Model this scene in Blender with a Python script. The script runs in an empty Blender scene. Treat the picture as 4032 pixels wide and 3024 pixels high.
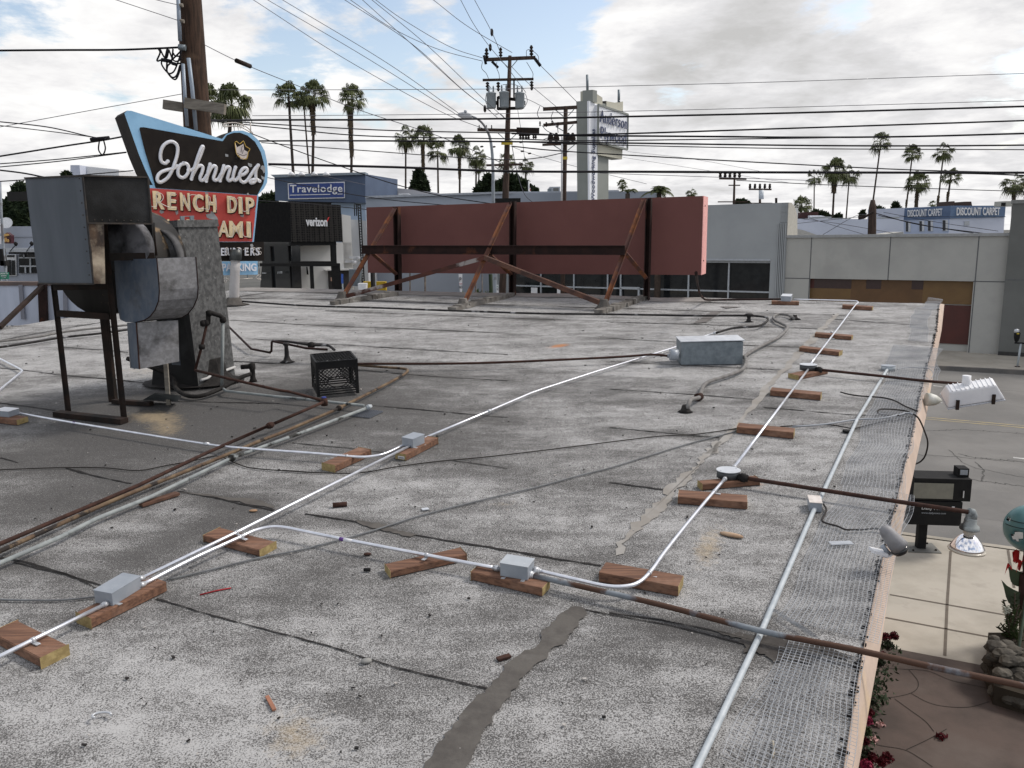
import bpy, bmesh, math, random
import numpy as np
from mathutils import Vector as V, Matrix, noise as mnoise
random.seed(7)
SC = bpy.context.scene
COL = SC.collection
# ---------------------------------------------------------------- camera
F = 3190.0; CX, CY = 2016.0, 1512.0; HC = 5.2
PITCH = math.radians(10.5); ROLL = math.radians(0.8)
fw = V((0, math.cos(PITCH), -math.sin(PITCH)))
r0 = V((1, 0, 0)); u0 = V((0, math.sin(PITCH), math.cos(PITCH)))
rt = r0*math.cos(ROLL) - u0*math.sin(ROLL)
up = r0*math.sin(ROLL) + u0*math.cos(ROLL)
cam = bpy.data.objects.new('camera', bpy.data.cameras.new('camera')); COL.objects.link(cam)
CAM = V((0, 0, HC))
M = Matrix((rt, up, -fw)).transposed().to_4x4(); M.translation = CAM
cam.matrix_world = M
cam.data.sensor_width = 36; cam.data.lens = F/4032*36; cam.data.clip_start = .05; cam.data.clip_end = 3000
SC.camera = cam
# ---------------------------------------------------------------- pixels of the survey photo -> points on real planes
CR = dict(m=(0, 0, 1.8228), c1=(0, 300, .4973), c2=(0, 1000, .4973), c3=(900, 300, .4973), c4=(1800, 100, .4973), c5=(2900, 500, .51245),
          c6=(1200, 700, .5425), c7=(2400, 900, .5425), c8=(3300, 1300, .3315), d1=(0, 1500, .5425), d2=(1000, 1200, .4521), d3=(1200, 1900, .5425),
          d4=(2400, 1600, .5425), d5=(3200, 1750, .3917), d6=(2700, 2300, .6022), d7=(0, 2200, .5425), d8=(600, 0, .30136), e1=(0, 850, .27125),
          e2=(1300, 1000, .36166), e3=(1900, 1000, .4973), e4=(3400, 1900, .48207), e5=(3000, 2400, .46655), e6=(0, 0, .9114), e7=(2016, 0, .9114),
          e8=(500, 550, .27125), f1=(800, 850, .31646), f2=(0, 650, .45217), f3=(2200, 300, .578), f4=(3500, 750, .4189))
def X(c, *a):
    x0, y0, s = CR[c]
    r = [(x0+a[i]*s, y0+a[i+1]*s) for i in range(0, len(a), 2)]
    return r if len(r) > 1 else r[0]
def ray(p): return fw + rt*((p[0]-CX)/F) - up*((p[1]-CY)/F)
RZ, RS = 3.6, .062                      # the roof: z = RZ + RS*y
def roofz(y): return RZ+RS*y
def R(p, dz=0):
    d = ray(p); t = (RZ+dz-HC)/(d.z-RS*d.y); return CAM+d*t
def S(p, z=0):
    d = ray(p); return CAM+d*((z-HC)/d.z)
def D(p, y): d = ray(p); return CAM+d*(y/d.y)
def proj(q):
    d = V(q)-CAM; z = d.dot(fw); return CX+F*d.dot(rt)/z, CY-F*d.dot(up)/z
class PL:                               # upright plane through p, its horizontal run turned by ang degrees from +x
    def __init__(s, p, ang=0):
        a = math.radians(ang); s.p = V(p); s.t = V((math.cos(a), math.sin(a), 0)); s.n = V((math.sin(a), -math.cos(a), 0))
    def at(s, px, off=0):               # off > 0 : towards the viewer's side
        d = ray(px); q = s.p + s.n*off
        return CAM + d*((q-CAM).dot(s.n)/d.dot(s.n))
    def ats(s, pts, off=0): return [s.at(p, off) for p in pts]
def onseg(A, B, px):
    d = ray(px).normalized(); e = B-A; w = A-CAM
    a, b, c = e.dot(e), e.dot(d), d.dot(d); dd, ee = e.dot(w), d.dot(w)
    s = (b*ee-c*dd)/(a*c-b*b); return A+e*s
def pxm(p): return F/(V(p)-CAM).dot(fw)  # pixels per metre at a point
# ---------------------------------------------------------------- world, sun
SUN_EL, SUN_AZ = math.radians(48), math.radians(72)   # azimuth from +y towards +x
w = bpy.data.worlds.new('World'); SC.world = w; w.use_nodes = True
nt = w.node_tree; N = nt.nodes; L = nt.links; N.clear()
def nd(t, **k):
    n = N.new(t)
    for a, b in k.items(): setattr(n, a, b)
    return n
out = nd('ShaderNodeOutputWorld'); bg = nd('ShaderNodeBackground'); L.new(bg.outputs[0], out.inputs[0])
sky = nd('ShaderNodeTexSky', sky_type='NISHITA', sun_disc=False, sun_elevation=SUN_EL, sun_rotation=SUN_AZ, air_density=1.0, dust_density=1.5, ozone_density=2.5)
tc = nd('ShaderNodeTexCoord'); sep = nd('ShaderNodeSeparateXYZ'); L.new(tc.outputs['Generated'], sep.inputs[0])
def mth(op, a, b=None, c=None, clamp=False):
    n = nd('ShaderNodeMath', operation=op, use_clamp=clamp)
    for i, x in enumerate((a, b, c)):
        if x is None: continue
        if isinstance(x, (int, float)): n.inputs[i].default_value = x
        else: L.new(x, n.inputs[i])
    return n.outputs[0]
zz = mth('ADD', mth('MAXIMUM', sep.outputs[2], 0), .16)
px_ = mth('DIVIDE', sep.outputs[0], zz); py_ = mth('DIVIDE', sep.outputs[1], zz)
cmb = nd('ShaderNodeCombineXYZ'); L.new(px_, cmb.inputs[0]); L.new(py_, cmb.inputs[1])
def wn(scale, det, rough, off, dist=0):
    mp = nd('ShaderNodeMapping'); mp.inputs['Location'].default_value = off; L.new(cmb.outputs[0], mp.inputs[0])
    n = nd('ShaderNodeTexNoise'); n.inputs['Scale'].default_value = scale; n.inputs['Detail'].default_value = det; n.inputs['Roughness'].default_value = rough
    n.inputs['Distortion'].default_value = dist; L.new(mp.outputs[0], n.inputs['Vector']); return n.outputs['Fac']
n1 = wn(3.3, 11, .62, (3.1, 1.7, 0), .2); n2 = wn(2.2, 9, .58, (8.3, -2.2, 4), .3); n3 = wn(7.5, 8, .64, (1, 5, 2), .2)
def blob(px, rad, k):                    # soft directional weight
    d = ray(px).normalized()
    vm = nd('ShaderNodeVectorMath', operation='DOT_PRODUCT'); L.new(tc.outputs['Generated'], vm.inputs[0]); vm.inputs[1].default_value = d
    mr = nd('ShaderNodeMapRange', interpolation_type='SMOOTHERSTEP'); L.new(vm.outputs['Value'], mr.inputs[0])
    mr.inputs[1].default_value = math.cos(math.radians(rad)); mr.inputs[2].default_value = 1; mr.inputs[3].default_value = 0; mr.inputs[4].default_value = k
    return mr.outputs[0]
cov = n1
for c, x, y, rad, k in (('m', 1185, -10, 6.5, -.30), ('m', 1090, 110, 4.5, -.14), ('m', 790, 20, 4, -.12), ('m', 610, 175, 3.5, -.12), ('m', 300, 150, 4, -.15), ('m', 20, 5, 5, -.2), ('m', 560, 60, 4, -.1), ('m', 230, 240, 3, -.1), ('m', 900, 60, 8, -.05),
                        ('m', 230, 420, 5, -.12), ('m', 1790, 30, 3.4, -.24), ('m', 1470, 165, 3.4, -.2), ('m', 1400, 290, 4, -.18), ('m', 1780, 300, 3.5, -.16), ('m', 2150, 230, 4, -.14), ('m', 950, 170, 5, -.1),
                        ('m', 1560, 80, 11, .16), ('m', 1900, 180, 10, .13), ('m', 200, 300, 12, .10), ('m', 1500, 560, 24, .20), ('m', 420, 60, 9, .10), ('m', 300, 330, 12, .08), ('m', 900, 300, 9, .07)):
    cov = mth('ADD', cov, blob(X(c, x, y), rad, k))
hz = nd('ShaderNodeMapRange'); L.new(sep.outputs[2], hz.inputs[0]); hz.inputs[1].default_value = 0; hz.inputs[2].default_value = .16; hz.inputs[3].default_value = .24; hz.inputs[4].default_value = 0
cov = mth('ADD', cov, hz.outputs[0])
cr = nd('ShaderNodeMapRange', interpolation_type='SMOOTHSTEP'); L.new(cov, cr.inputs[0]); cr.inputs[1].default_value = .37; cr.inputs[2].default_value = .56
# cloud shade: thick cloud bases are grey
shd = mth('ADD', mth('MULTIPLY', n2, .85), mth('MULTIPLY', n3, .35))
for c, x, y, rad, k in (('m', 1580, 110, 7, .09), ('m', 1850, 200, 6, .12), ('m', 1650, 40, 5, .08), ('m', 1430, 190, 4, .07), ('m', 300, 90, 14, -.06)):
    shd = mth('ADD', shd, blob(X(c, x, y), rad, k))
sr = nd('ShaderNodeValToRGB'); L.new(shd, sr.inputs[0])
e = sr.color_ramp.elements; e[0].position = .48; e[0].color = (.95, .945, .935, 1); e[1].position = .90; e[1].color = (.54, .535, .53, 1)
x_ = e.new(.58); x_.color = (.87, .86, .86, 1)
x_ = e.new(.69); x_.color = (.73, .725, .735, 1)
cl10 = nd('ShaderNodeVectorMath', operation='SCALE'); L.new(sr.outputs[0], cl10.inputs[0]); cl10.inputs['Scale'].default_value = 10
skm = nd('ShaderNodeVectorMath', operation='MULTIPLY'); L.new(sky.outputs[0], skm.inputs[0]); skm.inputs[1].default_value = (2.3, 1.95, 1.65)
mx = nd('ShaderNodeMix', data_type='RGBA'); L.new(cr.outputs[0], mx.inputs['Factor']); L.new(skm.outputs[0], mx.inputs['A']); L.new(cl10.outputs[0], mx.inputs['B'])
L.new(mx.outputs['Result'], bg.inputs[0]); bg.inputs[1].default_value = .1
sl = bpy.data.lights.new('sun', 'SUN'); sl.energy = 2.3; sl.angle = math.radians(12); sl.color = (1, .945, .87)
so = bpy.data.objects.new('sun', sl); COL.objects.link(so)
sd = V((math.sin(SUN_AZ)*math.cos(SUN_EL), math.cos(SUN_AZ)*math.cos(SUN_EL), math.sin(SUN_EL)))
so.rotation_euler = sd.to_track_quat('Z', 'Y').to_euler(); so.location = (10, 5, 30)
SC.view_settings.view_transform = 'Standard'; SC.view_settings.look = 'None'; SC.view_settings.gamma = 1; SC.view_settings.exposure = .12
# ---------------------------------------------------------------- materials
MT = {}
def lnk(t, a, b): t.links.new(a, b)
def mat(name, c1, c2=None, rough=.7, metal=0, scale=8, bump=0, bscale=60, lo=.4, hi=.6, c3=None, s3=3, lo3=.55, hi3=.62, stretch=None, det=6, alpha=None, spec=None, bdist=.004):
    if name in MT: return MT[name]
    m = bpy.data.materials.new(name); m.use_nodes = True; t = m.node_tree; b = t.nodes['Principled BSDF']
    b.inputs['Roughness'].default_value = rough; b.inputs['Metallic'].default_value = metal
    if spec is None and rough >= .6 and metal < .3: spec = .18 if max(c1) < .12 else .3
    if spec is not None: b.inputs['Specular IOR Level'].default_value = spec
    c2 = c2 or tuple(x*.86 for x in c1)
    tcn = t.nodes.new('ShaderNodeTexCoord'); vec = tcn.outputs['Object']
    if stretch:
        mp = t.nodes.new('ShaderNodeMapping'); mp.inputs['Scale'].default_value = stretch; lnk(t, vec, mp.inputs[0]); vec = mp.outputs[0]
    def noi(sc, d=det, r=.6, v=None):
        n = t.nodes.new('ShaderNodeTexNoise'); n.inputs['Scale'].default_value = sc; n.inputs['Detail'].default_value = d; n.inputs['Roughness'].default_value = r
        lnk(t, v or vec, n.inputs['Vector']); return n.outputs['Fac']
    def mr(f, a, z):
        n = t.nodes.new('ShaderNodeMapRange'); n.inputs[1].default_value = a; n.inputs[2].default_value = z; lnk(t, f, n.inputs[0]); return n.outputs[0]
    def mixc(f, a, z):
        n = t.nodes.new('ShaderNodeMix'); n.data_type = 'RGBA'; lnk(t, f, n.inputs['Factor'])
        for k, v_ in (('A', a), ('B', z)):
            if isinstance(v_, tuple): n.inputs[k].default_value = (*v_[:3], 1)
            else: lnk(t, v_, n.inputs[k])
        return n.outputs['Result']
    c = mixc(mr(noi(scale), lo, hi), tuple(c1), tuple(c2))
    if c3: c = mixc(mr(noi(s3, v=tcn.outputs['Object']), lo3, hi3), c, tuple(c3))
    lnk(t, c, b.inputs['Base Color'])
    if bump:
        bp = t.nodes.new('ShaderNodeBump'); bp.inputs['Strength'].default_value = bump; bp.inputs['Distance'].default_value = bdist; lnk(t, noi(bscale, 4), bp.inputs['Height']); lnk(t, bp.outputs[0], b.inputs['Normal'])
    MT[name] = m; return m
m_emt = mat('galvanised_conduit', (.86, .88, .93), (.62, .64, .70), .30, .8, 18, lo=.3, hi=.7)
m_box = mat('grey_box_paint', (.30, .33, .37), (.25, .28, .32), .45, .15, 9, bump=.15, bscale=200, bdist=.001)
m_galv = mat('galvanised_sheet', (.21, .245, .27), (.14, .17, .195), .5, .4, 22, lo=.35, hi=.65, c3=(.10, .12, .14), s3=5, lo3=.6, hi3=.75)
m_galvw = mat('galvanised_lid', (.60, .63, .67), (.50, .53, .57), .4, .4, 10)
m_rust = mat('rusty_pipe', (.058, .030, .023), (.036, .02, .017), .9, 0, 22, .5, 90, c3=(.05, .035, .03), s3=9, lo3=.58, hi3=.72)
m_rustg = mat('rust_and_grey_pipe', (.21, .235, .26), (.14, .155, .18), .75, .1, 12, .4, 90, c3=(.075, .04, .027), s3=4.5, lo3=.46, hi3=.54)
m_rusto = mat('rusty_steel_orange', (.20, .075, .03), (.09, .04, .028), .85, .1, 7, .5, 60, c3=(.09, .045, .04), s3=3, lo3=.47, hi3=.58)
m_rustd = mat('rusty_steel_dark', (.030, .016, .014), (.02, .012, .011), .85, 0, 8, .3, 50, c3=(.09, .035, .02), s3=3, lo3=.60, hi3=.68)
m_tan = mat('tan_pipe', (.16, .115, .072), (.10, .065, .042), .85, 0, 14, .5, 80, c3=(.025, .02, .018), s3=9, lo3=.53, hi3=.60)
m_wht = mat('flaking_grey_pipe', (.27, .295, .295), (.20, .22, .225), .8, 0, 14, .5, 80, c3=(.03, .03, .028), s3=5, lo3=.58, hi3=.64)
m_pvc = mat('grey_conduit_pvc', (.42, .46, .49), (.34, .38, .41), .5, 0, 20)
m_tar = mat('tar', (.014, .013, .013), (.028, .026, .025), .85, 0, 20, .8, 60)
m_tarp = mat('tar_covered_pipe', (.022, .021, .022), (.04, .038, .037), .8, 0, 16, .8, 40, c3=(.26, .26, .27), s3=8, lo3=.60, hi3=.68)
m_mas = mat('dry_mastic', (.105, .098, .09), (.078, .072, .067), .9, 0, 12, .6, 60, c3=(.145, .138, .13), s3=5, lo3=.6, hi3=.75)
m_flex = mat('grey_flexible_duct', (.20, .195, .19), (.14, .135, .13), .85, 0, 18, .4, 60)
m_cab = mat('grey_cable', (.16, .17, .18), (.12, .125, .13), .7); m_cabd = mat('dark_cable', (.03, .027, .025), None, .7)
m_cabl = mat('pale_cable', (.32, .34, .37), (.26, .28, .31), .6)
m_blk = mat('black_paint', (.012, .012, .013), (.02, .02, .021), .6, 0, 6, spec=.2)
m_steel = mat('dark_steel', (.014, .012, .011), (.028, .018, .014), .8, 0, 8, .3, 50)
m_wire = mat('overhead_wire', (.012, .012, .016), None, .8); m_wiret = mat('thin_overhead_wire', (.10, .10, .12), None, .8)
m_wood = mat('treated_wood', (.20, .105, .066), (.105, .055, .037), .8, 0, 30, .5, 120, stretch=(1, 1, 1), c3=(.25, .15, .105), s3=7, lo3=.55, hi3=.75)
m_end = mat('wood_end_grain', (.36, .28, .13), (.24, .18, .08), .85, 0, 40)
m_white = mat('white_paint', (.72, .73, .75), (.64, .65, .68), .5, 0, 6)
m_chrome = mat('mirror_chrome', (.9, .9, .92), (.85, .85, .9), .06, 1, 4)
m_pole = mat('creosote_pole', (.070, .043, .031), (.032, .022, .017), .9, 0, 30, .8, 60, stretch=(1, 1, .08), c3=(.12, .078, .052), s3=1.5, lo3=.55, hi3=.7)
m_poleg = mat('weathered_pole', (.075, .052, .042), (.04, .03, .026), .9, 0, 20, .5, 60, stretch=(1, 1, .1))
m_wooda = mat('weathered_timber', (.23, .21, .18), (.15, .135, .115), .9, 0, 30, .5, 60, stretch=(.15, 1, 1))
m_glass = mat('dark_glass', (.012, .014, .016), (.02, .022, .024), .06, 0, 3, spec=.5)
m_alu = mat('pale_aluminium', (.55, .57, .6), None, .4, .5)
m_black = mat('matte_black', (.010, .010, .011), (.014, .014, .014), .75)
# ---------------------------------------------------------------- mesh kit
ORG = {}
class MB:
    def __init__(s): s.v = []; s.f = []; s.sm = []; s.mi = []
    def add(s, vs, fs, sm=False, mi=0):
        o = len(s.v); s.v += [V(x) for x in vs]; s.f += [tuple(o+i for i in f) for f in fs]; s.sm += [sm]*len(fs); s.mi += [mi]*len(fs); return s
    def poly(s, pts, mi=0): return s.add(pts, [tuple(range(len(pts)))], mi=mi)
    def box8(s, b, t, mi=0):              # bottom ring of 4, top ring of 4
        return s.add(list(b)+list(t), [(3, 2, 1, 0), (4, 5, 6, 7), (0, 1, 5, 4), (1, 2, 6, 5), (2, 3, 7, 6), (3, 0, 4, 7)], mi=mi)
    def box(s, c, sx, sy, sz, yaw=0, mi=0):  # c = centre of the base
        c = V(c); a = math.radians(yaw); x = V((math.cos(a), math.sin(a), 0))*sx/2; y = V((-math.sin(a), math.cos(a), 0))*sy/2; z = V((0, 0, sz))
        b = [c-x-y, c+x-y, c+x+y, c-x+y]; return s.box8(b, [p+z for p in b], mi)
    def bar(s, a, b, w_, h, side=None, mi=0):
        a, b = V(a), V(b); d = (b-a).normalized(); sv = V(side) if side else V((0, 0, 1)).cross(d)
        if sv.length < .05: sv = V((1, 0, 0))
        sv = (sv-d*sv.dot(d)).normalized(); uv = d.cross(sv).normalized()
        o = [-sv*w_/2-uv*h/2, sv*w_/2-uv*h/2, sv*w_/2+uv*h/2, -sv*w_/2+uv*h/2]
        return s.box8([a+k for k in o], [b+k for k in o], mi)
    def prism(s, pts, vec, mi=0, mside=None):
        n = len(pts); vec = V(vec); q = [V(p)+vec for p in pts]
        s.add(list(pts)+q, [tuple(range(n)), tuple(range(2*n-1, n-1, -1))], mi=mi)
        o = len(s.v)-2*n
        for i in range(n):
            j = (i+1) % n; s.f.append((o+i, o+i+n, o+j+n, o+j)); s.sm.append(False); s.mi.append(mi if mside is None else mside)
        return s
    def tube(s, pts, r, n=8, cap=True, sq=None, mi=0):
        pts = [V(p) for p in pts]; k = len(pts); rs = r if isinstance(r, (list, tuple)) else [r]*k
        vs = []; pu = None
        for i, p in enumerate(pts):
            t = (pts[min(i+1, k-1)]-pts[max(i-1, 0)]).normalized()
            if pu is None:
                pu = V((0, 0, 1)).cross(t)
                if pu.length < .1: pu = V((1, 0, 0))
            pu = (pu-t*pu.dot(t)).normalized(); w2 = t.cross(pu)
            for j in range(n):
                a = 2*math.pi*j/n; o = (pu*math.cos(a)+w2*math.sin(a))*rs[i]
                if sq: nn, fc = sq; o = o-nn*(o.dot(nn))*(1-fc)
                vs.append(p+o)
        fs = [(i*n+j, i*n+(j+1) % n, (i+1)*n+(j+1) % n, (i+1)*n+j) for i in range(k-1) for j in range(n)]
        s.add(vs, fs, True, mi)
        if cap and n > 3:
            o = len(s.v)-n*k; s.f += [tuple(o+j for j in range(n-1, -1, -1)), tuple(o+(k-1)*n+j for j in range(n))]; s.sm += [False]*2; s.mi += [mi]*2
        return s
    def lathe(s, c, prof, axis=(0, 0, 1), n=20, smooth=True, mi=0, flat=(1, 1)):
        c = V(c); ax = V(axis).normalized(); a = ax.cross(V((0, 1, .01))).normalized(); b = ax.cross(a)
        vs = [c+ax*h+a*(r*math.cos(2*math.pi*j/n)*flat[0])+b*(r*math.sin(2*math.pi*j/n)*flat[1]) for r, h in prof for j in range(n)]
        k = len(prof); fs = [(i*n+j, i*n+(j+1) % n, (i+1)*n+(j+1) % n, (i+1)*n+j) for i in range(k-1) for j in range(n)]
        s.add(vs, fs, smooth, mi); o = len(s.v)-n*k
        if prof[0][0] > 1e-4: s.f.append(tuple(o+j for j in range(n-1, -1, -1))); s.sm.append(False); s.mi.append(mi)
        if prof[-1][0] > 1e-4: s.f.append(tuple(o+(k-1)*n+j for j in range(n))); s.sm.append(False); s.mi.append(mi)
        return s
    def build(s, name, m, parent=None, bevel=0):
        if parent is not None: org = ORG[parent.name]
        else:
            a = np.array([tuple(x) for x in s.v]); org = V(((a[:, 0].min()+a[:, 0].max())/2, (a[:, 1].min()+a[:, 1].max())/2, a[:, 2].min()))
        me = bpy.data.meshes.new(name); me.from_pydata([tuple(x-org) for x in s.v], [], s.f)
        ms = m if isinstance(m, (list, tuple)) else [m]
        for k in ms: me.materials.append(k)
        me.polygons.foreach_set('use_smooth', s.sm); me.polygons.foreach_set('material_index', s.mi); me.update(); me.validate()
        bm = bmesh.new(); bm.from_mesh(me); bmesh.ops.recalc_face_normals(bm, faces=bm.faces); bm.to_mesh(me); bm.free()
        o = bpy.data.objects.new(name, me); COL.objects.link(o)
        if parent is not None: o.parent = parent
        else: o.location = org
        ORG[o.name] = org
        if bevel:
            b = o.modifiers.new('bevel', 'BEVEL'); b.width = bevel; b.segments = 2; b.limit_method = 'ANGLE'
        return o
def tag(o, label, cat, group=None, kind=None):
    o['label'] = label; o['category'] = cat
    if group: o['group'] = group
    if kind: o['kind'] = kind
    return o
def thing(name, loc, label, cat, group=None):
    o = bpy.data.objects.new(name, None); COL.objects.link(o); o.location = loc; o.empty_display_size = .1; ORG[o.name] = V(loc)
    return tag(o, label, cat, group)
def struct(o): o['kind'] = 'structure'; return o
def stuff(o, label, cat): tag(o, label, cat); o['kind'] = 'stuff'; return o
def smooth(pts, k=6):
    pts = [V(p) for p in pts]
    if len(pts) < 3: return pts
    P = [pts[0]*2-pts[1]]+pts+[pts[-1]*2-pts[-2]]; r = []
    for i in range(1, len(P)-2):
        a, b, c, d = P[i-1:i+3]
        for j in range(k):
            t = j/k; r.append(.5*((2*b)+(c-a)*t+(2*a-5*b+4*c-d)*t*t+(3*b-a-3*c+d)*t**3))
    return r+[pts[-1]]
def text(name, s, o0, xv, yv, depth, m, parent, bold=0, italic=0, sp=1.0):
    cu = bpy.data.curves.new(name, 'FONT'); cu.body = s; cu.offset = bold; cu.shear = italic; cu.resolution_u = 3; cu.space_character = sp
    ob = bpy.data.objects.new('tmp', cu); COL.objects.link(ob)
    me0 = bpy.data.meshes.new_from_object(ob.evaluated_get(bpy.context.evaluated_depsgraph_get()))
    vs = [v.co.copy() for v in me0.vertices]; fs = [tuple(p.vertices) for p in me0.polygons]
    bpy.data.objects.remove(ob); bpy.data.curves.remove(cu); bpy.data.meshes.remove(me0)
    x0 = min(v.x for v in vs); x1 = max(v.x for v in vs); y0 = min(v.y for v in vs); y1 = max(v.y for v in vs)
    nn = xv.cross(yv).normalized()
    q = [o0+xv*((v.x-x0)/(x1-x0))+yv*((v.y-y0)/(y1-y0)) for v in vs]
    mb = MB(); nv = len(q)
    mb.add([p+nn*depth for p in q]+[p for p in q], fs)
    from collections import Counter
    ec = Counter(); 
    for f in fs:
        for i in range(len(f)): ec[frozenset((f[i], f[(i+1) % len(f)]))] += 1
    for f in fs:
        for i in range(len(f)):
            a, b = f[i], f[(i+1) % len(f)]
            if ec[frozenset((a, b))] == 1: mb.f.append((a, a+nv, b+nv, b)); mb.sm.append(False); mb.mi.append(0)
    org = ORG[parent.name]; me = bpy.data.meshes.new(name); me.from_pydata([tuple(x-org) for x in mb.v], [], mb.f); me.materials.append(m); me.update()
    ob = bpy.data.objects.new(name, me); COL.objects.link(ob); ob.parent = parent; ORG[ob.name] = org; return ob
def textpl(name, s, pl, ll, lr, ul, depth, m, parent, off=.01, **k):
    a = pl.at(ll, off); return text(name, s, a, pl.at(lr, off)-a, pl.at(ul, off)-a, depth, m, parent, **k)
# ================================================================ ground and street
def resamp0(pts, n):
    P = np.array([tuple(p) for p in pts]); s_ = np.r_[0, np.cumsum(np.linalg.norm(np.diff(P, axis=0), axis=1))]; t = np.linspace(0, 1, n)*s_[-1]
    return np.stack([np.interp(t, s_, P[:, k]) for k in range(3)], 1)
ge1 = V((math.cos(math.radians(-30)), math.sin(math.radians(-30)), 0)); ge2 = V((-ge1.y, ge1.x, 0))
m_asph = mat('street_asphalt', (.185, .18, .172), (.15, .146, .14), .9, 0, .6, .6, 40, c3=(.13, .128, .124), s3=.25, lo3=.5, hi3=.7, bdist=.01)
m_grnd = mat('open_ground', (.11, .11, .105), (.09, .09, .085), .95, 0, .3)
m_conc = mat('sidewalk_concrete', (.40, .37, .32), (.33, .305, .26), .9, 0, 1.3, .3, 60, c3=(.27, .25, .215), s3=2.2, lo3=.58, hi3=.8)
m_patio = mat('shaded_brown_stained_concrete', (.092, .070, .061), (.066, .052, .046), .8, 0, 1.6, .2, 40, c3=(.11, .09, .08), s3=.9, lo3=.5, hi3=.7)  # brown concrete, with the shade over the patio put into its colour
m_joint = mat('joint_dirt', (.13, .11, .09), None, .9)
g = MB().poly([V((-900, -200, -.02)), V((900, -200, -.02)), V((900, 1800, -.02)), V((-900, 1800, -.02))]).build('ground', m_grnd); struct(g)
kn = S(X('e4', 700, 455), .15); kn2 = S(X('e4', 1200, 522), .15)      # near kerb top edge
kd = V((kn2.x-kn.x, kn2.y-kn.y, 0)).normalized(); kp = V((-kd.y, kd.x, 0))
if kp.y < 0: kp = -kp
kf = S(X('c8', 1660, 500), .0); wroad = (V((kf.x, kf.y, 0))-V((kn.x, kn.y, 0))).dot(kp)
kb = V((kn.x, kn.y, 0))
def slab(o, a0, a1, b0, b1, z0, z1, name, m):
    c = [o+kd*a0+kp*b0, o+kd*a1+kp*b0, o+kd*a1+kp*b1, o+kd*a0+kp*b1]
    return struct(MB().box8([p+V((0, 0, z0)) for p in c], [p+V((0, 0, z1)) for p in c]).build(name, m))
slab(kb, -90, 60, 0, wroad, -.015, 0, 'street', m_asph)
slab(kb, -90, 60, -.16, 0, -.01, .152, 'kerb', mat('kerb_concrete', (.36, .33, .28), (.28, .26, .22), .9, 0, 2))
slab(kb, -90, 60, wroad, wroad+.18, -.01, .152, 'kerb', mat('kerb_dark', (.10, .10, .10), (.16, .15, .14), .9, 0, 1))
slab(kb, -90, 60, wroad+.18, wroad+9, -.01, .148, 'sidewalk', m_conc)
pbq = S(X('e4', 560, 1412), .15); PBD = (V((pbq.x, pbq.y, 0))-kb).dot(kp)
slab(kb, -90, 60, PBD, -.163, -.01, .148, 'sidewalk', m_conc)
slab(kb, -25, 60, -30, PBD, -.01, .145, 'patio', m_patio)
j = MB()
def strip(mb, a, b, w_, z): 
    a = V((a.x, a.y, z)); b = V((b.x, b.y, z)); s_ = (b-a).cross(V((0, 0, 1))).normalized()*w_/2
    mb.poly([a-s_, b-s_, b+s_, a+s_])
for c, l in (('e4', (180, 1103, 1100, 1275)), ('e4', (215, 915, 1180, 1085)), ('e4', (712, 560, 683, 1000)), ('e4', (683, 1000, 664, 1415)), ('e4', (1180, 550, 1230, 860)),
             ('e4', (310, 425, 1311, 562))):
    a, b = X(c, *l); strip(j, S(a, .15), S(b, .15), .035, .152)
struct(j.build('sidewalk_joint', m_joint))
j = MB()
for pts in (X('e5', 890, 1115, 1000, 1150, 1200, 1185, 1330, 1255, 1440, 1330), X('e5', 1120, 755, 1250, 850, 1380, 945, 1450, 1030), X('e5', 1260, 710, 1400, 785, 1550, 820, 1750, 825, 1920, 780),
            X('e5', 960, 755, 1150, 735, 1290, 690, 1318, 610, 1240, 510), X('e5', 960, 488, 1200, 505, 1400, 520, 1600, 600, 1900, 665), X('e5', 1220, 1185, 1400, 1100, 1560, 1010)):
    p = smooth([S(q, .145) for q in pts], 4)
    for a, b in zip(p, p[1:]): strip(j, a, b, .008, .149)
struct(j.build('patio_crack', mat('crack_dark', (.03, .025, .022), None, .9)))
yl = MB()
a, b = X('c8', 1030, 1055, 2208, 1160); a, b = S(a), S(b); e_ = (b-a).normalized()
for o in (0, .28):
    strip(yl, a-e_*70+V((0, o, 0)), b+e_*40+V((0, o, 0)), .07, .004)
struct(yl.build('yellow_centre_line', mat('road_yellow', (.42, .34, .17), (.26, .23, .16), .8, 0, 3)))
wl = MB(); a, b = X('c8', 2080, 1515, 2208, 1530); strip(wl, S(a), S(b)+V((1.2, -.6, 0)), .12, .004)
a, b = X('c8', 1130, 660, 1240, 672); strip(wl, S(a), S(b), .12, .004); a, b = X('c8', 1100, 855, 1240, 862); strip(wl, S(a), S(b), .12, .004)
struct(wl.build('white_lane_line', mat('road_white', (.6, .6, .58), (.35, .35, .34), .8, 0, 4)))
ck_ = MB(); rq = random.Random(2)
for c_, l in (('c8', (930, 1480, 1300, 1500, 1700, 1530, 2208, 1570)), ('c8', (950, 1200, 1500, 1180, 2208, 1230)), ('d5', (1380, 60, 1500, 180, 1640, 240, 2124, 330)), ('d5', (1440, 330, 1700, 370, 2124, 420)), ('d5', (1450, 90, 1600, 130, 2000, 160, 2124, 180)), ('d5', (1640, 180, 1720, 260, 1700, 380)), ('c8', (1100, 700, 1500, 690, 2208, 730))):
    p = [V(q) for q in resamp0([S(q) for q in X(c_, *l)], 40)]; p = [q+V((0, rq.uniform(-.06, .06), 0)) for q in p]
    for a, b in zip(p, p[1:]): strip(ck_, a, b, rq.uniform(.012, .03), .003)
struct(ck_.build('road_crack', mat('road_crack_tar', (.09, .088, .085), None, .9)))
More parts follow.
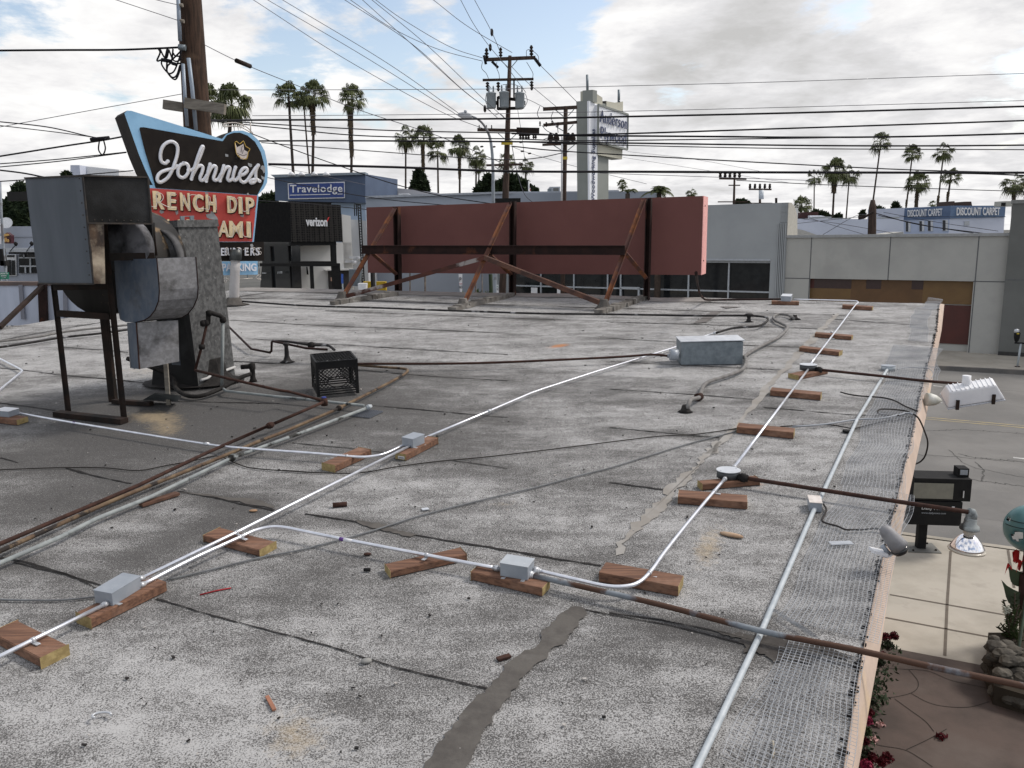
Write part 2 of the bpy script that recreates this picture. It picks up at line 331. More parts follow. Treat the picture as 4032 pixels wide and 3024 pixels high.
dk = MB(); a, b = X('d5', 1400, 420, 2124, 500); a2, b2 = X('d5', 1400, 700, 2124, 900); dk.poly([q+V((0, 0, .002)) for q in (S(a), S(b)+V((9, -5, 0)), S(b2)+V((9, -5, 0)), S(a2))]); struct(dk.build('worn_lane', mat('worn_asphalt', (.14, .137, .132), (.165, .16, .154), .9, 0, 1.2, .6, 40)))
# ================================================================ our roof
far = [X('m', -330, 760), X('m', 0, 708), X('m', 60, 700), X('m', 119, 690), X('m', 200, 680), X('m', 330, 655), X('m', 420, 638), X('m', 486, 629)]+X('f1', 450, 900, 620, 893, 1200, 905)+[X('e2', 830, 405)]+[X('e3', 0, 308), X('e3', 700, 315), X('e3', 1400, 348), X('c7', 690, 500), X('c5', 330, 1330), X('c5', 940, 1345), X('c5', 1560, 1357)]
FARP = [R(p) for p in far]
rgt = X('c5', 1560, 1357)
redge = [X('c8', 1175, 0), X('c8', 1130, 200), X('c8', 1060, 440), X('c8', 990, 740), X('c8', 940, 960), X('c8', 850, 1380), X('d6', 1250, 0), X('d6', 1180, 330), X('d6', 1130, 600), X('d6', 1090, 830), X('d6', 1035, 1202)]
oedge = [X('c5', 1597, 1362), X('c8', 1230, 0), X('c8', 1190, 200), X('c8', 1145, 440), X('c8', 1095, 740), X('c8', 1060, 960), X('c8', 965, 1380), X('d6', 1335, 0), X('d6', 1288, 330), X('d6', 1240, 600), X('d6', 1195, 830), X('d6', 1130, 1202)]
RE = [FARP[-1]]+[R(p) for p in redge]; dlast = (RE[-1]-RE[-3]).normalized(); RE.append(RE[-1]+dlast*4.5)
OE = [R(p, -.13) for p in oedge]; OE.append(OE[-1]+(OE[-1]-OE[-3]).normalized()*4.5)
def resamp(pts, n, pw=1.0):
    P = np.array([tuple(p) for p in pts]); s_ = np.r_[0, np.cumsum(np.linalg.norm(np.diff(P, axis=0), axis=1))]; t = np.linspace(0, 1, n)**pw*s_[-1]
    return np.stack([np.interp(t, s_, P[:, k]) for k in range(3)], 1)
NX, NY = 230, 330
nearR = RE[-1]; nearL = V((-7.5, nearR.y-1.0, 0))
top = resamp(FARP, NX); rgtc = resamp(RE[::-1], NY, 1.6); lft = resamp([nearL, FARP[0]], NY, 1.6); bot = resamp([nearL, nearR], NX)
u_ = np.linspace(0, 1, NX)[None, :, None]; v_ = (np.linspace(0, 1, NY)**1.6)[:, None, None]
G = (1-v_)*bot[None]+v_*top[None]+(1-u_)*lft[:, None]+u_*rgtc[:, None]-((1-u_)*(1-v_)*bot[0]+u_*(1-v_)*bot[-1]+(1-u_)*v_*top[0]+u_*v_*top[-1])
G[:, :, 2] = RZ+RS*G[:, :, 1]
bld = thing('diner_building', (0, 6, 0), 'low diner with a flat grey mineral felt roof and cream edge board, in the foreground', 'building')
pts3 = G.reshape(-1, 3)
rel = pts3-np.array([0, 0, HC]); zc = rel@np.array(fw); ok = zc > .3; zc[~ok] = .3
PU = (CX+F*(rel@np.array(rt))/zc)/1.8228; PV = (CY-F*(rel@np.array(up))/zc)/1.8228
st = np.zeros(len(pts3)); tn = np.zeros(len(pts3)); rs_ = np.zeros(len(pts3))
def sp(arr, cx, cy, rx, ry, amt, rot=0):
    a = math.radians(rot); dx = PU-cx; dy = PV-cy; x = (dx*math.cos(a)+dy*math.sin(a))/rx; y = (-dx*math.sin(a)+dy*math.cos(a))/ry
    arr += amt*np.exp(-(x*x+y*y)*1.2)*ok
for q in ((180, 990, 260, 75, .65), (430, 890, 260, 45, .9), (330, 880, 190, 36, .8), (620, 860, 200, 50, .7), (560, 930, 220, 60, .55), (900, 900, 260, 70, .25), (1150, 1000, 300, 90, .14), (800, 1250, 300, 60, .12), (120, 1090, 240, 50, .45, -8), (900, 860, 190, 60, .22), (1000, 960, 160, 60, .2),
          (470, 1130, 230, 42, .50, -22), (240, 1230, 120, 30, .35, -22), (740, 820, 110, 35, .4), (1200, 900, 220, 50, .15), (1350, 1180, 90, 30, .2), (300, 940, 200, 40, .4),
          (1480, 1000, 160, 40, .12), (1000, 745, 400, 18, .18), (960, 700, 300, 12, .1), (620, 1310, 100, 30, .15), (1330, 1430, 80, 60, .08), (700, 1230, 140, 40, .15), (100, 1340, 120, 30, .1)): sp(st, *q)
for q in ((330, 745, 260, 60, -.35), (1000, 665, 700, 18, -.2), (1850, 720, 120, 50, -.1), (300, 1520, 400, 100, -.12), (900, 1500, 200, 100, -.05)): sp(st, *q)
for q in ((1530, 1180, 30, 55, .5, 28), (640, 1590, 70, 60, .45), (330, 900, 60, 14, .6), (360, 925, 40, 20, .5), (1090, 1090, 60, 12, .2), (1210, 745, 25, 5, .3), (330, 800, 120, 12, .25)): sp(tn, *q)
sp(rs_, 1208, 747, 26, 4, .9, -8); sp(rs_, 1640, 1045, 18, 12, .5); sp(rs_, 270, 800, 90, 6, .2)
# seams
seams = [X('m', 340, 1293, 430, 1322, 560, 1357, 700, 1397, 860, 1441, 1060, 1490), X('m', 0, 1206, 60, 1216, 140, 1240, 185, 1258, 235, 1288), X('d3', 0, 230, 330, 285, 760, 370, 1100, 430, 1500, 500, 2150, 610),
 X('m', 1255, 1315, 1400, 1345, 1500, 1365, 1620, 1392), X('d2', 0, 505, 170, 515), X('d2', 0, 300, 600, 340, 1100, 370, 2212, 435), X('d2', 900, 570, 1250, 600, 1700, 635, 2212, 660), X('d2', 1030, 880, 1400, 910, 1750, 945, 2212, 985),
 X('d2', 0, 150, 770, 190, 1250, 205, 2212, 250), X('d2', 330, 1205, 800, 1250, 1130, 1290), X('d2', 1730, 1360, 2212, 1425), X('c6', 150, 965, 900, 995, 1500, 1020, 2212, 1042),
 X('c6', 420, 890, 1100, 915, 1500, 925, 2160, 945), X('c7', 0, 680, 600, 695, 900, 705, 1450, 725, 1520, 730), X('c7', 0, 798, 500, 825), X('c7', 900, 845, 1370, 860), X('c7', 0, 965, 500, 990, 1000, 1015, 1260, 1028),
 X('c7', 0, 1165, 600, 1205, 1070, 1242), X('c7', 0, 1445, 400, 1485, 800, 1518), X('c7', 130, 580, 700, 600, 1150, 612, 1700, 628), X('c7', 300, 520, 800, 540, 1180, 552), X('c7', 1640, 660, 2212, 700),
 X('c7', 1120, 1300, 1800, 1355, 1960, 1362, 2212, 1370), X('d4', 0, 552, 480, 612), X('d4', 0, 1500, 600, 1600, 900, 1650), X('d1', 0, 560, 130, 595), X('d1', 470, 640, 960, 745), X('d1', 1290, 800, 1640, 865, 1990, 940),
 X('d1', 100, 1320, 450, 1400, 750, 1490), X('c2', 0, 905, 180, 920, 490, 960, 850, 990, 1190, 1025), X('c2', 0, 1180, 440, 1240), X('c2', 0, 685, 540, 585, 820, 540), X('c2', 490, 740, 900, 765, 1020, 780),
 X('f1', 440, 1005, 880, 945), X('f1', 980, 940, 1700, 965, 2212, 985), X('f1', 440, 1030, 900, 1022, 1690, 1048), X('c2', 1810, 525, 2212, 548), X('c2', 1850, 850, 2212, 870), X('c2', 1250, 1165, 2212, 1185), X('e2', 820, 440, 1900, 455), X('e2', 1170, 485, 1460, 492)]
SP = []
for s_ in seams:
    p = [R(q, .0) for q in s_]; n = max(4, int(sum((a-c_).length for a, c_ in zip(p, p[1:]))/.05)); SP.append(resamp(p, n)[:, :2])
SP = np.concatenate(SP); sd2 = np.full(len(pts3), 9.0)
for k in range(0, len(SP), 60):
    dd = ((pts3[:, None, :2]-SP[None, k:k+60])**2).sum(2).min(1); sd2 = np.minimum(sd2, dd)
nz = np.array([mnoise.noise(V((p[0]*1.7, p[1]*1.7, 9))) for p in pts3])
st += np.clip(.30+1.1*nz, 0, 1)*(.55*np.exp(-sd2/.055**2)+.30*np.exp(-sd2/.17**2))
band = np.floor((pts3[:, 0]*math.sin(math.radians(24))+pts3[:, 1]*math.cos(math.radians(24))+.06*nz)/.93).astype(int); rb_ = np.random.RandomState(4).uniform(-.10, .16, 60); st += rb_[band % 60]
me = bpy.data.meshes.new('roof')
idx = np.arange(NX*NY).reshape(NY, NX); fc = np.stack([idx[:-1, :-1], idx[:-1, 1:], idx[1:, 1:], idx[1:, :-1]], -1).reshape(-1, 4)
bump = np.array([mnoise.noise(V((p[0]*.8, p[1]*.8, 3)))*.001 for p in pts3]); vv = pts3.copy(); vv[:, 2] += bump*np.clip((pts3[:, 1]+2)/4, 0, 1)-.001
me.from_pydata([tuple(p) for p in (vv-np.array([0, 6, 0]))], [], [tuple(int(k) for k in f) for f in fc])
for nm, arr in (('stain', st), ('tan', tn), ('rusty', rs_)):
    at = me.attributes.new(nm, 'FLOAT', 'POINT'); at.data.foreach_set('value', arr.astype(np.float32))
me.polygons.foreach_set('use_smooth', [True]*len(me.polygons)); me.update()
ro = bpy.data.objects.new('roof', me); COL.objects.link(ro); ro.parent = bld; ORG['roof'] = V((0, 6, 0))
m = bpy.data.materials.new('mineral_felt_roof'); m.use_nodes = True; t = m.node_tree; b = t.nodes['Principled BSDF']; me.materials.append(m)
tcn = t.nodes.new('ShaderNodeTexCoord')
def tn_(sc, d=4, r=.6, st_=None):
    v0 = tcn.outputs['Object']
    if st_:
        mp = t.nodes.new('ShaderNodeMapping'); mp.inputs['Rotation'].default_value = (0, 0, math.radians(24)); mp.inputs['Scale'].default_value = st_; lnk(t, v0, mp.inputs[0]); v0 = mp.outputs[0]
    n = t.nodes.new('ShaderNodeTexNoise'); n.inputs['Scale'].default_value = sc; n.inputs['Detail'].default_value = d; n.inputs['Roughness'].default_value = r; lnk(t, v0, n.inputs['Vector']); return n.outputs['Fac']
def tm(op, a, c=None, clamp=False):
    n = t.nodes.new('ShaderNodeMath'); n.operation = op; n.use_clamp = clamp
    for i, x in enumerate((a, c)):
        if x is None: continue
        if isinstance(x, (int, float)): n.inputs[i].default_value = x
        else: lnk(t, x, n.inputs[i])
    return n.outputs[0]
def trng(f, a, z, o0=0, o1=1):
    n = t.nodes.new('ShaderNodeMapRange'); lnk(t, f, n.inputs[0])
    for i, x in enumerate((a, z, o0, o1)): n.inputs[i+1].default_value = x
    return n.outputs[0]
def tmix(f, a, z):
    n = t.nodes.new('ShaderNodeMix'); n.data_type = 'RGBA'
    if isinstance(f, (int, float)): n.inputs['Factor'].default_value = f
    else: lnk(t, f, n.inputs['Factor'])
    for k, x in (('A', a), ('B', z)):
        if isinstance(x, tuple): n.inputs[k].default_value = (*x, 1)
        else: lnk(t, x, n.inputs[k])
    return n.outputs['Result']
def ta(nm):
    n = t.nodes.new('ShaderNodeAttribute'); n.attribute_name = nm; return n.outputs['Fac']
fine = tn_(190, 3, .75); mid = tn_(28, 5, .7); big = tn_(1.3, 6, .62); dir_ = tn_(3.2, 6, .7, (.5, 1.6, 1)); blot = tn_(7, 5, .65)
base = tmix(trng(big, .3, .7), (.405, .405, .405), (.345, .344, .343))
spk = tm('ADD', tm('MULTIPLY', fine, .8), tm('MULTIPLY', mid, .26))
# dirt: the speckle threshold falls where there is stain
dirt = tm('ADD', tm('ADD', ta('stain'), tm('MULTIPLY', tm('SUBTRACT', dir_, .48), 1.5)), tm('MULTIPLY', tm('SUBTRACT', blot, .5), 1.1))
thr = tm('SUBTRACT', spk, tm('MULTIPLY', dirt, .17))
sheet = trng(tm('ADD', ta('stain'), tm('ADD', tm('MULTIPLY', tm('SUBTRACT', mid, .5), .9), tm('MULTIPLY', tm('SUBTRACT', dir_, .5), .55))), .12, .9, 0, .92)
film = trng(dir_, .46, .74, .0, .24)
c = tmix(film, tmix(sheet, base, (.118, .114, .11)), (.18, .177, .174))
c = tmix(trng(thr, .465, .565, 1, 0), c, (.068, .066, .065))
grain = tn_(230, 2, .7, (1.1, .9, 1)); c = tmix(trng(tm('SUBTRACT', grain, tm('MULTIPLY', sheet, .045)), .56, .66, 0, .62), c, (.47, .465, .455))
c = tmix(trng(tm('ADD', ta('tan'), tm('MULTIPLY', tm('SUBTRACT', mid, .5), .9)), .15, .6, 0, .6), c, (.36, .28, .17))
c = tmix(trng(tm('ADD', ta('rusty'), tm('MULTIPLY', tm('SUBTRACT', mid, .5), .9)), .25, .7, 0, .8), c, (.40, .17, .07))
lnk(t, c, b.inputs['Base Color']); b.inputs['Roughness'].default_value = .93; b.inputs['Specular IOR Level'].default_value = .25
bp = t.nodes.new('ShaderNodeBump'); bp.inputs['Strength'].default_value = .55; bp.inputs['Distance'].default_value = .003; lnk(t, spk, bp.inputs['Height']); lnk(t, bp.outputs[0], b.inputs['Normal'])
# edge board, walls
m_cream = mat('cream_edge_board', (.58, .46, .38), (.50, .40, .33), .6, 0, 5, .2, 30, c3=(.62, .47, .30), s3=1.2, lo3=.6, hi3=.7)
fb = MB()
nE = len(OE); re_ = resamp([RE[0]]+RE[1:], 40); oe_ = resamp(OE, 40)
re2 = [V(p) for p in re_]; oe2 = [V(p) for p in oe_]
vs = []
for a, o in zip(re2, oe2):
    dv = (o-a); dv.z = 0
    dv = dv.normalized(); vs += [a+V((0, 0, -.004)), a+V((0, 0, .010)), a+dv*.012+V((0, 0, .014)), a+dv*.022+V((0, 0, -.004)), a.lerp(o, .45)+dv*.012, o]
fs = [(i*6+k, i*6+k+1, (i+1)*6+k+1, (i+1)*6+k) for i in range(39) for k in range(5)]
fb.add(vs, fs); fb.build('edge_board', m_cream, bld)
rim = MB(); prng = random.Random(3)
for i in range(700):
    t_ = prng.random(); k = t_*39; a = re2[int(k)].lerp(re2[min(int(k)+1, 39)], k % 1); s_ = prng.uniform(.003, .009)
    a = a+V((prng.uniform(-.022, .004), 0, .0)); rim.box(a, s_*1.3, s_*1.8, s_*.7, prng.uniform(0, 90))
rim.build('broken_tar_edge', m_tar, bld)['kind'] = 'stuff'
wl = MB(); ring = [V(p) for p in FARP]+[OE[0]]+OE[1:]+[nearL]
rc = sum((q for q in (FARP[0], FARP[-1], nearL, RE[-1])), V())/4
def inn(q): d = V((rc.x-q.x, rc.y-q.y, 0)); return q+d.normalized()*1.5
ring = [inn(q) for q in ring]
for a, c_ in zip(ring, ring[1:]+ring[:1]):
    wl.add([V((a.x, a.y, 0)), V((c_.x, c_.y, 0)), V((c_.x, c_.y, c_.z-.35)), V((a.x, a.y, a.z-.35))], [(0, 1, 2, 3)])
wl.build('wall', mat('diner_stucco', (.50, .40, .33), None, .9), bld)
fe = MB()
for a, c_ in zip(FARP, FARP[1:]): fe.add([a+V((0, 0, -.3)), c_+V((0, 0, -.3)), c_+V((0, 0, -.002)), a+V((0, 0, -.002))], [(0, 1, 2, 3)])
fe.build('parapet_cap', mat('felt_dark', (.14, .135, .13), None, .9), bld)
# the dark gravel-free lip along the far edge
lip = MB()
for a, c_ in zip(FARP[8:-4], FARP[9:-3]):
    k = V((0, -1, 0)); k1, k2 = a+k*.42, c_+k*.42
    lip.poly([V((p.x, p.y, roofz(p.y)+.006)) for p in (a+k*.02, c_+k*.02, k2, k1)])
lip.build('edge_flashing', mat('far_lip', (.26, .245, .235), (.20, .19, .18), .95, 0, 5, .3, 60), bld)
# seams
rr = random.Random(5)
for s_ in seams:
    p = [R(q, .0) for q in s_]; n = max(6, int(sum((a-c_).length for a, c_ in zip(p, p[1:]))/.03)); p = [V(q) for q in resamp(p, n)]
    L_, R_ = [], []
    for i, q in enumerate(p):
        tt = (p[min(i+1, n-1)]-p[max(i-1, 0)]); tt.z = 0; s2 = V((tt.y, -tt.x, 0)).normalized()
        dist = q.y; w_ = .0030+.0015*max(dist, 1)*.55; w_ *= .7+1.8*max(0, mnoise.noise(q*2.2+V((9, 0, 0))))+rr.uniform(-.15, .25)
        o = s2*mnoise.noise(q*3)*.012
        for LL, sg in ((L_, 1), (R_, -1)):
            z = q+o+s2*sg*w_*rr.uniform(.35, 1.35); LL.append(V((z.x, z.y, roofz(z.y)+.0025)))
    MB().add(L_+R_, [(i, i+1, n+i+1, n+i) for i in range(n-1)]).build('felt_seam', m_tar, bld)
def patch(px, name, m, dz, jit=.012):
    p = [R(q) for q in px]; p = [V(q) for q in resamp(p+[p[0]], max(24, len(p)*5))][:-1]
    rr2 = random.Random(len(px)); p = [V((q.x+rr2.uniform(-jit, jit), q.y+rr2.uniform(-jit, jit), 0)) for q in p]
    bot_ = [V((q.x, q.y, roofz(q.y)+.001)) for q in p]; cpt = sum(p, V())/len(p)
    topp = [V((q.x, q.y, roofz(q.y)+dz)) for q in p]
    return MB().poly(topp).build(name, m, bld)
patch(X('m', 905, 1675, 960, 1590, 1030, 1510, 1084, 1459, 1098, 1430, 1167, 1390, 1173, 1364, 1212, 1328, 1239, 1310, 1262, 1312, 1268, 1325, 1236, 1366, 1224, 1390, 1194, 1399, 1176, 1430, 1140, 1453, 1105, 1498, 1084, 1518, 1045, 1590, 1000, 1675), 'mastic_patch', m_mas, .005, .008)
patch(X('d4', 0, 1110, 30, 1040, 200, 830, 230, 770, 400, 690, 420, 590, 520, 500, 600, 470, 760, 250, 830, 250, 660, 420, 560, 560, 450, 640, 410, 740, 280, 850, 150, 960, 30, 1110), 'mastic_patch', mat('thin_mastic', (.235, .22, .20), (.29, .28, .265), .9, 0, 6, .3, 60), .003, .02)
patch(X('c7', 700, 1640, 930, 1400, 1050, 1250, 1150, 1130, 1290, 970, 1420, 830, 1500, 750, 1560, 690, 1650, 610, 1680, 610, 1600, 690, 1550, 750, 1470, 840, 1330, 980, 1190, 1130, 1090, 1260, 980, 1400, 740, 1659), 'mastic_patch', mat('thin_mastic', (.235, .215, .19), (.30, .285, .265), .9, 0, 6, .3, 60), .003, .02)
m_all = mat('alligator_tar', (.05, .045, .042), (.075, .07, .065), .85, 0, 14, .9, 25, c3=(.16, .155, .15), s3=22, lo3=.6, hi3=.66)
patch(X('d6', 160, 310, 300, 325, 480, 345, 830, 390, 1100, 480, 1000, 500, 880, 440, 830, 520, 740, 510, 620, 500, 560, 510, 520, 470, 470, 460, 370, 450, 390, 410, 340, 360, 260, 340), 'alligator_patch', m_all, .0045, .012)
patch(X('c7', 610, 690, 740, 605, 810, 605, 700, 685), 'mastic_patch', mat('grey_mastic', (.14, .13, .125), None, .9, 0, 10, .5), .007, .006)
patch(X('c7', 800, 568, 965, 570, 850, 582), 'mastic_patch', MT['grey_mastic'], .007, .006)
patch(X('d1', 1300, 805, 1900, 870, 2000, 930, 1640, 865), 'mastic_patch', m_mas, .0035, .01)
patch(X('d3', 350, 270, 560, 300, 640, 340, 820, 380, 760, 400, 560, 350, 400, 310), 'mastic_patch', m_mas, .0035, .01)
# scattered grit
gr = MB(); rr = random.Random(11)
for i in range(620):
    y = rr.uniform(1.8, 10.5)**1; x = rr.uniform(-.62, .55)*y*1.0; p = V((x, y, roofz(y)+.004)); u, v = proj(p)
    if u > 3300 + (3024-v)*.0: continue
    s_ = rr.choice([.003, .003, .004, .006])*(.7+.5*rr.random())*(1+y*.09); gr.box(p, s_*rr.uniform(1, 2.2), s_, s_*.6, rr.uniform(0, 180), mi=rr.choice([0, 0, 0, 1]))
stuff(gr.build('roof_grit', [m_tar, mat('pale_grit', (.42, .40, .38), None, .9)]), 'scattered dark and pale grit lying over the felt roof', 'grit')
# ================================================================ wood blocks on the roof
BH = {}
def corners(A, B, C, hpx, dz=0, s=1):
    A, B, C = R(A, dz), R(B, dz), R(C, dz); ax = B-A; wv = C-A; axn = V((ax.x, ax.y, 0)).normalized(); pr = wv-axn*wv.dot(axn); pr = V((pr.x, pr.y, 0))
    h = hpx/pxm(A)/math.cos(math.radians(12)); b = [A, B, B+pr, A+pr]
    b = [V((q.x, q.y, roofz(q.y)+dz)) for q in b]; return b, h, axn, pr.normalized()
def block(k, label, A, B, C, hpx, ends=True, wmin=.06):
    b, h, ax, pr = corners(A, B, C, hpx)
    wd = (b[3]-b[0]).length
    wd2 = min(max(wd, wmin), .10); b = [b[0], b[1], b[1]+pr*wd2, b[0]+pr*wd2]; b = [V((q.x, q.y, roofz(q.y)+.002)) for q in b]
    z = V((0, 0, h)); mb = MB()
    n = 7; l = (b[1]-b[0]).length
    t_ = [q+z for q in b]; mb.add(b+t_, [(3, 2, 1, 0), (4, 5, 6, 7), (0, 1, 5, 4), (2, 3, 7, 6)]); mb.add([b[0], b[3], t_[3], t_[0], b[1], b[2], t_[2], t_[1]], [(0, 1, 2, 3), (4, 5, 6, 7)], mi=1)
    mb2 = MB(); mb2.v = mb.v; mb2.f = mb.f; mb2.sm = mb.sm; mb2.mi = mb.mi
    o = mb.build('wood_block', [woodmat(math.degrees(math.atan2(ax.y, ax.x))), m_end])
    bm = bmesh.new(); bm.from_mesh(o.data); bmesh.ops.remove_doubles(bm, verts=bm.verts, dist=1e-5); bm.to_mesh(o.data); bm.free()
    bv = o.modifiers.new('bevel', 'BEVEL'); bv.width = .003; bv.segments = 2
    tag(o, label, 'wood block', 'treated wood blocks holding up the new conduit'); BH[k] = h; return b, h, ax, pr
WM = {}
def woodmat(ang):
    k = round(ang/15)*15
    if k in WM: return WM[k]
    m = m_wood.copy(); t = m.node_tree; tcn = [n for n in t.nodes if n.type == 'TEX_COORD'][0]
    mp = [n for n in t.nodes if n.type == 'MAPPING'][0]; mp.inputs['Rotation'].default_value = (0, 0, -math.radians(k)); mp.inputs['Scale'].default_value = (.12, 2.2, 3.0)
    WM[k] = m; return m
x = X
BL = {}
for k, lab, a, hp in (
 (1, 'flat reddish board with yellow end grain at the lower left corner of the roof', x('d7', 305, 800, -60, 608, 497, 697), 42),
 (2, 'long reddish block lying under the plain grey box nearest the lower left corner', x('d7', 665, 512, 1215, 238, 550, 470), 42),
 (3, 'reddish block with yellow end strapped under two parallel conduits where one bends away', x('d1', 1890, 1280, 1480, 1170, 2003, 1215), 27),
 (4, 'reddish block under the bent conduit just left of the box with a barcode sticker block', x('d2', 707, 1462, 1020, 1320, 590, 1440), 27),
 (5, 'reddish block with a barcode sticker on its black end under a small grey box', x('d2', 1325, 1362, 1603, 1215, 1240, 1340), 26),
 (6, 'reddish block angled under the conduit with a purple band, left of the twin-screw box', x('d3', 622, 697, 1177, 570, 588, 640), 28),
 (7, 'dark reddish block carrying the twin-screw box and rusty pipe', x('d3', 1725, 832, 1208, 712, 1808, 775), 36),
 (8, 'long reddish block under the curved conduit bend right of the twin-screw box', x('m', 1465, 1290, 1293, 1258, 1485, 1252), 42),
 (9, 'straight reddish block just in front of the nearer round box', x('d4', 1000, 752, 495, 710, 1025, 700), 30),
 (10, 'skewed reddish block carrying the nearer round box', x('d4', 672, 612, 1090, 575, 598, 588), 24),
 (11, 'reddish block under the conduit where a cable crosses, right of centre', x('c7', 1335, 1530, 922, 1487, 1360, 1480), 26),
 (12, 'reddish block second in front of the farther round box', x('c7', 1530, 1250, 1165, 1215, 1547, 1212), 22),
 (13, 'skewed reddish block carrying the farther round box', x('c7', 1370, 1100, 1585, 1055, 1290, 1080), 16),
 (14, 'reddish block first behind the farther round box', x('c7', 1665, 927, 1376, 893, 1687, 900), 16),
 (15, 'reddish block second behind the farther round box', x('c7', 1755, 812, 1488, 790, 1771, 785), 15),
 (16, 'far dark block under the conduit near its far right bend', x('c7', 1905, 597, 1688, 583, 1917, 583), 14),
 (17, 'far dark block under the small box at the far edge of the roof', x('c7', 1375, 558, 1177, 553, 1390, 546), 13),
 (18, 'reddish block under the small box at the left edge of the photo', x('d1', 125, 325, -80, 300, 217, 300), 22)):
    BL[k] = block(k, lab, *a, hp)
# barcode sticker
b, h, ax, pr = BL[5]; z = V((0, 0, 1)); e0 = b[0]-ax*.002
st_o = thing('barcode_sticker', e0, 'white barcode sticker stapled to the end of a wood block', 'sticker')
MB().prism([e0+pr*.01+z*.008, e0+pr*.055+z*.008, e0+pr*.055+z*h*.62, e0+pr*.01+z*h*.62], -ax*.0015).build('label', m_white, st_o)
bb = MB(); 
for i in range(9): bb.prism([e0-ax*.002+pr*(.014+i*.0042)+z*.011, e0-ax*.002+pr*(.0158+i*.0042)+z*.011, e0-ax*.002+pr*(.0158+i*.0042)+z*h*.5, e0-ax*.002+pr*(.014+i*.0042)+z*h*.5], -ax*.0006)
bb.build('bars', m_black, st_o)
# ================================================================ conduit boxes
def jbox(label, A, B, C, hpx, dz, lid_m=None, m_=None, screws=2, flange=True, over=.002):
    b, h, ax, pr = corners(A, B, C, hpx, dz); o = thing('junction_box', (b[0]+b[2])/2, label, 'junction box', 'conduit junction boxes')
    z = V((0, 0, 1)); m_ = m_ or m_box
    MB().box8(b, [q+z*h for q in b]).build('body', m_, o, .002)
    g_ = over; lb = [b[0]-ax*g_-pr*g_, b[1]+ax*g_-pr*g_, b[2]+ax*g_+pr*g_, b[3]-ax*g_+pr*g_]; lb = [q+z*(h+.0005) for q in lb]
    MB().box8(lb, [q+z*.0035 for q in lb]).build('lid', lid_m or m_, o, .0012)
    l = (b[1]-b[0]).length; w_ = (b[3]-b[0]).length
    for i in range(screws):
        c_ = b[0]+ax*l*(.2 if i == 0 else .8)+pr*w_*(.3 if i == 0 else .7)+z*(h+.004); MB().lathe(c_, [(.004, 0), (.004, .0015), (.001, .0025)], n=8).build('screw', m_alu, o)
    if flange:
        for q in (b[0]+ax*l*.15, b[0]+ax*l*.85): MB().box(q-pr*.008+z*.0, .016, .02, .002, math.degrees(math.atan2(ax.y, ax.x))).build('mounting_foot', m_alu, o)
    return o, b, h, ax, pr
J1 = jbox('grey steel box on the block nearest the lower left corner, three conduits enter it', *x('d7', 820, 345, 1028, 215, 722, 300), 50, BH[2]+.002)
J2 = jbox('small grey box on the block with the barcode sticker, centre left', *x('d2', 1385, 1250, 1487, 1205, 1297, 1228), 34, BH[5]+.002)
J3 = jbox('grey box with two lid screws where the rusty pipe and bright conduits meet', *x('d3', 1618, 712, 1418, 678, 1685, 650), 52, BH[7]+.002, lid_m=mat('grey_lid_light', (.42, .45, .48), (.36, .39, .42), .45, .2, 9))
J4 = jbox('small grey box with a bright lid at the far edge of the roof', *x('c7', 1315, 530, 1243, 527, 1330, 512), 19, BH[17]+.002, lid_m=m_galvw, flange=False)
J5 = jbox('small grey box with a white lid at the left edge of the photo', *x('d1', 65, 265, -40, 255, 137, 240), 22, BH[18]+.002, lid_m=m_white, flange=False)
J6 = jbox('small square box with an off-white lid on the grey conduit, right side', *x('d4', 1540, 772, 1450, 765, 1562, 720), 36, .002, lid_m=mat('off_white_lid', (.62, .58, .55), (.50, .46, .43), .7, 0, 30), screws=1, flange=False)
def rbox(label, c, rpx, hpx, dz, body=None, lid=None):
    p = R(c, dz); k = pxm(p); r = rpx/k; h = hpx/k; o = thing('round_junction_box', p, label, 'junction box', 'round conduit junction boxes')
    MB().lathe(p, [(r*.96, 0), (r*.96, h)], n=32).build('body', body or mat('dark_box_side', (.06, .065, .07), (.04, .045, .05), .5, .2, 20), o)
    MB().lathe(p+V((0, 0, h+.0005)), [(r, 0), (r, .004)], n=32).build('lid', lid or m_galvw, o, .001)
    for s_ in (-1, 1): MB().lathe(p+V((s_*r*.72, s_*r*.3, h+.0048)), [(.005, 0), (.004, .002)], n=8).build('screw', m_alu, o)
    return o, p, r, h
RB1 = rbox('round dark box with a bright flat lid, nearer of the two on the long conduit', x('d4', 862, 512), 47, 27, BH[10])
RB2 = rbox('round dark box with a bright flat lid, farther of the two on the long conduit', x('c7', 1441, 1024), 33, 20, BH[13])
RB3 = rbox('round grey open-topped box at the far end of the grey conduit', x('c8', 593, 472), 27, 16, .002, body=m_pvc, lid=m_box)
# big galvanised trunking box
b, h, ax, pr = corners(*x('c7', 965, 985, 517, 990, 972, 945), 88, .004); gb = thing('trunking_box', (b[0]+b[2])/2, 'large galvanised metal box with a bent pale lid, lying in the middle of the roof', 'metal box'); z = V((0, 0, 1))
MB().box8(b, [q+z*h for q in b]).build('body', m_galv, gb, .003)
lb = [q+z*(h+.002) for q in (b[0]-ax*.01-pr*.012, b[1]+ax*.008-pr*.012, b[2]+ax*.008+pr*.01, b[3]-ax*.01+pr*.01)]; lt = [q+z*.008 for q in lb]; lt[0] = lt[0]+z*.006; lb[0] = lb[0]+z*.006; lt[3] = lt[3]+z*.008; lb[3] = lb[3]+z*.008
MB().box8(lb, lt).build('lid', m_galvw, gb, .002)
q = R(x('c7', 495, 915), .10)
MB().tube([q-V((.07, 0, 0)), q], [.05, .05], 14).build('side_hub', m_box, gb)
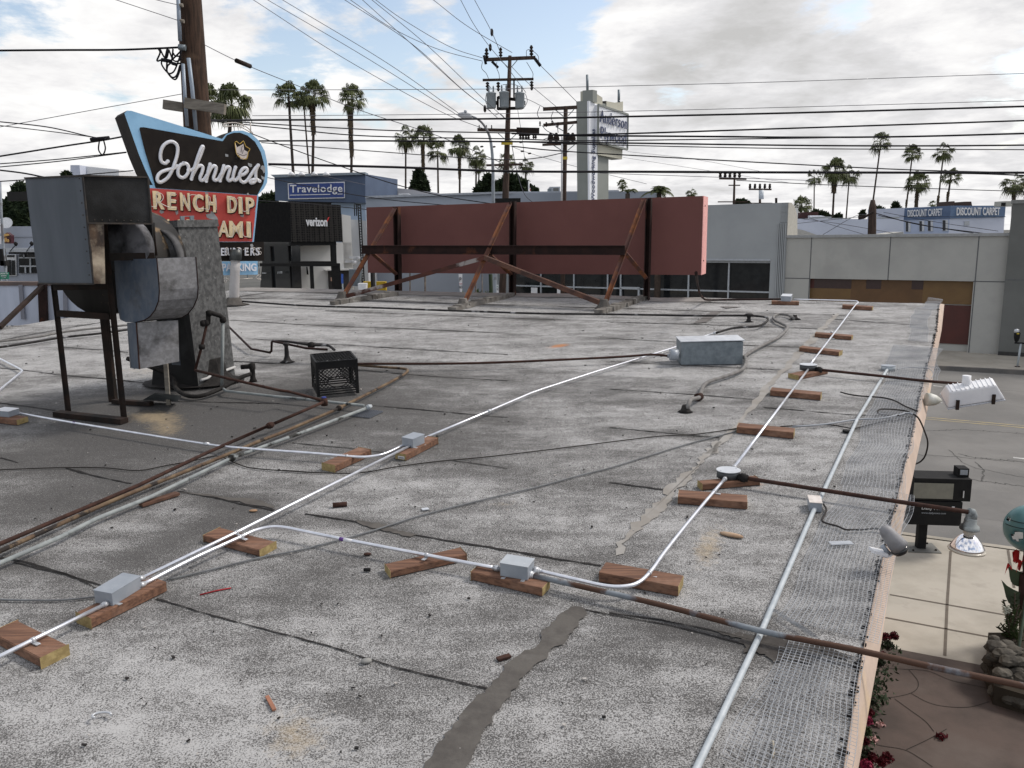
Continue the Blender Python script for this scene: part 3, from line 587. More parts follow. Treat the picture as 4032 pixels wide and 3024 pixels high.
# ================================================================ tubes and pipes
def pipe(name, label, cat, segs, r, m, dz=None, group=None, bands=None, k=6, n=8, sm_=True, y_=None):
    pts = []
    for q in segs:
        if isinstance(q, V): pts.append(q)
        else:
            (u, v), d_ = (q[0:2], q[2]) if len(q) == 3 else (q, dz)
            pts.append(R((u, v), d_))
    if sm_: pts = smooth(pts, k)
    o = MB().tube(pts, r, n).build(name, m); tag(o, label, cat, group); return o, pts
def zz_(pts, d_): return [(p[0], p[1], d_) for p in (pts if isinstance(pts, list) else [pts])]
def fitting(o, p, d_, r=.0125, l=.032, m=m_alu, name='coupling'):
    d_ = d_.normalized(); f_ = MB().tube([p-d_*l/2, p-d_*l/4, p-d_*l/4, p+d_*l/4, p+d_*l/4, p+d_*l/2], [r*.8, r*.8, r, r, r*.8, r*.8], 6).build(name, m, o); return f_
def strap(o, p, d_, m=m_alu):                      # one hole strap
    d_ = d_.normalized(); s_ = d_.cross(V((0, 0, 1))).normalized(); mb = MB(); mb.tube([p-d_*.007, p+d_*.007], .0100, 10)
    mb.box(p+s_*.018-V((0, 0, .011)), .03, .016, .003, math.degrees(math.atan2(s_.y, s_.x))); mb.build('strap', m, o)
def straps(o, pts, pxs):
    for q in pxs:
        j_ = min(range(len(pts)-1), key=lambda i: (V((*proj(pts[i]), 0))-V((*q, 0))).length); a_, b_ = pts[j_], pts[j_+1]
        dn = (b_-a_); p_ = onseg(a_, b_, q); strap(o, p_, dn)
ER = .0082; GC = 'bright new conduit runs'
TOP = .052
o, p = pipe('conduit', 'short bright conduit running off the lower left corner from the nearest grey box', 'conduit', zz_([x('m', -90, 1462), x('d7', 765, 330)], TOP), ER, m_emt, group=GC); straps(o, p, [x('d7', 235, 580)]); fitting(o, p[-1], p[-1]-p[0])
CB1, P1 = pipe('conduit', 'straight bright conduit from the nearest grey box to the box on the barcode block', 'conduit', zz_([x('d7', 1022, 145), x('d1', 1715, 1100), x('d1', 2212, 850), x('d2', 1372, 1222)], TOP), ER, m_emt, group=GC, sm_=False); straps(CB1, P1, [x('d1', 1718, 1100)]); fitting(CB1, P1[-1], P1[-1]-P1[-2]); fitting(CB1, P1[0], P1[1]-P1[0])
CB2, P2 = pipe('conduit', 'bright conduit with a purple band, bending right from the parallel pair', 'conduit', zz_([x('d7', 1030, 190), x('d1', 1400, 1290), x('d1', 1750, 1130), x('d1', 1850, 1085), x('d1', 1960, 1060), x('d1', 2060, 1062), x('d1', 2212, 1092), x('d3', 300, 415), x('d3', 850, 520), x('d3', 1392, 622)], TOP), ER, m_emt, group=GC)
straps(CB2, P2, [x('d1', 1755, 1128), x('d3', 885, 525)]); fitting(CB2, P2[-1], P2[-1]-P2[-3]); fitting(CB2, P2[0], P2[1]-P2[0])
q0, q1 = R(x('d3', 255, 408), TOP), R(x('d3', 285, 414), TOP); MB().tube([q0, q1], ER*1.04, 10).build('band', mat('purple_band', (.10, .03, .22), None, .5), CB2)
q0, q1 = q1, R(x('d3', 345, 425), TOP); MB().tube([q0, q1], ER*1.03, 10).build('sticker', m_white, CB2)
CB3, P3 = pipe('conduit', 'long bluish conduit from the left edge box, passing in front of the exhaust duct legs', 'conduit', zz_([x('d1', 140, 235), x('d1', 540, 305), x('d1', 1480, 455), x('d1', 1800, 490), x('d1', 2212, 520), x('d2', 600, 1300), x('d2', 900, 1325), x('d2', 1040, 1318), x('d2', 1150, 1293), x('d2', 1315, 1218)], .045), ER, m_emt, group=GC)
straps(CB3, P3, [x('d2', 808, 1315)]); fitting(CB3, R(x('d1', 1500, 458), .045), P3[20]-P3[10], .0125, .045); fitting(CB3, P3[-1], P3[-1]-P3[-3]); fitting(CB3, P3[0], P3[1]-P3[0])
q0, q1 = R(x('d1', 530, 303), .045), R(x('d1', 548, 306), .045); MB().tube([q0, q1], ER*1.05, 10).build('band', MT['purple_band'], CB3)
CB4, P4 = pipe('conduit', 'bright conduit from the barcode block box to the tarred pipe behind the big box', 'conduit', zz_([x('d2', 1487, 1160), x('d2', 2050, 925), x('m', 1145, 850), x('m', 1170, 841), x('m', 1290, 802), x('m', 1455, 751), x('c7', 690, 780), x('c7', 765, 758)], .035), ER, m_emt, group=GC, sm_=False)
fitting(CB4, R(x('d2', 2050, 925), .035), P4[1]-P4[0], .012, .05); fitting(CB4, P4[-1], P4[-1]-P4[-2], .016, .07)
CB5, P5 = pipe('conduit', 'bright conduit curving from the twin-screw box back to the nearer round box', 'conduit', zz_([x('d3', 1690, 638), x('m', 1250, 1253), x('m', 1305, 1265), x('m', 1345, 1267), x('m', 1378, 1259), x('m', 1405, 1235), x('m', 1440, 1187), x('m', 1500, 1112), x('d4', 836, 528)], TOP), ER, m_emt, group=GC)
straps(CB5, P5, [x('d4', 283, 1205), x('d4', 763, 620)]); fitting(CB5, P5[0], P5[1]-P5[0]); fitting(CB5, P5[-1], P5[-1]-P5[-2])
CB6, P6 = pipe('conduit', 'straight bright conduit between the two round boxes', 'conduit', zz_([x('d4', 905, 442), x('c7', 1442, 1022)], .05), ER, m_emt, group=GC); straps(CB6, P6, [x('d4', 1143, 133), x('c7', 1335, 1162)]); fitting(CB6, P6[0], P6[1]-P6[0])
CB7, P7 = pipe('conduit', 'bright conduit from the farther round box, bending left at the far roof edge', 'conduit', zz_([x('c7', 1460, 982), x('c7', 1640, 748), x('c7', 1780, 562), x('c7', 1803, 540), x('c7', 1800, 530), x('c7', 1770, 524), x('c7', 1600, 519), x('c7', 1338, 513)], .045), ER, m_emt, group=GC)
straps(CB7, P7, [x('c7', 1535, 862), x('c7', 1592, 780)]); fitting(CB7, R(x('c7', 1610, 752), .045), P7[4]-P7[0], .013, .05)
o, p = pipe('conduit', 'bright bent conduit at the left edge, left of the duct legs', 'conduit', zz_(x('c2', -160, 735, 0, 830, 165, 915, 178, 928, 165, 940, 0, 1075, -120, 1175), .03), ER*1.1, m_emt, group=GC, sm_=False)
# old pipes
GP = 'old rusty pipes on the roof'
o, p = pipe('feed_pipe', 'dark pipe rising from the far roof edge to the billboard underside', 'pipe', [(*x('c7', 1242, 512), .04), (*x('c7', 900, 516), .03), (*x('c7', 720, 518), .03), (*x('c7', 680, 505), .1), (*x('c7', 655, 470), .25), (*x('c7', 638, 400), .55), (*x('c7', 628, 320), .9)], .013, m_rustd, group=GP)
tb, PT = pipe('tarred_pipe', 'long black tar-covered pipe lying across the far roof and looping to the new conduit', 'pipe', zz_([x('c7', 775, 757), x('c7', 900, 722), x('c7', 1060, 710), x('c7', 1120, 690), x('c7', 1150, 660), x('c7', 1115, 640), x('c7', 960, 631), x('c7', 640, 632), x('c7', 0, 622), x('c6', 1700, 985), x('c6', 1300, 972), x('c6', 950, 960), x('c6', 500, 943), x('c6', 0, 928), x('f1', 460, 1062)], .04), .0125, m_tarp, group=GP)
q = R(x('c7', 1010, 678), 0); MB().lathe(q, [(.06, 0), (.03, .012), (.02, .04), (.024, .065), (.07, .075), (.03, .10)], n=12, flat=(1.0, .55)).build('saddle', m_tarp, tb)
fx, _ = pipe('flexible_duct', 'grey flexible hose looping from behind the big metal box to a far roof hole', 'hose', zz_(x('c7', 968, 935, 1050, 880, 1130, 838, 1215, 795, 1270, 750, 1290, 715, 1255, 692, 1205, 668, 1190, 642, 1225, 622, 1290, 627, 1340, 652), .03), .0155, m_flex)
q = R(x('c7', 1345, 658), 0); MB().lathe(q, [(.07, 0), (.03, .02), (.022, .05)], n=10).build('tar_collar', m_tar, fx)
fy, _ = pipe('flexible_duct', 'grey flexible hose snaking forward from the big metal box to a near roof hole', 'hose', [(*a, .03) for a in x('c7', 982, 930, 990, 960, 975, 1010, 920, 1045, 800, 1085, 720, 1112, 680, 1145, 665, 1185, 652, 1222)]+[(*x('c7', 630, 1232), .05), (*x('c7', 590, 1242), .07), (*x('c7', 570, 1285), .05), (*x('c7', 553, 1325), .0)], .0155, m_flex)
q = R(x('c7', 550, 1330), 0); MB().lathe(q, [(.055, 0), (.035, .012), (.022, .05)], n=9).build('tar_collar', m_tar, fy); q = R(x('c7', 652, 1222), .03); MB().tube([q-V((.02, .01, 0)), q+V((.015, .02, 0))], .028, 12).build('clamp', m_rust, fy)
o, p = pipe('iron_pipe', 'dark iron pipe running straight from the milk crate to the big metal box', 'pipe', zz_([x('c7', 430, 925), x('c7', 300, 915), x('c7', 0, 935), x('c6', 1250, 1345), x('c6', 380, 1350), x('m', 690, 786)], .06), .0105, m_rust, group=GP)
q0, q1 = R(x('c7', 420, 925), .06), R(x('c7', 500, 925), .06); MB().tube([q0, q1], .017, 10).build('sleeve', m_box, o)
o, p = pipe('bent_pipe', 'tan and rust flaking pipe, middle of the three parallel pipes, elbowing round to the crate', 'pipe', zz_([x('d2', 840, 520), x('d2', 1100, 541), x('d2', 1290, 555), x('d2', 1335, 568), x('d2', 1325, 592), x('d2', 1250, 640), x('d2', 1000, 770), x('d2', 740, 900), x('d2', 500, 1005), x('d2', 250, 1110), x('d2', 0, 1205), x('d1', 1900, 430), x('d1', 1500, 595), x('d1', 900, 835), x('d1', 500, 1010), x('d1', 0, 1235), x('d1', -150, 1300)], .035), .0112, m_tan, group=GP); fitting(o, R(x('d2', 745, 898), .035), p[40]-p[36], .021, .06, m_tan)
o, p = pipe('rusty_pipe', 'dark rusty pipe, rearmost of the three parallel pipes at left', 'pipe', [(*x('d2', 612, 845), .10), (*x('d2', 140, 1050), .06), (*x('d1', 1960, 320), .06), (*x('d1', 1500, 522), .05), (*x('d1', 1000, 760), .05), (*x('d1', 0, 1182), .05), (*x('d1', -200, 1268), .05)], .0112, m_rust, group=GP, sm_=False)
fitting(o, R(x('d2', 140, 1050), .06), p[1]-p[0], .022, .05, m_rust); q = R(x('d2', 612, 842), .10); MB().lathe(q-V((0, 0, .03)), [(.024, 0), (.026, .03), (.02, .055)], n=10).build('elbow', m_rust, o); MB().lathe(q+V((0, 0, .026)), [(.019, 0), (.015, .008)], n=8).build('blue_cap', mat('blue_tape', (.03, .05, .25), None, .6), o)
o, p = pipe('grey_pipe', 'flaking grey-white pipe, frontmost of the three parallel pipes at left', 'pipe', zz_([x('d2', 1000, 893), x('d2', 400, 1120), x('d2', 0, 1265), x('d1', 1690, 555), x('d1', 1100, 840), x('d1', 700, 1000), x('d1', 450, 1128), x('d1', 0, 1322), x('d1', -160, 1390)], .035), .0112, m_wht, group=GP, sm_=False)
fitting(o, R(x('d1', 1690, 555), .035), p[1]-p[0], .022, .05, m_wht); fitting(o, R(x('d2', 1000, 890), .04), p[1]-p[0], .018, .05, m_pvc)
o, p = pipe('galvanised_pipe', 'grey galvanised pipe from the chimney foot past the front of the crate', 'pipe', zz_([x('c2', 1760, 1062), x('c2', 1790, 1085), x('c2', 2212, 1132), x('d2', 300, 808), x('d2', 960, 878)], .045), .0108, m_wht, group=GP, sm_=False)
o, p = pipe('rusty_branch_pipe', 'rusty pipe from the chimney riser sloping forward to the three pipes', 'pipe', [(*x('c2', 1545, 920), .22), (*x('c2', 1800, 985), .19), (*x('c2', 2212, 1080), .15), (*x('d2', 300, 755), .12), (*x('d2', 600, 835), .10)], .0108, m_rust, group=GP, sm_=False)
CHB = R(x('c2', 1575, 1070)); cpl = PL(CHB+V((.05, -.03, 0)), 25)
rp = thing('gas_riser', R(x('c2', 1760, 1062)), 'black and grey pipe riser with elbows beside the tall chimney', 'pipe')
a_ = cpl.ats(x('c2', 1610, 548, 1650, 545, 1648, 470, 1665, 465, 1740, 488, 1765, 510, 1765, 545), .03)
MB().tube(a_, .019, 10).build('upper_elbows', m_tar, rp); a_ = cpl.ats(x('c2', 1640, 545, 1598, 730, 1545, 920), .03); MB().tube(a_, .0108, 10).build('dark_riser', m_rust, rp)
MB().tube(cpl.ats(x('c2', 1765, 540, 1757, 1062), .03), .0135, 10).build('grey_riser', m_wht, rp); q = cpl.at(x('c2', 1598, 735), .03); MB().lathe(q-V((0, 0, .02)), [(.02, 0), (.026, .01), (.026, .03), (.02, .04)], n=10).build('union', m_tar, rp)
for q in (x('c2', 1655, 470), x('c2', 1765, 520), x('c2', 1610, 550), x('c2', 1635, 545)):
    MB().lathe(cpl.at(q, .03)-V((0, 0, .025)), [(.012, 0), (.026, .01), (.026, .04), (.012, .05)], n=10).build('elbow', m_tar, rp)
o, p = pipe('rubber_hose', 'dark hose drooping from the lower duct to a tee behind the chimney', 'hose', [V(CHB+V((-.42, -.28, .30))), (*x('c2', 1345, 960), .12), (*x('c2', 1390, 1060), .05), (*x('c2', 1480, 1120), .03), (*x('c2', 1600, 1122), .03), (*x('c2', 1760, 1060), .05), (*x('c2', 1890, 985), .09), (*x('c2', 1985, 950), .10)], .017, m_tar)
q = R(x('c2', 2005, 1010)); tt = MB().lathe(q, [(.035, 0), (.022, .03), (.022, .10), (.028, .11), (.028, .15), (.01, .16)], n=10); tt.tube([q+V((0, 0, .13)), q+V((-.09, -.01, .125))], .02, 10); tag(tt.build('vent_tee', m_tar), 'short black tee stub standing right of the chimney foot', 'pipe fitting')
o, p = pipe('dark_pipe', 'dark pipe stepping up behind the milk crate', 'pipe', [(*x('c2', 1810, 575), .10), (*x('c2', 1990, 752), .05), (*x('c2', 2140, 782), .04), (*x('d2', 130, 415), .04), (*x('d2', 152, 405), .05), (*x('d2', 155, 325), .16), (*x('d2', 165, 318), .17), (*x('d2', 300, 345), .16), (*x('d2', 450, 378), .14), (*x('d2', 640, 390), .13)], .011, m_rustd, group=GP, sm_=False)
o, p = pipe('tarred_branch_pipe', 'second dark pipe on the tar post behind the milk crate', 'pipe', zz_([x('d2', 175, 316), x('d2', 300, 322), x('d2', 500, 350), x('d2', 640, 355), x('d2', 700, 392)], .16), .012, m_tarp, group=GP); fitting(o, R(x('d2', 500, 350), .16), V((1, 0, 0)), .03, .06, m_tar)
q = R(x('d2', 290, 500)); q2 = MB().lathe(q, [(.07, 0), (.035, .02), (.022, .06), (.018, .15), (.03, .165), (.03, .18)], n=12); tag(q2.build('pipe_support', m_tarp), 'tar-coated post holding up pipes behind the milk crate', 'pipe support')
o, p = pipe('grey_pipe', 'grey pipe crossing the roof behind the duct legs at far left', 'pipe', zz_([x('c2', -200, 712), x('c2', 0, 692), x('c2', 300, 655), x('c2', 540, 612), x('c2', 1000, 563), x('c2', 1100, 552)], .04), .0125, m_flex, group=GP)
o, p = pipe('tarred_pipe', 'black tar-patched pipe crossing behind the duct legs, nearer than the grey one', 'pipe', zz_([x('c2', -200, 758), x('c2', 0, 738), x('c2', 250, 700), x('c2', 500, 660), x('c2', 800, 628), x('c2', 1020, 598)], .03), .0125, m_tarp, group=GP)
# arms sticking out over the street
RP1, Q1 = pipe('lamp_arm_pipe', 'long rusty and grey pipe reaching out over the patio, lower right', 'pipe', zz_([x('d3', 1650, 675), x('m', 1400, 1300), x('m', 1640, 1362), x('m', 1840, 1402), x('m', 2030, 1444), x('m', 2212, 1482), x('m', 2420, 1528)], .045), .0112, m_rustg, group='arms reaching past the roof edge', k=4)
fitting(RP1, R(x('d3', 1640, 672), .045), Q1[1]-Q1[0], .018, .03); fitting(RP1, R(x('d3', 1680, 640), .052), Q1[1]-Q1[0], .017, .03)
RP2, Q2 = pipe('lamp_arm_pipe', 'rusty pipe from the nearer round box carrying the chrome lamp', 'pipe', zz_([x('d4', 950, 515), x('m', 1870, 1073), x('m', 2092, 1106)], .05), .0112, m_rust, group='arms reaching past the roof edge', k=4); fitting(RP2, R(x('d4', 970, 518), .05), Q2[1]-Q2[0], .025, .05, m_tar)
RP3, Q3 = pipe('lamp_arm_pipe', 'rusty pipe from the farther round box carrying the white floodlight', 'pipe', zz_([x('c7', 1500, 1022), x('m', 1900, 812), x('c8', 1000, 600), x('c8', 1500, 640)], .045), .0112, m_rust, group='arms reaching past the roof edge', k=4); fitting(RP3, R(x('c7', 1520, 1025), .045), Q3[1]-Q3[0], .028, .05, m_tar)
PV, Q4 = pipe('plastic_conduit', 'plain grey conduit running along the right side parallel to the wire mesh', 'conduit', zz_([x('c8', 588, 462), x('c7', 1800, 1380), x('m', 1775, 1070), x('m', 1757, 1105), x('m', 1640, 1375), x('m', 1505, 1659), x('m', 1440, 1790)], .016), .0112, m_pvc, sm_=False)
# cables
o, p = pipe('cable', 'grey cable at the lower left that disappears behind the nearest box', 'cable', zz_(x('m', -60, 1290, 0, 1295, 100, 1297, 160, 1294, 225, 1286), .008), .0045, m_cab)
o, p = pipe('cable', 'long grey cable from the nearest box diagonally across to the wood block right of centre', 'cable', zz_(x('m', 365, 1252, 450, 1232, 560, 1205, 640, 1190, 700, 1175, 800, 1148, 900, 1116, 1000, 1090, 1080, 1071, 1160, 1052, 1240, 1030, 1320, 1010, 1400, 985, 1500, 955, 1597, 930), .008), .0045, m_cab)
o, p = pipe('cable', 'pale grey cable from the crossed block to the bundle at the roof edge', 'cable', zz_(x('c7', 1330, 1437, 1560, 1420, 1800, 1385, 1950, 1380, 2050, 1362, 2130, 1345)+x('c8', 780, 985, 850, 985, 890, 1000), .02), .006, m_cabl)
o, p = pipe('cable', 'thin dark wire wandering from the left edge behind the blocks to the crossed block', 'cable', zz_(x('d1', -100, 648, 0, 645, 400, 630, 750, 630, 1000, 650, 1200, 615, 1400, 580, 1520, 552, 1600, 548, 1720, 600, 1850, 635, 2212, 660)+x('d2', 250, 1440, 500, 1460, 900, 1465, 1250, 1410, 1600, 1365, 2212, 1305)+x('c7', 200, 1525, 400, 1505, 600, 1495, 800, 1470, 925, 1450), .008), .0035, m_cabd)
o, p = pipe('cable', 'brown cable looping under the grey conduit to the roof edge bundle', 'cable', zz_(x('c7', 1240, 1437, 1450, 1425, 1600, 1425, 1700, 1440, 1780, 1450, 1900, 1420, 2050, 1390)+x('c8', 650, 1080, 780, 1050, 890, 1025), .01), .004, m_cabd)
o, p = pipe('cable', 'dark cable with a frayed end reaching in from the roof edge bundle', 'cable', zz_(x('c8', 30, 735, 120, 760, 250, 780, 400, 790, 520, 800, 620, 820, 700, 850, 780, 895, 860, 930, 945, 962), .02), .0055, m_cabd)
o, p = pipe('cable', 'dark cable bent back on itself in a loop beside the roof edge bundle', 'cable', zz_(x('c8', 890, 1000, 840, 970, 780, 955, 640, 940, 520, 937, 480, 950, 470, 975, 495, 1000, 620, 1015, 720, 1010), .02), .005, m_cabd)
EO = R(x('c8', 900, 1000), .03); ep = PL(EO+V((.1, 0, 0)), 0)
pts = [EO]+ep.ats(x('c8', 950, 1040, 990, 1110, 1030, 1210, 1062, 1310, 1060, 1400, 1030, 1500, 980, 1560, 915, 1592)); o = MB().tube(smooth(pts), .0055, 8).build('cable', m_cabd); tag(o, 'black cable hanging in a loop outside the roof edge', 'cable')
o, p = pipe('cable', 'black twisted cable from the off-white lidded box to the bullet floodlight', 'cable', zz_(x('d5', 108, 600, 135, 645, 130, 690, 95, 765, 150, 795, 250, 822, 330, 855, 420, 857, 520, 855, 620, 845, 705, 862), .015), .0045, m_cabd)
o, p = pipe('cable', 'thin pale wire from the grey round box over the roof edge', 'cable', zz_(x('c8', 700, 465, 760, 455, 850, 442, 960, 448, 1060, 450, 1110, 480, 1130, 520, 1110, 570), .03), .003, m_cabl)
# milk crate
b, h, ax, pr = corners(*x('d2', 560, 820, 910, 785, 385, 745), 0); h = 302*.4521/pxm(b[0])/.99
crt = thing('milk_crate', (b[0]+b[2])/2, 'black plastic milk crate turned upside down over pipe fittings', 'milk crate')
b = [q+V((0, 0, .015)) for q in b]; z = V((0, 0, 1)); m_pl = mat('black_plastic', (.007, .007, .008), (.012, .012, .012), .6, 0, 10)
cen = sum(b, V())/4
mb = MB(); 
for q in b: MB().box(q+(cen-q)*.03, .022, .022, h*.98, math.degrees(math.atan2(ax.y, ax.x))).build('corner_post', m_pl, crt)
mt = MB(); mr_ = MB(); ml = MB()
for i in range(4):
    p0, p1 = b[i], b[(i+1) % 4]; d_ = (p1-p0).normalized(); l = (p1-p0).length; n_ = d_.cross(z)
    mt.bar(p0+z*(h*.885), p1+z*(h*.885), .008, h*.21, side=n_)
    for zz0 in (.012, .03, .048): mr_.bar(p0+z*zz0, p1+z*zz0, .006, .009, side=n_)
    lo, hi = .055, h*.78; ov = (l/2, .105, .075, .04)
    for sg in (-1, 1):
        k = -hi
        while k < l+hi:
            pts = []
            for s_ in np.linspace(0, 1, 15):
                xx = k+(hi-lo)*s_*sg*1.15+(0 if sg > 0 else (hi-lo)); zz2 = lo+(hi-lo)*s_
                inside = 0 <= xx <= l and not (((xx-ov[0])/ov[2])**2+((zz2-ov[1])/ov[3])**2 < 1 and i in (0, 1, 2, 3))
                if inside: pts.append(p0+d_*xx+z*zz2)
                else:
                    if len(pts) > 1: ml.bar(pts[0], pts[-1], .006, .005)
                    pts = []
            if len(pts) > 1: ml.bar(pts[0], pts[-1], .006, .005)
            k += .030
    ring = [p0+d_*(ov[0]+ov[2]*math.cos(a_))+z*(ov[1]+ov[3]*math.sin(a_)) for a_ in np.linspace(0, 2*math.pi, 21)]; mr_.tube(ring, .004, 5)
mt.build('rim_band', m_pl, crt); mr_.build('ribs', m_pl, crt); ml.build('side_lattice', m_pl, crt)
tl = MB(); c0 = b[0]+z*h*.985; e1_, e2_ = b[1]-b[0], b[3]-b[0]
for k in np.linspace(-.92, .92, 14):
    for sg in (0, 1):
        a0 = max(0, -k); a1 = min(1, 1-k)
        if sg == 0: tl.bar(c0+e1_*(a0+k)+e2_*a0, c0+e1_*(a1+k)+e2_*a1, .005, .005)
        else: tl.bar(c0+e1_*(1-a0-k)+e2_*a0, c0+e1_*(1-a1-k)+e2_*a1, .005, .005)
for i in range(4): tl.bar(b[i]+z*h*.985, b[(i+1) % 4]+z*h*.985, .014, .01)
tl.build('top_lattice', m_pl, crt)
# ================================================================ exhaust duct with housing on a steel stand
F1, F2, F3 = R(x('c2', 985, 1308)), R(x('c2', 545, 1260)), R(x('c2', 898, 1165))
ex = thing('exhaust_duct', F1, 'soot-stained sheet metal exhaust duct and housing on a black steel stand', 'exhaust duct')
K = D(x('f2', 722, 92), 5.25); pl1 = PL(K, 180-35+180); pl1 = PL(K, -33); pr1 = PL(K, 36)
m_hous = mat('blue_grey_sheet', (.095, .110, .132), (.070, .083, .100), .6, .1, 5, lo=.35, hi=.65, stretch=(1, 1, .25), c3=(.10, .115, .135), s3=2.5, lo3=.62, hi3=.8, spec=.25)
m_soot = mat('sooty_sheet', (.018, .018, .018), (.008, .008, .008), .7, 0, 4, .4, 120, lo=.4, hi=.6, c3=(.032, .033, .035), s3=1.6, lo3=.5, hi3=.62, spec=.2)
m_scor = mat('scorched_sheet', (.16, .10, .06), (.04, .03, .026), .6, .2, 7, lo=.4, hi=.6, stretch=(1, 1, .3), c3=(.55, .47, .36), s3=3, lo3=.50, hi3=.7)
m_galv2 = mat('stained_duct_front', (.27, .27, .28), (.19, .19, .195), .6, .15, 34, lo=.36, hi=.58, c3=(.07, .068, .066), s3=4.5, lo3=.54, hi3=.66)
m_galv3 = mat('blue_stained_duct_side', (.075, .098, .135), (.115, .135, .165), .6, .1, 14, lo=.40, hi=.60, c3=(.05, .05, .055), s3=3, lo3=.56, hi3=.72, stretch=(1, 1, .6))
lf = [pl1.at(q) for q in x('f2', 218, 114, 722, 92, 818, 1034, 335, 1030)]; back = pr1.t*.5
hb = [lf[3], lf[2], lf[2]+back, lf[3]+back]
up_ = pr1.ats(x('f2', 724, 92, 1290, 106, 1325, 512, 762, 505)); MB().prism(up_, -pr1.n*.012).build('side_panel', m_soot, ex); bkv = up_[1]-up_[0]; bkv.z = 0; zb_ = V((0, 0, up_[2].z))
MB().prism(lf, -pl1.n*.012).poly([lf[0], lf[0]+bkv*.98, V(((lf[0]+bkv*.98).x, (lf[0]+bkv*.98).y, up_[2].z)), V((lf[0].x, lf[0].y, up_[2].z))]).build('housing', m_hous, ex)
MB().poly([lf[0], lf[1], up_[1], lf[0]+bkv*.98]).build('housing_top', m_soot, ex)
lo_ = pr1.ats(x('f2', 762, 507, 905, 510, 918, 1034, 820, 1034, 800, 760), .001); MB().prism(lo_, -pr1.n*.012).build('scorched_strip', m_scor, ex)
mb = MB()
for a_, b_ in ((lf[0], lf[1]), (lf[1], lf[2]), (lf[3], lf[2]), (up_[3], up_[2]), (up_[0], up_[1]), (up_[1], up_[2])): mb.bar(a_+V((0, -.004, 0)), b_+V((0, -.004, 0)), .010, .010)
mb.build('folded_edges', mat('edge_soot', (.03, .03, .032), (.06, .05, .042), .7, 0, 12, spec=.2), ex)
mb = MB()
for i in range(9):
    for a_, b_ in ((up_[3], up_[2]), (lf[1], lf[2])): mb.lathe(a_.lerp(b_, (i+.5)/9)+V((-.018, -.012, .02)), [(.005, 0), (.003, .004)], axis=(0, -1, 0), n=6)
mb.build('rivets', MT['edge_soot'], ex)
# scroll drum behind
dc = D(x('f2', 830, 850), 5.75); dax = V((.30, 1, 0)).normalized()
MB().lathe(dc, [(.001, -.0), (.37, -.0), (.37, .5), (.001, .5)], axis=dax, n=36).build('fan_scroll', mat('dark_stained_drum', (.03, .028, .026), (.018, .017, .016), .6, .2, 6, c3=(.17, .12, .07), s3=5, lo3=.58, hi3=.66, stretch=(1, 1, .2)), ex)
dc2 = D(x('f2', 1080, 720), 5.62); MB().lathe(dc2, [(.001, 0), (.19, 0), (.20, .03), (.20, .06)], axis=dax, n=32).build('fan_cover', mat('soot_ring_disc', (.16, .16, .175), (.03, .03, .032), .7, 0, 3.2, lo=.42, hi=.55), ex)
MB().prism([D(x('f2', a_, b__), 5.78) for a_, b__ in ((905, 500), (1320, 500), (1345, 860), (940, 900))], V((0, .05, 0))).build('inner_shade_plate', m_soot, ex)  # dark plate added to stand for the shade inside the housing
dc3 = D(x('f2', 1330, 800), 6.0); MB().lathe(dc3, [(.001, 0), (.19, 0), (.19, .01), (.195, .012), (.21, .0), (.21, .08)], axis=dax, n=32).build('rear_drum', mat('dusty_drum', (.12, .12, .125), (.03, .03, .03), .8, 0, 3, lo=.4, hi=.6), ex)
# curved elbow duct
kd = D(x('f2', 1365, 813), 5.42); dl = PL(kd, -30); dr = PL(kd, 42)
prof = dl.ats(x('f2', 985, 822, 1365, 813, 1378, 950, 1388, 1090, 1382, 1180, 1350, 1262, 1305, 1320, 1255, 1352, 1180, 1370, 1095, 1368, 1045, 1345, 1022, 1230, 1008, 1050, 995, 900))
vec = dr.at(x('f2', 1705, 800))-kd; q = [p_+vec for p_ in prof]; n_ = len(prof)
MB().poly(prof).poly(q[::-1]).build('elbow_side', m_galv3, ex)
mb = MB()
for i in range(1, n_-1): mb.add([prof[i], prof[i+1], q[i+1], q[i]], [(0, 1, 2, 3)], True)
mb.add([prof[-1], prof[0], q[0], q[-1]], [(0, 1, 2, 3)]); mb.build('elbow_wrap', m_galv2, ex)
MB().tube([p_+vec*.0 for p_ in prof[1:9]], .004, 5).tube([p_ for p_ in q[1:9]], .004, 5).build('elbow_seam', m_rustd, ex)
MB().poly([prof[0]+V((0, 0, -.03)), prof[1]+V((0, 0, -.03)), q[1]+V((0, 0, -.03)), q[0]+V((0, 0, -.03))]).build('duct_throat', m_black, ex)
MB().bar(D(x('f2', 955, 800), 5.5), D(x('f2', 1345, 795), 5.6), .02, .05).build('throat_lip', m_steel, ex)
# lower box duct
kl = D(x('c2', 1080, 552), 5.5); ll_ = PL(kl, -45); lr_ = PL(kl, 38)
a_ = ll_.ats(x('c2', 1005, 545, 1080, 545, 1105, 912, 1040, 905)); f_ = lr_.ats(x('c2', 1080, 545, 1410, 525, 1420, 850, 1105, 912))
vv_ = a_[0]-a_[1]
MB().poly(a_).poly([p_+(f_[1]-f_[0]) for p_ in a_]).poly([f_[0]+vv_, f_[1]+vv_, f_[1], f_[0]]).build('outlet_side', m_galv3, ex)
MB().poly(f_).poly([p_+vv_ for p_ in f_]).build('outlet_front', m_galv2, ex)
MB().bar(f_[0], f_[3], .008, .008).build('outlet_edge', m_rust, ex)
def leg(a, b, w_, nm='leg', m=m_steel):
    mb = MB(); d_ = (b-a).normalized(); mb.bar(a, b, w_, .006, side=V((1, .3, 0))); mb.bar(a+V((-w_/2, .0, 0)), b+V((-w_/2, .0, 0)), w_*.9, .006, side=V((-.3, 1, 0))); return mb.build(nm, m, ex)
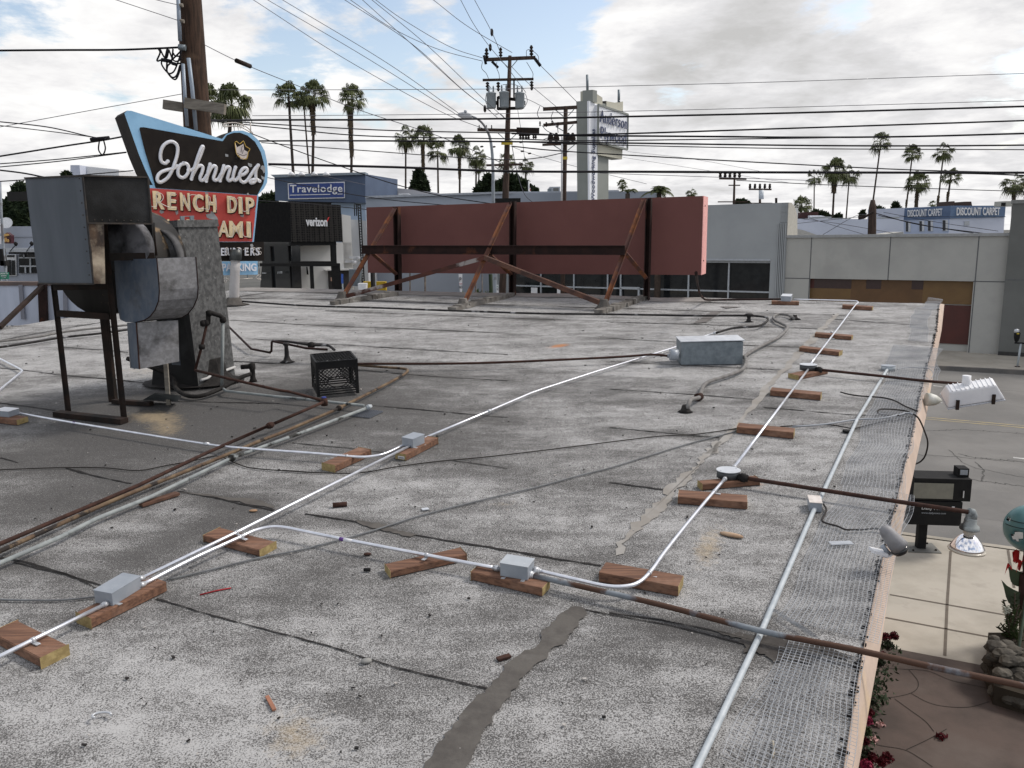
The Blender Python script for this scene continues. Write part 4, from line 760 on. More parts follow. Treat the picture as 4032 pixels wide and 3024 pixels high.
leg(F1, D(x('f2', 905, 500), 5.62), .036); leg(F2, D(x('f2', 470, 1040), F2.y), .034)
MB().box(F3, .05, .05, .9).build('leg', m_steel, ex); leg(D(x('f2', 1340, 790), 5.8), D(x('f2', 1300, 510), 5.8), .05, 'upper_post')
MB().bar(D(x('c2', 455, 470), F2.y-.02), D(x('c2', 870, 495), F2.y-.05), .03, .045).build('cross_bar', m_steel, ex)
MB().bar(D(x('c2', 430, 260), F2.y-.03), D(x('c2', 860, 250), F2.y-.1), .03, .05).build('cross_bar', m_steel, ex)
MB().bar(R(x('c2', 450, 1262), .02), R(x('c2', 985, 1322), .02), .07, .035).build('foot_bar', m_steel, ex)
MB().bar(R(x('c2', 900, 1165), .02), R(x('c2', 1200, 1185), .02), .05, .03).build('foot_bar', m_steel, ex)
# chimney
BC, BR_, BL_ = R(x('c2', 1575, 1072)), R(x('c2', 1862, 962)), R(x('c2', 1200, 1055))
ch = thing('duct_chimney', BC, 'tall tapering galvanised duct with a capped top, behind the exhaust duct', 'duct chimney')
cr_ = PL(BC, math.degrees(math.atan2(BR_.y-BC.y, BR_.x-BC.x))); cl_ = PL(BC, math.degrees(math.atan2(BC.y-BL_.y, BC.x-BL_.x)))
T1 = cr_.at(x('c1', 1408, 1185)); T2 = cr_.at(x('c1', 1722, 1185)); mr0 = cr_.at(x('c2', 1800, 430)); m10 = cr_.at(x('c2', 1500, 480))
T0 = cl_.at(x('c1', 1290, 1150)); T0 = V((T0.x, T0.y, T1.z)); bk = BR_+(BL_-BC); tb_ = T2+(T0-T1)
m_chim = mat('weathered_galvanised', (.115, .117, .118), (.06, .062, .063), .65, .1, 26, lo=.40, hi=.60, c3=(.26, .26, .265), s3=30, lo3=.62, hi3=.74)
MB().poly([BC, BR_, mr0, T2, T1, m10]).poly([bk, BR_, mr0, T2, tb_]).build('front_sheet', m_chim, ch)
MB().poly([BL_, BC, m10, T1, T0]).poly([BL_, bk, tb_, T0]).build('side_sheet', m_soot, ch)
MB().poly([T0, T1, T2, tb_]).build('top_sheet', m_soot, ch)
cc = cr_.ats(x('c1', 1405, 1140, 1725, 1134, 1735, 1190, 1405, 1196), .015); MB().prism(cc, -cr_.n*.03).prism([p_ for p_ in cl_.ats(x('c1', 1210, 1158, 1405, 1140, 1405, 1196, 1210, 1200), .012)], -cl_.n*.03).build('cap_band', m_chim, ch)
MB().tube(cr_.ats(x('c2', 1590, 1000, 1640, 985, 1700, 945, 1780, 925, 1860, 895), .012), .012, 5).build('white_caulk', mat('pale_caulk', (.5, .5, .5), None, .8), ch)
cen = (BC+bk)/2; MB().lathe(cen, [(.40, .004), (.31, .02), (.26, .08), (.24, .20)], n=14, smooth=False, flat=(1.05, .85)).build('tar_base', m_tar, ch)
pl_ = [R(q, .01) for q in x('c2', 1125, 1155, 1325, 1180, 1310, 1175, 1430, 1135)]; MB().poly([R(x('c2', 1125, 1158), .01), R(x('c2', 1400, 1172), .01), R(x('c2', 1440, 1120), .12), R(x('c2', 1225, 1100), .14)]).build('flashing_plate', m_galv, ch)
s0 = R(x('c2', 1335, 1195)); sp_ = PL(s0, 0); tag(MB().bar(s0, sp_.at(x('c2', 1313, 870)), .03, .018).build('wooden_stick', m_wooda), 'weathered wooden stick propping up the lower duct', 'stick')
# metal brackets standing up behind the chimney cap
bpz = cr_.ats(x('e8', 780, 1110, 975, 1102, 972, 1165, 925, 1165, 920, 1115, 835, 1118, 838, 1170, 785, 1170), -.1); MB().prism(bpz, -cr_.n*.01).build('cap_bracket', m_galv, ch)
# ================================================================ small litter
def pebble(label, nm, cat, px, sx, sy, sz, m, yaw=0):
    p_ = R(px, .003); mb = MB(); mb.lathe(p_, [(.001, 0), (1, .15), (.9, .7), (.001, 1)], n=9); 
    a = math.radians(yaw)
    for i, v in enumerate(mb.v):
        d_ = v-p_; xx, yy = d_.x*sx, d_.y*sy; mb.v[i] = p_+V((xx*math.cos(a)-yy*math.sin(a), xx*math.sin(a)+yy*math.cos(a), d_.z*sz))
    return tag(mb.build(nm, m), label, cat)
pebble('dry pale brown leaf on the roof between the grey conduit and the bright conduit', 'dry_leaf', 'leaf', x('d4', 885, 940), .058, .02, .014, mat('dry_leaf', (.40, .29, .20), (.3, .2, .13), .8), -35)
pebble('flat brown disc lying left of the long cable', 'wood_disc', 'disc', x('d1', 1838, 943), .022, .016, .006, mat('disc_brown', (.32, .20, .12), None, .8))
pebble('small rounded grey pebble on the lower roof', 'pebble', 'pebble', x('d3', 447, 1303), .02, .015, .012, mat('pebble_grey', (.25, .25, .24), None, .8), 10)
pebble('small brown bark chip beside the conduit with the purple band', 'bark_chip', 'bark chip', x('d3', 455, 523), .018, .014, .008, m_rust)
p_ = R(x('d3', 255, 160), .012); tag(MB().tube([p_-V((.035, .008, 0)), p_+V((.035, .008, 0))], .013, 8).build('pipe_stub', m_rust), 'short rusty pipe stub lying right of the straight conduit', 'pipe stub')
p_ = R(x('d3', 452, 632), .01); tag(MB().tube([p_-V((.014, 0, 0)), p_+V((.014, 0, 0))], .008, 8).build('rubber_plug', m_black), 'tiny black cylinder on the roof left of the angled block', 'plug')
a_, b_ = [R(q, .004) for q in x('d7', 1450, 262, 1678, 212)]; tag(MB().tube([a_, (a_+b_)/2+V((0, .006, 0)), b_], .003, 6).build('red_strip', mat('red_plastic', (.28, .015, .02), None, .6)), 'thin red plastic strip on the roof right of the nearest box', 'strip')
a_, b_ = [R(q, .012) for q in x('d1', 1020, 900, 1290, 815)]; tag(MB().bar(a_, b_, .045, .014).build('wood_shim', mat('old_brown_wood', (.12, .065, .045), (.08, .045, .032), .9, 0, 20)), 'old brown wooden shim beside the frontmost of the three pipes', 'shim')
a_, b_ = [R(q, .006) for q in x('d3', 1398, 1283, 1490, 1255)]; tag(MB().bar(a_, b_, .022, .008).build('rust_flake', m_rust), 'brown rust flake next to the mastic strip', 'rust flake')
a_, b_ = [R(q, .006) for q in x('d7', 1938, 998, 1992, 1098)]; tag(MB().bar(a_, b_, .012, .006).build('wood_splinter', mat('splinter', (.30, .14, .09), None, .8)), 'reddish wood splinter on the lower roof', 'splinter')
p_ = R(x('d7', 740, 1160), .004); cl = MB().tube([p_+V((.028*math.cos(a), .016*math.sin(a), .012)) for a in np.linspace(0, 4.2, 9)], .004, 5); tag(cl.build('metal_clip', m_alu), 'small shiny metal clip on the lower left roof', 'clip')
p_ = R(x('d3', 875, 195), .003); tag(MB().box(p_, .035, .03, .004, 20).build('metal_tab', m_galvw), 'small square metal tab on the roof above the long cable', 'tab')
p_ = R(x('c8', 110, 1208), .004); tag(MB().lathe(p_, [(.03, 0), (.03, .01), (.02, .012)], n=14).build('bottle_cap', m_black), 'round black cap beside the grey conduit', 'cap')
a_ = smooth([R(q, .006) for q in x('e5', 92, 1112, 100, 1150, 98, 1200, 85, 1245)]); tag(MB().tube(a_, .004, 5).build('straw_piece', mat('straw', (.5, .45, .36), None, .7)), 'pale curved straw on the mesh at the bottom', 'straw')
b, h, ax, pr = corners(*x('d2', 1005, 985, 840, 965, 1000, 915), 10, .006); ms = MB()
for i in range(9):
    ms.bar(b[0].lerp(b[1], i/8), b[3].lerp(b[2], i/8), .006, .006); ms.bar(b[0].lerp(b[3], i/8), b[1].lerp(b[2], i/8), .006, .006)
tag(ms.build('plastic_grille', mat('grey_grille', (.10, .11, .13), None, .6)), 'scrap of grey plastic grille at the end of the grey-white pipe', 'grille')
# ================================================================ wire mesh along the edge
def wmesh(label, ctr, width, nl, pitch, seed, lift=.012, vis=.0011, t0=0, gapf=None):
    P = [V(q) for q in resamp([R(q) for q in ctr], int(sum((R(a)-R(b_)).length for a, b_ in zip(ctr, ctr[1:]))/pitch))]; n = len(P); mb = MB(); rows = []
    for i, q in enumerate(P):
        t_ = (P[min(i+3, n-1)]-P[max(i-3, 0)]); t_.z = 0; t_.normalize(); s_ = V((t_.y, -t_.x, 0)); row = []
        for j in range(nl):
            o_ = (j-(nl-1)/2)*width/(nl-1); a = q+s_*o_; a = a+V((mnoise.noise(V((a.x*2.2, a.y*2.2, seed)))*.03, mnoise.noise(V((a.x*2.2, a.y*2.2, seed+7)))*.03, 0))
            zl = roofz(a.y)+lift+max(0, mnoise.noise(V((a.x*3, a.y*3, seed+3))))*.03; row.append(V((a.x, a.y, zl)))
        rows.append(row)
    for j in range(nl): mb.tube([r_[j] for r_ in rows[::2]], vis, 3, False)
    for r_ in rows: mb.tube(r_[::2] if len(r_) % 2 else r_[::2]+[r_[-1]], vis*.75, 3, False)
    o = mb.build('wire_mesh', mat('galvanised_wire', (.40, .42, .45), (.28, .30, .33), .5, .4)); tag(o, label, 'wire mesh', 'wire mesh laid along the roof edge')
wmesh('near strip of square wire mesh along the roof edge, below the lower rusty pipe', x('e5', 560, 330, 500, 560, 455, 760, 400, 960, 350, 1150, 290, 1340)+[X('e5', 200, 1600)], .27, 16, .0175, 1)
wmesh('second near strip of wire mesh lying left of and under the first', x('e5', 330, 360, 300, 470, 210, 720, 130, 950, 40, 1200, -40, 1400), .17, 9, .0175, 5, .006, .0009)
wmesh('middle strip of wire mesh along the roof edge between the two rusty pipes', x('d5', 660, 490, 620, 620, 545, 780, 450, 980, 360, 1200, 290, 1400, 240, 1590)+x('d6', 960, 200, 900, 330), .34, 20, .017, 2)
wmesh('wire mesh strip between the farther rusty pipe and the chrome lamp pipe', x('c8', 830, 560, 770, 720, 690, 900, 610, 1150, 530, 1400, 440, 1659)+x('d5', 630, 300, 600, 470), .30, 18, .017, 3)
wmesh('far strip of wire mesh beyond the farther rusty pipe', x('c8', 930, 210, 900, 330, 870, 450, 850, 600), .40, 24, .018, 4)
wmesh('curled far end of the wire mesh near the far roof corner', x('c5', 1530, 1335, 1500, 1390, 1440, 1430, 1400, 1500, 1400, 1659), .17, 9, .02, 6, .02)
a_ = smooth([R(q, .02) for q in x('d6', 565, 160, 680, 235, 760, 285, 830, 340)], 6); mb = MB()
for p0 in a_: mb.tube([p0-V((.02, -.015, 0)), p0+V((.02, -.015, 0))], .0011, 3)
mb.tube(a_, .0011, 3); tag(mb.build('mesh_offcut', MT['galvanised_wire']), 'frayed strand of wire mesh reaching toward the grey conduit', 'wire mesh')
# ================================================================ lamps at the edge
# chrome reflector lamp
e0 = Q2[-1]; ke = pxm(e0); kk = .3917/ke
cl = thing('reflector_lamp', e0, 'chrome reflector bulb hanging from a grey socket at the end of a rusty pipe', 'lamp')
def lp(px_, py_): return PL(e0, 0).at(x('d5', px_, py_))
MB().tube([e0-V((.0, 0, 0)), lp(1590, 690), lp(1597, 710), lp(1595, 745)], [.021, .026, .026, .024], 12).build('elbow', m_wht, cl)
axl = (lp(1548, 1075)-lp(1590, 740)).normalized()
q0 = lp(1590, 735); l_ = lambda d_: d_*kk
MB().lathe(q0, [(l_(50), 0), (l_(58), l_(20)), (l_(62), l_(70)), (l_(85), l_(85)), (l_(95), l_(110)), (l_(92), l_(125))], axis=axl, n=20).build('socket', m_wht, cl)
MB().lathe(q0+axl*l_(127), [(l_(55), 0), (l_(52), l_(40)), (l_(45), l_(60))], axis=axl, n=20).build('lamp_neck', mat('bulb_glass_neck', (.45, .42, .36), None, .2), cl)
MB().lathe(q0+axl*l_(180), [(l_(50), 0), (l_(85), l_(25)), (l_(125), l_(75)), (l_(155), l_(125)), (l_(165), l_(150))], axis=axl, n=28).build('chrome_bowl', m_chrome, cl)
MB().lathe(q0+axl*l_(330), [(l_(165), 0), (l_(176), l_(8)), (l_(172), l_(22)), (l_(100), l_(34)), (.001, l_(40))], axis=axl, n=28).build('glass_face', mat('bulb_glass_face', (.50, .46, .38), None, .15), cl)
# white floodlight
e0 = Q3[-1]; fp = PL(e0+V((0, -.12, 0)), -6)
fl = thing('floodlight', fp.at(x('c8', 1600, 750)), 'white ribbed floodlight housing tilted over the street', 'floodlight')
fr = fp.ats(x('c8', 1290, 660, 1330, 725, 1890, 640, 1990, 820, 1985, 838, 1300, 950, 1285, 925, 1320, 760))
F_ = lambda a, b_, off=0: fp.at(x('c8', a, b_), off)
bot4 = [F_(1300, 930), F_(1990, 822), F_(1890, 760, -.22), F_(1205, 750, -.22)]
top4 = [F_(1325, 730), F_(1880, 650), F_(1830, 560, -.13), F_(1275, 650, -.13)]
MB().box8(bot4, top4).build('housing', m_white, fl, .012)
rb = MB(); rr_ = [F_(1300, 950), F_(1995, 838), F_(1895, 775, -.23), F_(1203, 765, -.23)]; MB().box8(rr_, [a*.0+b_ for a, b_ in zip(rr_, bot4)]).build('lens_frame', mat('grey_white_rim', (.50, .52, .56), None, .4), fl, .004)
for i in range(10):
    f_ = .06+i*.098; a = top4[0].lerp(top4[1], f_); b_ = top4[3].lerp(top4[2], f_); rb.bar(a+V((0, 0, .001)), b_+V((0, 0, .001)), .006, .008)
rb.build('fins', m_white, fl); 
for c_ in (x('c8', 1420, 885), x('c8', 1848, 818)): p_ = fp.at(c_, .008); MB().bar(p_-V((0, 0, .04)), p_+V((0, 0, .035)), .022, .012).build('latch', m_steel, fl)
p_ = F_(1525, 600, -.08); MB().tube([p_-V((0, 0, .06)), p_+V((0, 0, .04))], .03, 12).build('knuckle', m_white, fl)
# white dome lamp on the fascia
p_ = R(x('c8', 1045, 820), -.03); k = pxm(p_); dl_ = MB().lathe(p_, [(78*.3315/k, 0), (76*.3315/k, .03), (60*.3315/k, .07), (30*.3315/k, .10), (.002, .115)], axis=(1, -.12, -.1), n=20); tag(dl_.build('dome_lamp', mat('dirty_white', (.62, .62, .58), (.4, .4, .34), .6, 0, 8)), 'dirty white egg-shaped lamp fixed to the outer face of the edge board', 'lamp')
# bullet floodlight on white bracket
q0 = R(x('d5', 770, 1040), .10); bl = PL(q0, 0); bt = thing('bullet_floodlight', q0, 'grey bullet-shaped floodlight on a white bracket clipped to the roof edge', 'floodlight'); bx = lambda a, b_: bl.at(x('d5', a, b_)); axb = (bx(880, 1050)-bx(745, 880)).normalized(); ko = .3917/pxm(q0)
axb = (axb+V((0, -.15, 0))).normalized()
MB().lathe(bx(735, 868), [(.004, -55*ko), (48*ko, -35*ko), (66*ko, 0), (76*ko, 80*ko), (88*ko, 165*ko), (92*ko, 215*ko)], axis=axb, n=20).build('hood', mat('aged_grey_metal', (.27, .27, .28), (.20, .20, .21), .6, .2, 12), bt)
MB().lathe(bx(735, 868)+axb*200*ko+V((0, 0, -14*ko)), [(80*ko, 0), (88*ko, 30*ko), (66*ko, 62*ko), (.001, 74*ko)], axis=(axb+V((0, 0, -.35))).normalized(), n=18).build('lens', m_glass, bt)
MB().tube([bx(700, 1020), bx(770, 1100)], 22*ko, 8).build('clamp', m_box, bt); MB().bar(bx(590, 1060), bx(730, 1095), .05, .012).build('base_plate', m_white, bt); MB().tube(smooth([bx(700, 1120), bx(750, 1130), bx(795, 1110), bx(790, 1080)]), 10*ko, 6).build('hook', m_white, bt)
p_ = R(x('d5', 300, 1005), .016); mb = MB()
for i in range(5): mb.bar(p_+V((-.05, i*.008, 0)), p_+V((.05, i*.008+.004, 0)), .005, .003)
tag(mb.build('paint_smear', m_galvw), 'white paint dried on the wire mesh left of the bullet floodlight', 'paint')
# ================================================================ neon sign on its post
SB = R(x('f1', 385, 1105)); SG = PL(SB+V((0, .13, 0)), 38); SN = SG.n; TH = .50
sg = thing('neon_sign', SB, 'tall angular neon restaurant sign with script lettering, sky blue border and red panels', 'neon sign')
m_sky = mat('sky_blue_enamel', (.27, .50, .72), (.22, .43, .64), .45, 0, 3, c3=(.45, .55, .6), s3=6, lo3=.66, hi3=.7)
m_sblk = mat('faded_black_enamel', (.013, .010, .009), (.02, .016, .013), .7, 0, 4, spec=.15); m_sred = mat('faded_red_enamel', (.52, .055, .04), (.43, .045, .035), .5, 0, 2.5, c3=(.30, .27, .27), s3=5, lo3=.69, hi3=.71)
m_lets = mat('cream_letters', (.72, .58, .36), (.62, .50, .32), .5, 0, 10); m_wl = mat('white_letters', (.72, .74, .80), (.64, .66, .72), .45, 0, 8)
m_tube = mat('unlit_glass_tube', (.60, .55, .50), None, .2)
outl = SG.ats(x('c1', 985, 295, 1005, 272, 1040, 274, 1400, 384, 1758, 497, 1790, 460, 1850, 433, 1920, 430, 1990, 455, 2050, 510, 2095, 590, 2115, 680, 2121, 770, 2115, 840, 2090, 890, 2042, 940, 2047, 950, 2010, 1312, 1203, 1312, 1178, 862, 1210, 862, 1150, 740, 1100, 620, 1040, 450))
MB().prism(outl, -SN*TH, mi=0, mside=1).build('cabinet', [m_sky, m_sblk], sg)
def face(nm, pts, m, off, th=.008): return MB().prism(SG.ats(pts, off), -SN*th).build(nm, m, sg)
face('black_panel', x('c1', 1105, 415, 1112, 405, 1140, 404, 1765, 515, 1800, 465, 1850, 448, 1900, 447, 1960, 470, 2020, 520, 2065, 600, 2092, 700, 2099, 780, 2085, 850, 2038, 940, 1233, 884, 1200, 760, 1150, 600, 1120, 480), m_sblk, .008)
face('red_panel', x('c1', 1183, 886, 2036, 946, 1998, 1309, 1203, 1309), m_sred, .006)
def strokes(nm, lst, wpx, m, off, crop='e8', fl=.35, kk=5, par=sg):
    mb = MB()
    for s_ in lst:
        p_ = smooth(SG.ats(x(crop, *s_), off), kk); r_ = wpx*CR[crop][2]/pxm(p_[0])/2; mb.tube(p_, r_, 8, True, (SN, fl))
        mb.lathe(p_[0], [(r_, -r_*fl), (r_, r_*fl)], axis=SN, n=12); mb.lathe(p_[-1], [(r_, -r_*fl), (r_, r_*fl)], axis=SN, n=12)
    return mb.build(nm, m, par)
JS = [(592, 312, 555, 345, 505, 322, 485, 260, 490, 180, 520, 100, 580, 45, 650, 28, 710, 60, 735, 120, 730, 210, 700, 320, 655, 440, 600, 540, 530, 600, 470, 618, 440, 580, 450, 520, 500, 470, 580, 440, 670, 420, 730, 380),
      (830, 345, 775, 370, 742, 430, 745, 510, 790, 550, 840, 540, 885, 480, 895, 410, 870, 355, 820, 340), (890, 440, 930, 445, 985, 400, 1040, 290, 1090, 160, 1105, 105, 1085, 110, 1040, 220, 1000, 340, 965, 460, 935, 570),
      (955, 510, 1010, 410, 1065, 375, 1100, 400, 1090, 470, 1060, 550, 1075, 590, 1115, 580, 1155, 520), (1205, 355, 1180, 450, 1150, 600), (1165, 520, 1215, 420, 1265, 380, 1295, 410, 1275, 490, 1255, 560, 1280, 590, 1325, 570, 1365, 500),
      (1405, 380, 1380, 470, 1350, 595), (1370, 530, 1420, 430, 1465, 395, 1495, 420, 1475, 500, 1460, 565, 1485, 595, 1530, 570), (1575, 400, 1545, 500, 1540, 570, 1575, 590, 1620, 545),
      (1640, 520, 1700, 500, 1745, 450, 1725, 410, 1675, 430, 1635, 500, 1640, 580, 1690, 620, 1745, 590, 1800, 510, 1860, 420, 1905, 370), (1900, 375, 1872, 450, 1868, 520, 1872, 580, 1840, 620, 1795, 625, 1785, 595), (1800, 590, 1870, 575, 1925, 600)]
strokes('script_lettering', JS, 50, m_wl, .02)
strokes('script_neon_tube', [tuple(v+(18 if i % 2 == 0 else 6) for i, v in enumerate(s_)) for s_ in JS], 9, m_tube, .055, fl=1)
cp = (1567, 40, 1590, 25, 1640, 62, 1690, 18, 1722, 95, 1785, 135, 1760, 180, 1738, 280, 1650, 262, 1588, 200)
face('crown', x('e8', 1572, 50, 1598, 110, 1640, 90, 1690, 60, 1700, 150, 1760, 180, 1735, 265, 1690, 290, 1640, 275, 1588, 210), mat('crown_white', (.66, .60, .58), None, .5), .022)
strokes('crown_tube', [cp+cp[:2]], 11, mat('gold_tube', (.55, .36, .06), None, .3), .045, fl=1, kk=2)
strokes('crown_line', [(1655, 180, 1675, 90), (1675, 200, 1690, 150), (1600, 195, 1680, 230, 1735, 215)], 7, m_rustd, .034, kk=2)
strokes('crown_wiring', [(1600, 230, 1560, 290, 1530, 330, 1570, 350), (1620, 230, 1640, 290, 1600, 350), (1590, 240, 1600, 300)], 12, m_black, .03, kk=4)
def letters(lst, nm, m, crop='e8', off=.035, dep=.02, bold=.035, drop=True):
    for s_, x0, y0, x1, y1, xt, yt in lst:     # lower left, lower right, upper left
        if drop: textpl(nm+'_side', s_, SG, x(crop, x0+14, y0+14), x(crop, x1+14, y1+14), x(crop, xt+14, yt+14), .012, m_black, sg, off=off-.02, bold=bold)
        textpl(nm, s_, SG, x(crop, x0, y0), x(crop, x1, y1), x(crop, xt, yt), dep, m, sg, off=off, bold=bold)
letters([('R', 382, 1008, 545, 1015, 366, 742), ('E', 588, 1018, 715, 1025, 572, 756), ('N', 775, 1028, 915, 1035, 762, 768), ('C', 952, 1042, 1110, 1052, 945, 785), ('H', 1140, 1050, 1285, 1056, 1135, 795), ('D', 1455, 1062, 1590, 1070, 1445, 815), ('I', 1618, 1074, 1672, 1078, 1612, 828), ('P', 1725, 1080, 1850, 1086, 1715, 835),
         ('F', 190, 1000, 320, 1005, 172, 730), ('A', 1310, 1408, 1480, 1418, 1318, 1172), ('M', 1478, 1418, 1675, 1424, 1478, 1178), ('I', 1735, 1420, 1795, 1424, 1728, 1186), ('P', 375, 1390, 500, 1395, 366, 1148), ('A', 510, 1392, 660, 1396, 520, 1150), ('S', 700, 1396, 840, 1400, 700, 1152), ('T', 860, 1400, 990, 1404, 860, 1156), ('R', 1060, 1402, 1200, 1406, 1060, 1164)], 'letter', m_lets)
strokes('neon_tube', [(345, 965, 430, 968, 432, 780, 500, 785, 530, 840, 490, 900, 455, 905), (460, 910, 620, 985, 720, 990), (715, 795, 640, 790, 635, 985), (640, 885, 715, 885), (815, 960, 825, 800, 890, 1000, 915, 990, 905, 810, 1060, 812), (1090, 830, 1030, 830, 1005, 920, 1040, 1000, 1110, 1000), (1130, 1000, 1195, 1010, 1180, 840, 1205, 840, 1215, 915, 1280, 910, 1270, 830, 1290, 850, 1300, 1010),
   (1465, 840, 1560, 840, 1595, 930, 1560, 1020, 1510, 1020, 1495, 850), (1600, 850, 1665, 860, 1680, 1030, 1745, 1035, 1770, 1030, 1765, 870, 1820, 880, 1845, 950, 1780, 990), (1330, 1400, 1390, 1200, 1410, 1200, 1460, 1390, 1540, 1395, 1545, 1215, 1620, 1380, 1670, 1210, 1690, 1390, 1780, 1395, 1785, 1230, 1745, 1215), (1370, 1340, 1440, 1345)], 10, m_tube, .085, fl=1, kk=3)
# chips where paint has come off
chip = mat('bare_metal_chip', (.33, .34, .35), None, .7)
for a in ((1425, 205, 1470, 215, 1470, 250, 1430, 245), (1755, 335, 1815, 355, 1815, 390, 1790, 400, 1758, 370), (1945, 385, 1975, 370, 2005, 400, 2008, 470, 1985, 488, 1965, 440, 1940, 420), (1945, 520, 1995, 545, 2000, 585, 1960, 570), (1145, 1085, 1215, 1070, 1215, 1035, 1250, 1050, 1310, 1130, 1325, 1165, 1200, 1150, 1160, 1130),
          (480, 1020, 520, 1015, 540, 1055, 500, 1075, 470, 1050), (700, 1045, 740, 1015, 745, 1070, 720, 1095), (1640, 1085, 1700, 1080, 1690, 1125, 1650, 1115), (1790, 1520, 1820, 1510, 1838, 1545, 1815, 1562, 1790, 1545), (1740, 780, 1760, 770, 1778, 800, 1745, 805)):
    face('paint_chip', x('e8', *a), chip, .0105, .003)
# lower panels
face('burger_panel', x('f1', 180, 328, 755, 322, 758, 562, 210, 562), m_sblk, .0)
letters([('E', 222, 495, 262, 495, 218, 398), ('B', 268, 495, 300, 495, 262, 398), ('U', 305, 495, 350, 495, 300, 398), ('R', 372, 494, 415, 494, 368, 396), ('G', 425, 494, 470, 494, 425, 395), ('E', 515, 494, 560, 494, 515, 395), ('R', 585, 493, 640, 493, 585, 395), ('S', 650, 492, 700, 492, 650, 395)], 'small_letter', m_wl, 'f1', off=.02, dep=.015, bold=.02, drop=False)
for k_ in [(275, 400, 300, 395, 290, 440, 305, 480, 270, 490), (420, 400, 450, 395, 470, 430, 440, 480), (500, 420, 560, 400, 530, 480, 570, 485), (600, 395, 650, 400, 620, 440, 660, 490), (720, 400, 680, 395, 680, 430, 722, 450, 710, 480, 670, 478)]: strokes('small_neon_tube', [k_], 7, m_tube, .05, 'f1', fl=1, kk=3)
face('parking_panel', x('f1', 225, 568, 678, 562, 680, 730, 235, 740), m_sky, .02)
letters([('PARKING', 235, 690, 662, 686, 230, 592)], 'parking_letters', m_wl, 'f1', off=.035, dep=.012, bold=.03, drop=False)
strokes('arrow_tube', [(318, 795, 290, 805, 285, 830, 262, 820, 268, 800, 252, 795, 262, 775, 290, 775, 318, 795), (455, 785, 610, 775), (715, 795, 655, 770, 690, 735, 715, 745, 690, 770, 716, 785)], 9, m_tube, .03, 'f1', fl=1, kk=2)
strokes('sign_frame', [(550, 740, 555, 775), (690, 565, 705, 760)], 12, m_galv, .0, 'f1', fl=1, kk=1)
strokes('top_tube', [(1765, 380, 1800, 372, 1870, 370, 1950, 400, 2000, 450), (1765, 380, 1775, 400, 1830, 395, 1900, 400, 1960, 430, 1985, 445), (1983, 370, 1985, 445)], 9, m_tube, -.1, 'c1', fl=1, kk=3)
tp = PL(SB, 0); w_ = lambda a, b_: tp.at(x('f1', a, b_))
MB().tube([SB, w_(385, 1000), w_(395, 700), w_(402, 540)+V((0, 0, 0))], [64*.31646/pxm(SB), 60*.31646/pxm(SB), 58*.31646/pxm(SB), 56*.31646/pxm(SB)], 20).build('post', mat('stained_white_post', (.42, .41, .41), (.34, .33, .33), .6, 0, 6, c3=(.40, .30, .22), s3=3, lo3=.56, hi3=.7, stretch=(1, 1, .4)), sg)
MB().tube([w_(403, 548), w_(405, 420)], 76*.31646/pxm(SB), 10).build('post_bracket', mat('oily_collar', (.04, .045, .045), (.10, .11, .11), .4, .3, 9, stretch=(1, 1, .2)), sg)
MB().lathe(SB, [(.22, 0), (.12, .02), (.09, .10)], n=12).build('tar_collar', m_mas, sg)
# ================================================================ billboard seen from behind
PB = R(x('c6', 1515, 845)); BP = PL(PB, -21)
m_maroon = mat('maroon_board', (.155, .062, .054), (.138, .054, .048), .7, 0, 1.6, .15, 300, c3=(.165, .066, .058), s3=.8, lo3=.55, hi3=.7)
bb_ = thing('billboard', PB, 'wide maroon rooftop billboard seen from behind with rusty steel framing', 'billboard')
bo = -.05
tl, tr_, br_, bl_ = BP.at(x('c6', 447, 215), bo), BP.at(x('c4', 1945, 1350), bo), BP.at(x('c7', 660, 337), bo), BP.at(x('c6', 458, 690), bo)
T_ = -BP.n*.42
MB().prism([tl, tr_, br_, bl_], T_, mi=0, mside=1).build('panel', [m_maroon, mat('pink_end_sheet', (.80, .40, .37), (.72, .35, .33), .5, 0, 3)], bb_)
a = [tr_, br_, br_+T_, tr_+T_]; o_ = BP.t*.006; MB().prism([p_+o_ for p_ in a], BP.t*.008).build('end_cap', MT['pink_end_sheet'], bb_)
for q in ((.3, .12), (.3, .82)): MB().lathe(tr_.lerp(br_, q[1])+T_*q[0]+BP.t*.016, [(.012, 0), (.008, .006)], axis=BP.t, n=8).build('bolt', m_steel, bb_)
posts = []
for tp_, bt_, w_2 in ((x('c6', 677, 212), x('c6', 690, 842), .17), (x('c4', 450, 1395), x('c6', 1515, 848), .17), (x('c4', 1524, 1368), x('c7', 273, 518), .17)):
    a, b_ = BP.at(tp_, .07), BP.at(bt_, .07); b_ = V((b_.x, b_.y, min(b_.z, roofz(b_.y)))); posts.append((a, b_))
    wv = 17*.5425/pxm(a)*2; mb = MB(); mb.bar(a, b_, wv, .012, side=BP.t); mb.bar(a-BP.t*wv/2+BP.n*.04, b_-BP.t*wv/2+BP.n*.04, .012, .09, side=BP.t); mb.bar(a+BP.t*wv/2+BP.n*.04, b_+BP.t*wv/2+BP.n*.04, .012, .09, side=BP.t); mb.build('post', m_rustd, bb_)
feet = [R(x('c6', 272, 872), .03), R(x('c6', 1150, 925), .03), R(x('e3', 960, 415), .05)]
tops = [BP.at(x('c6', 652, 225), .16), BP.at(x('c6', 1485, 195), .16), BP.at(x('c4', 1475, 1385), .16)]
knee_px = [x('c6', 470, 530), x('c6', 1320, 540), x('e3', 1145, -10)]; knees = []
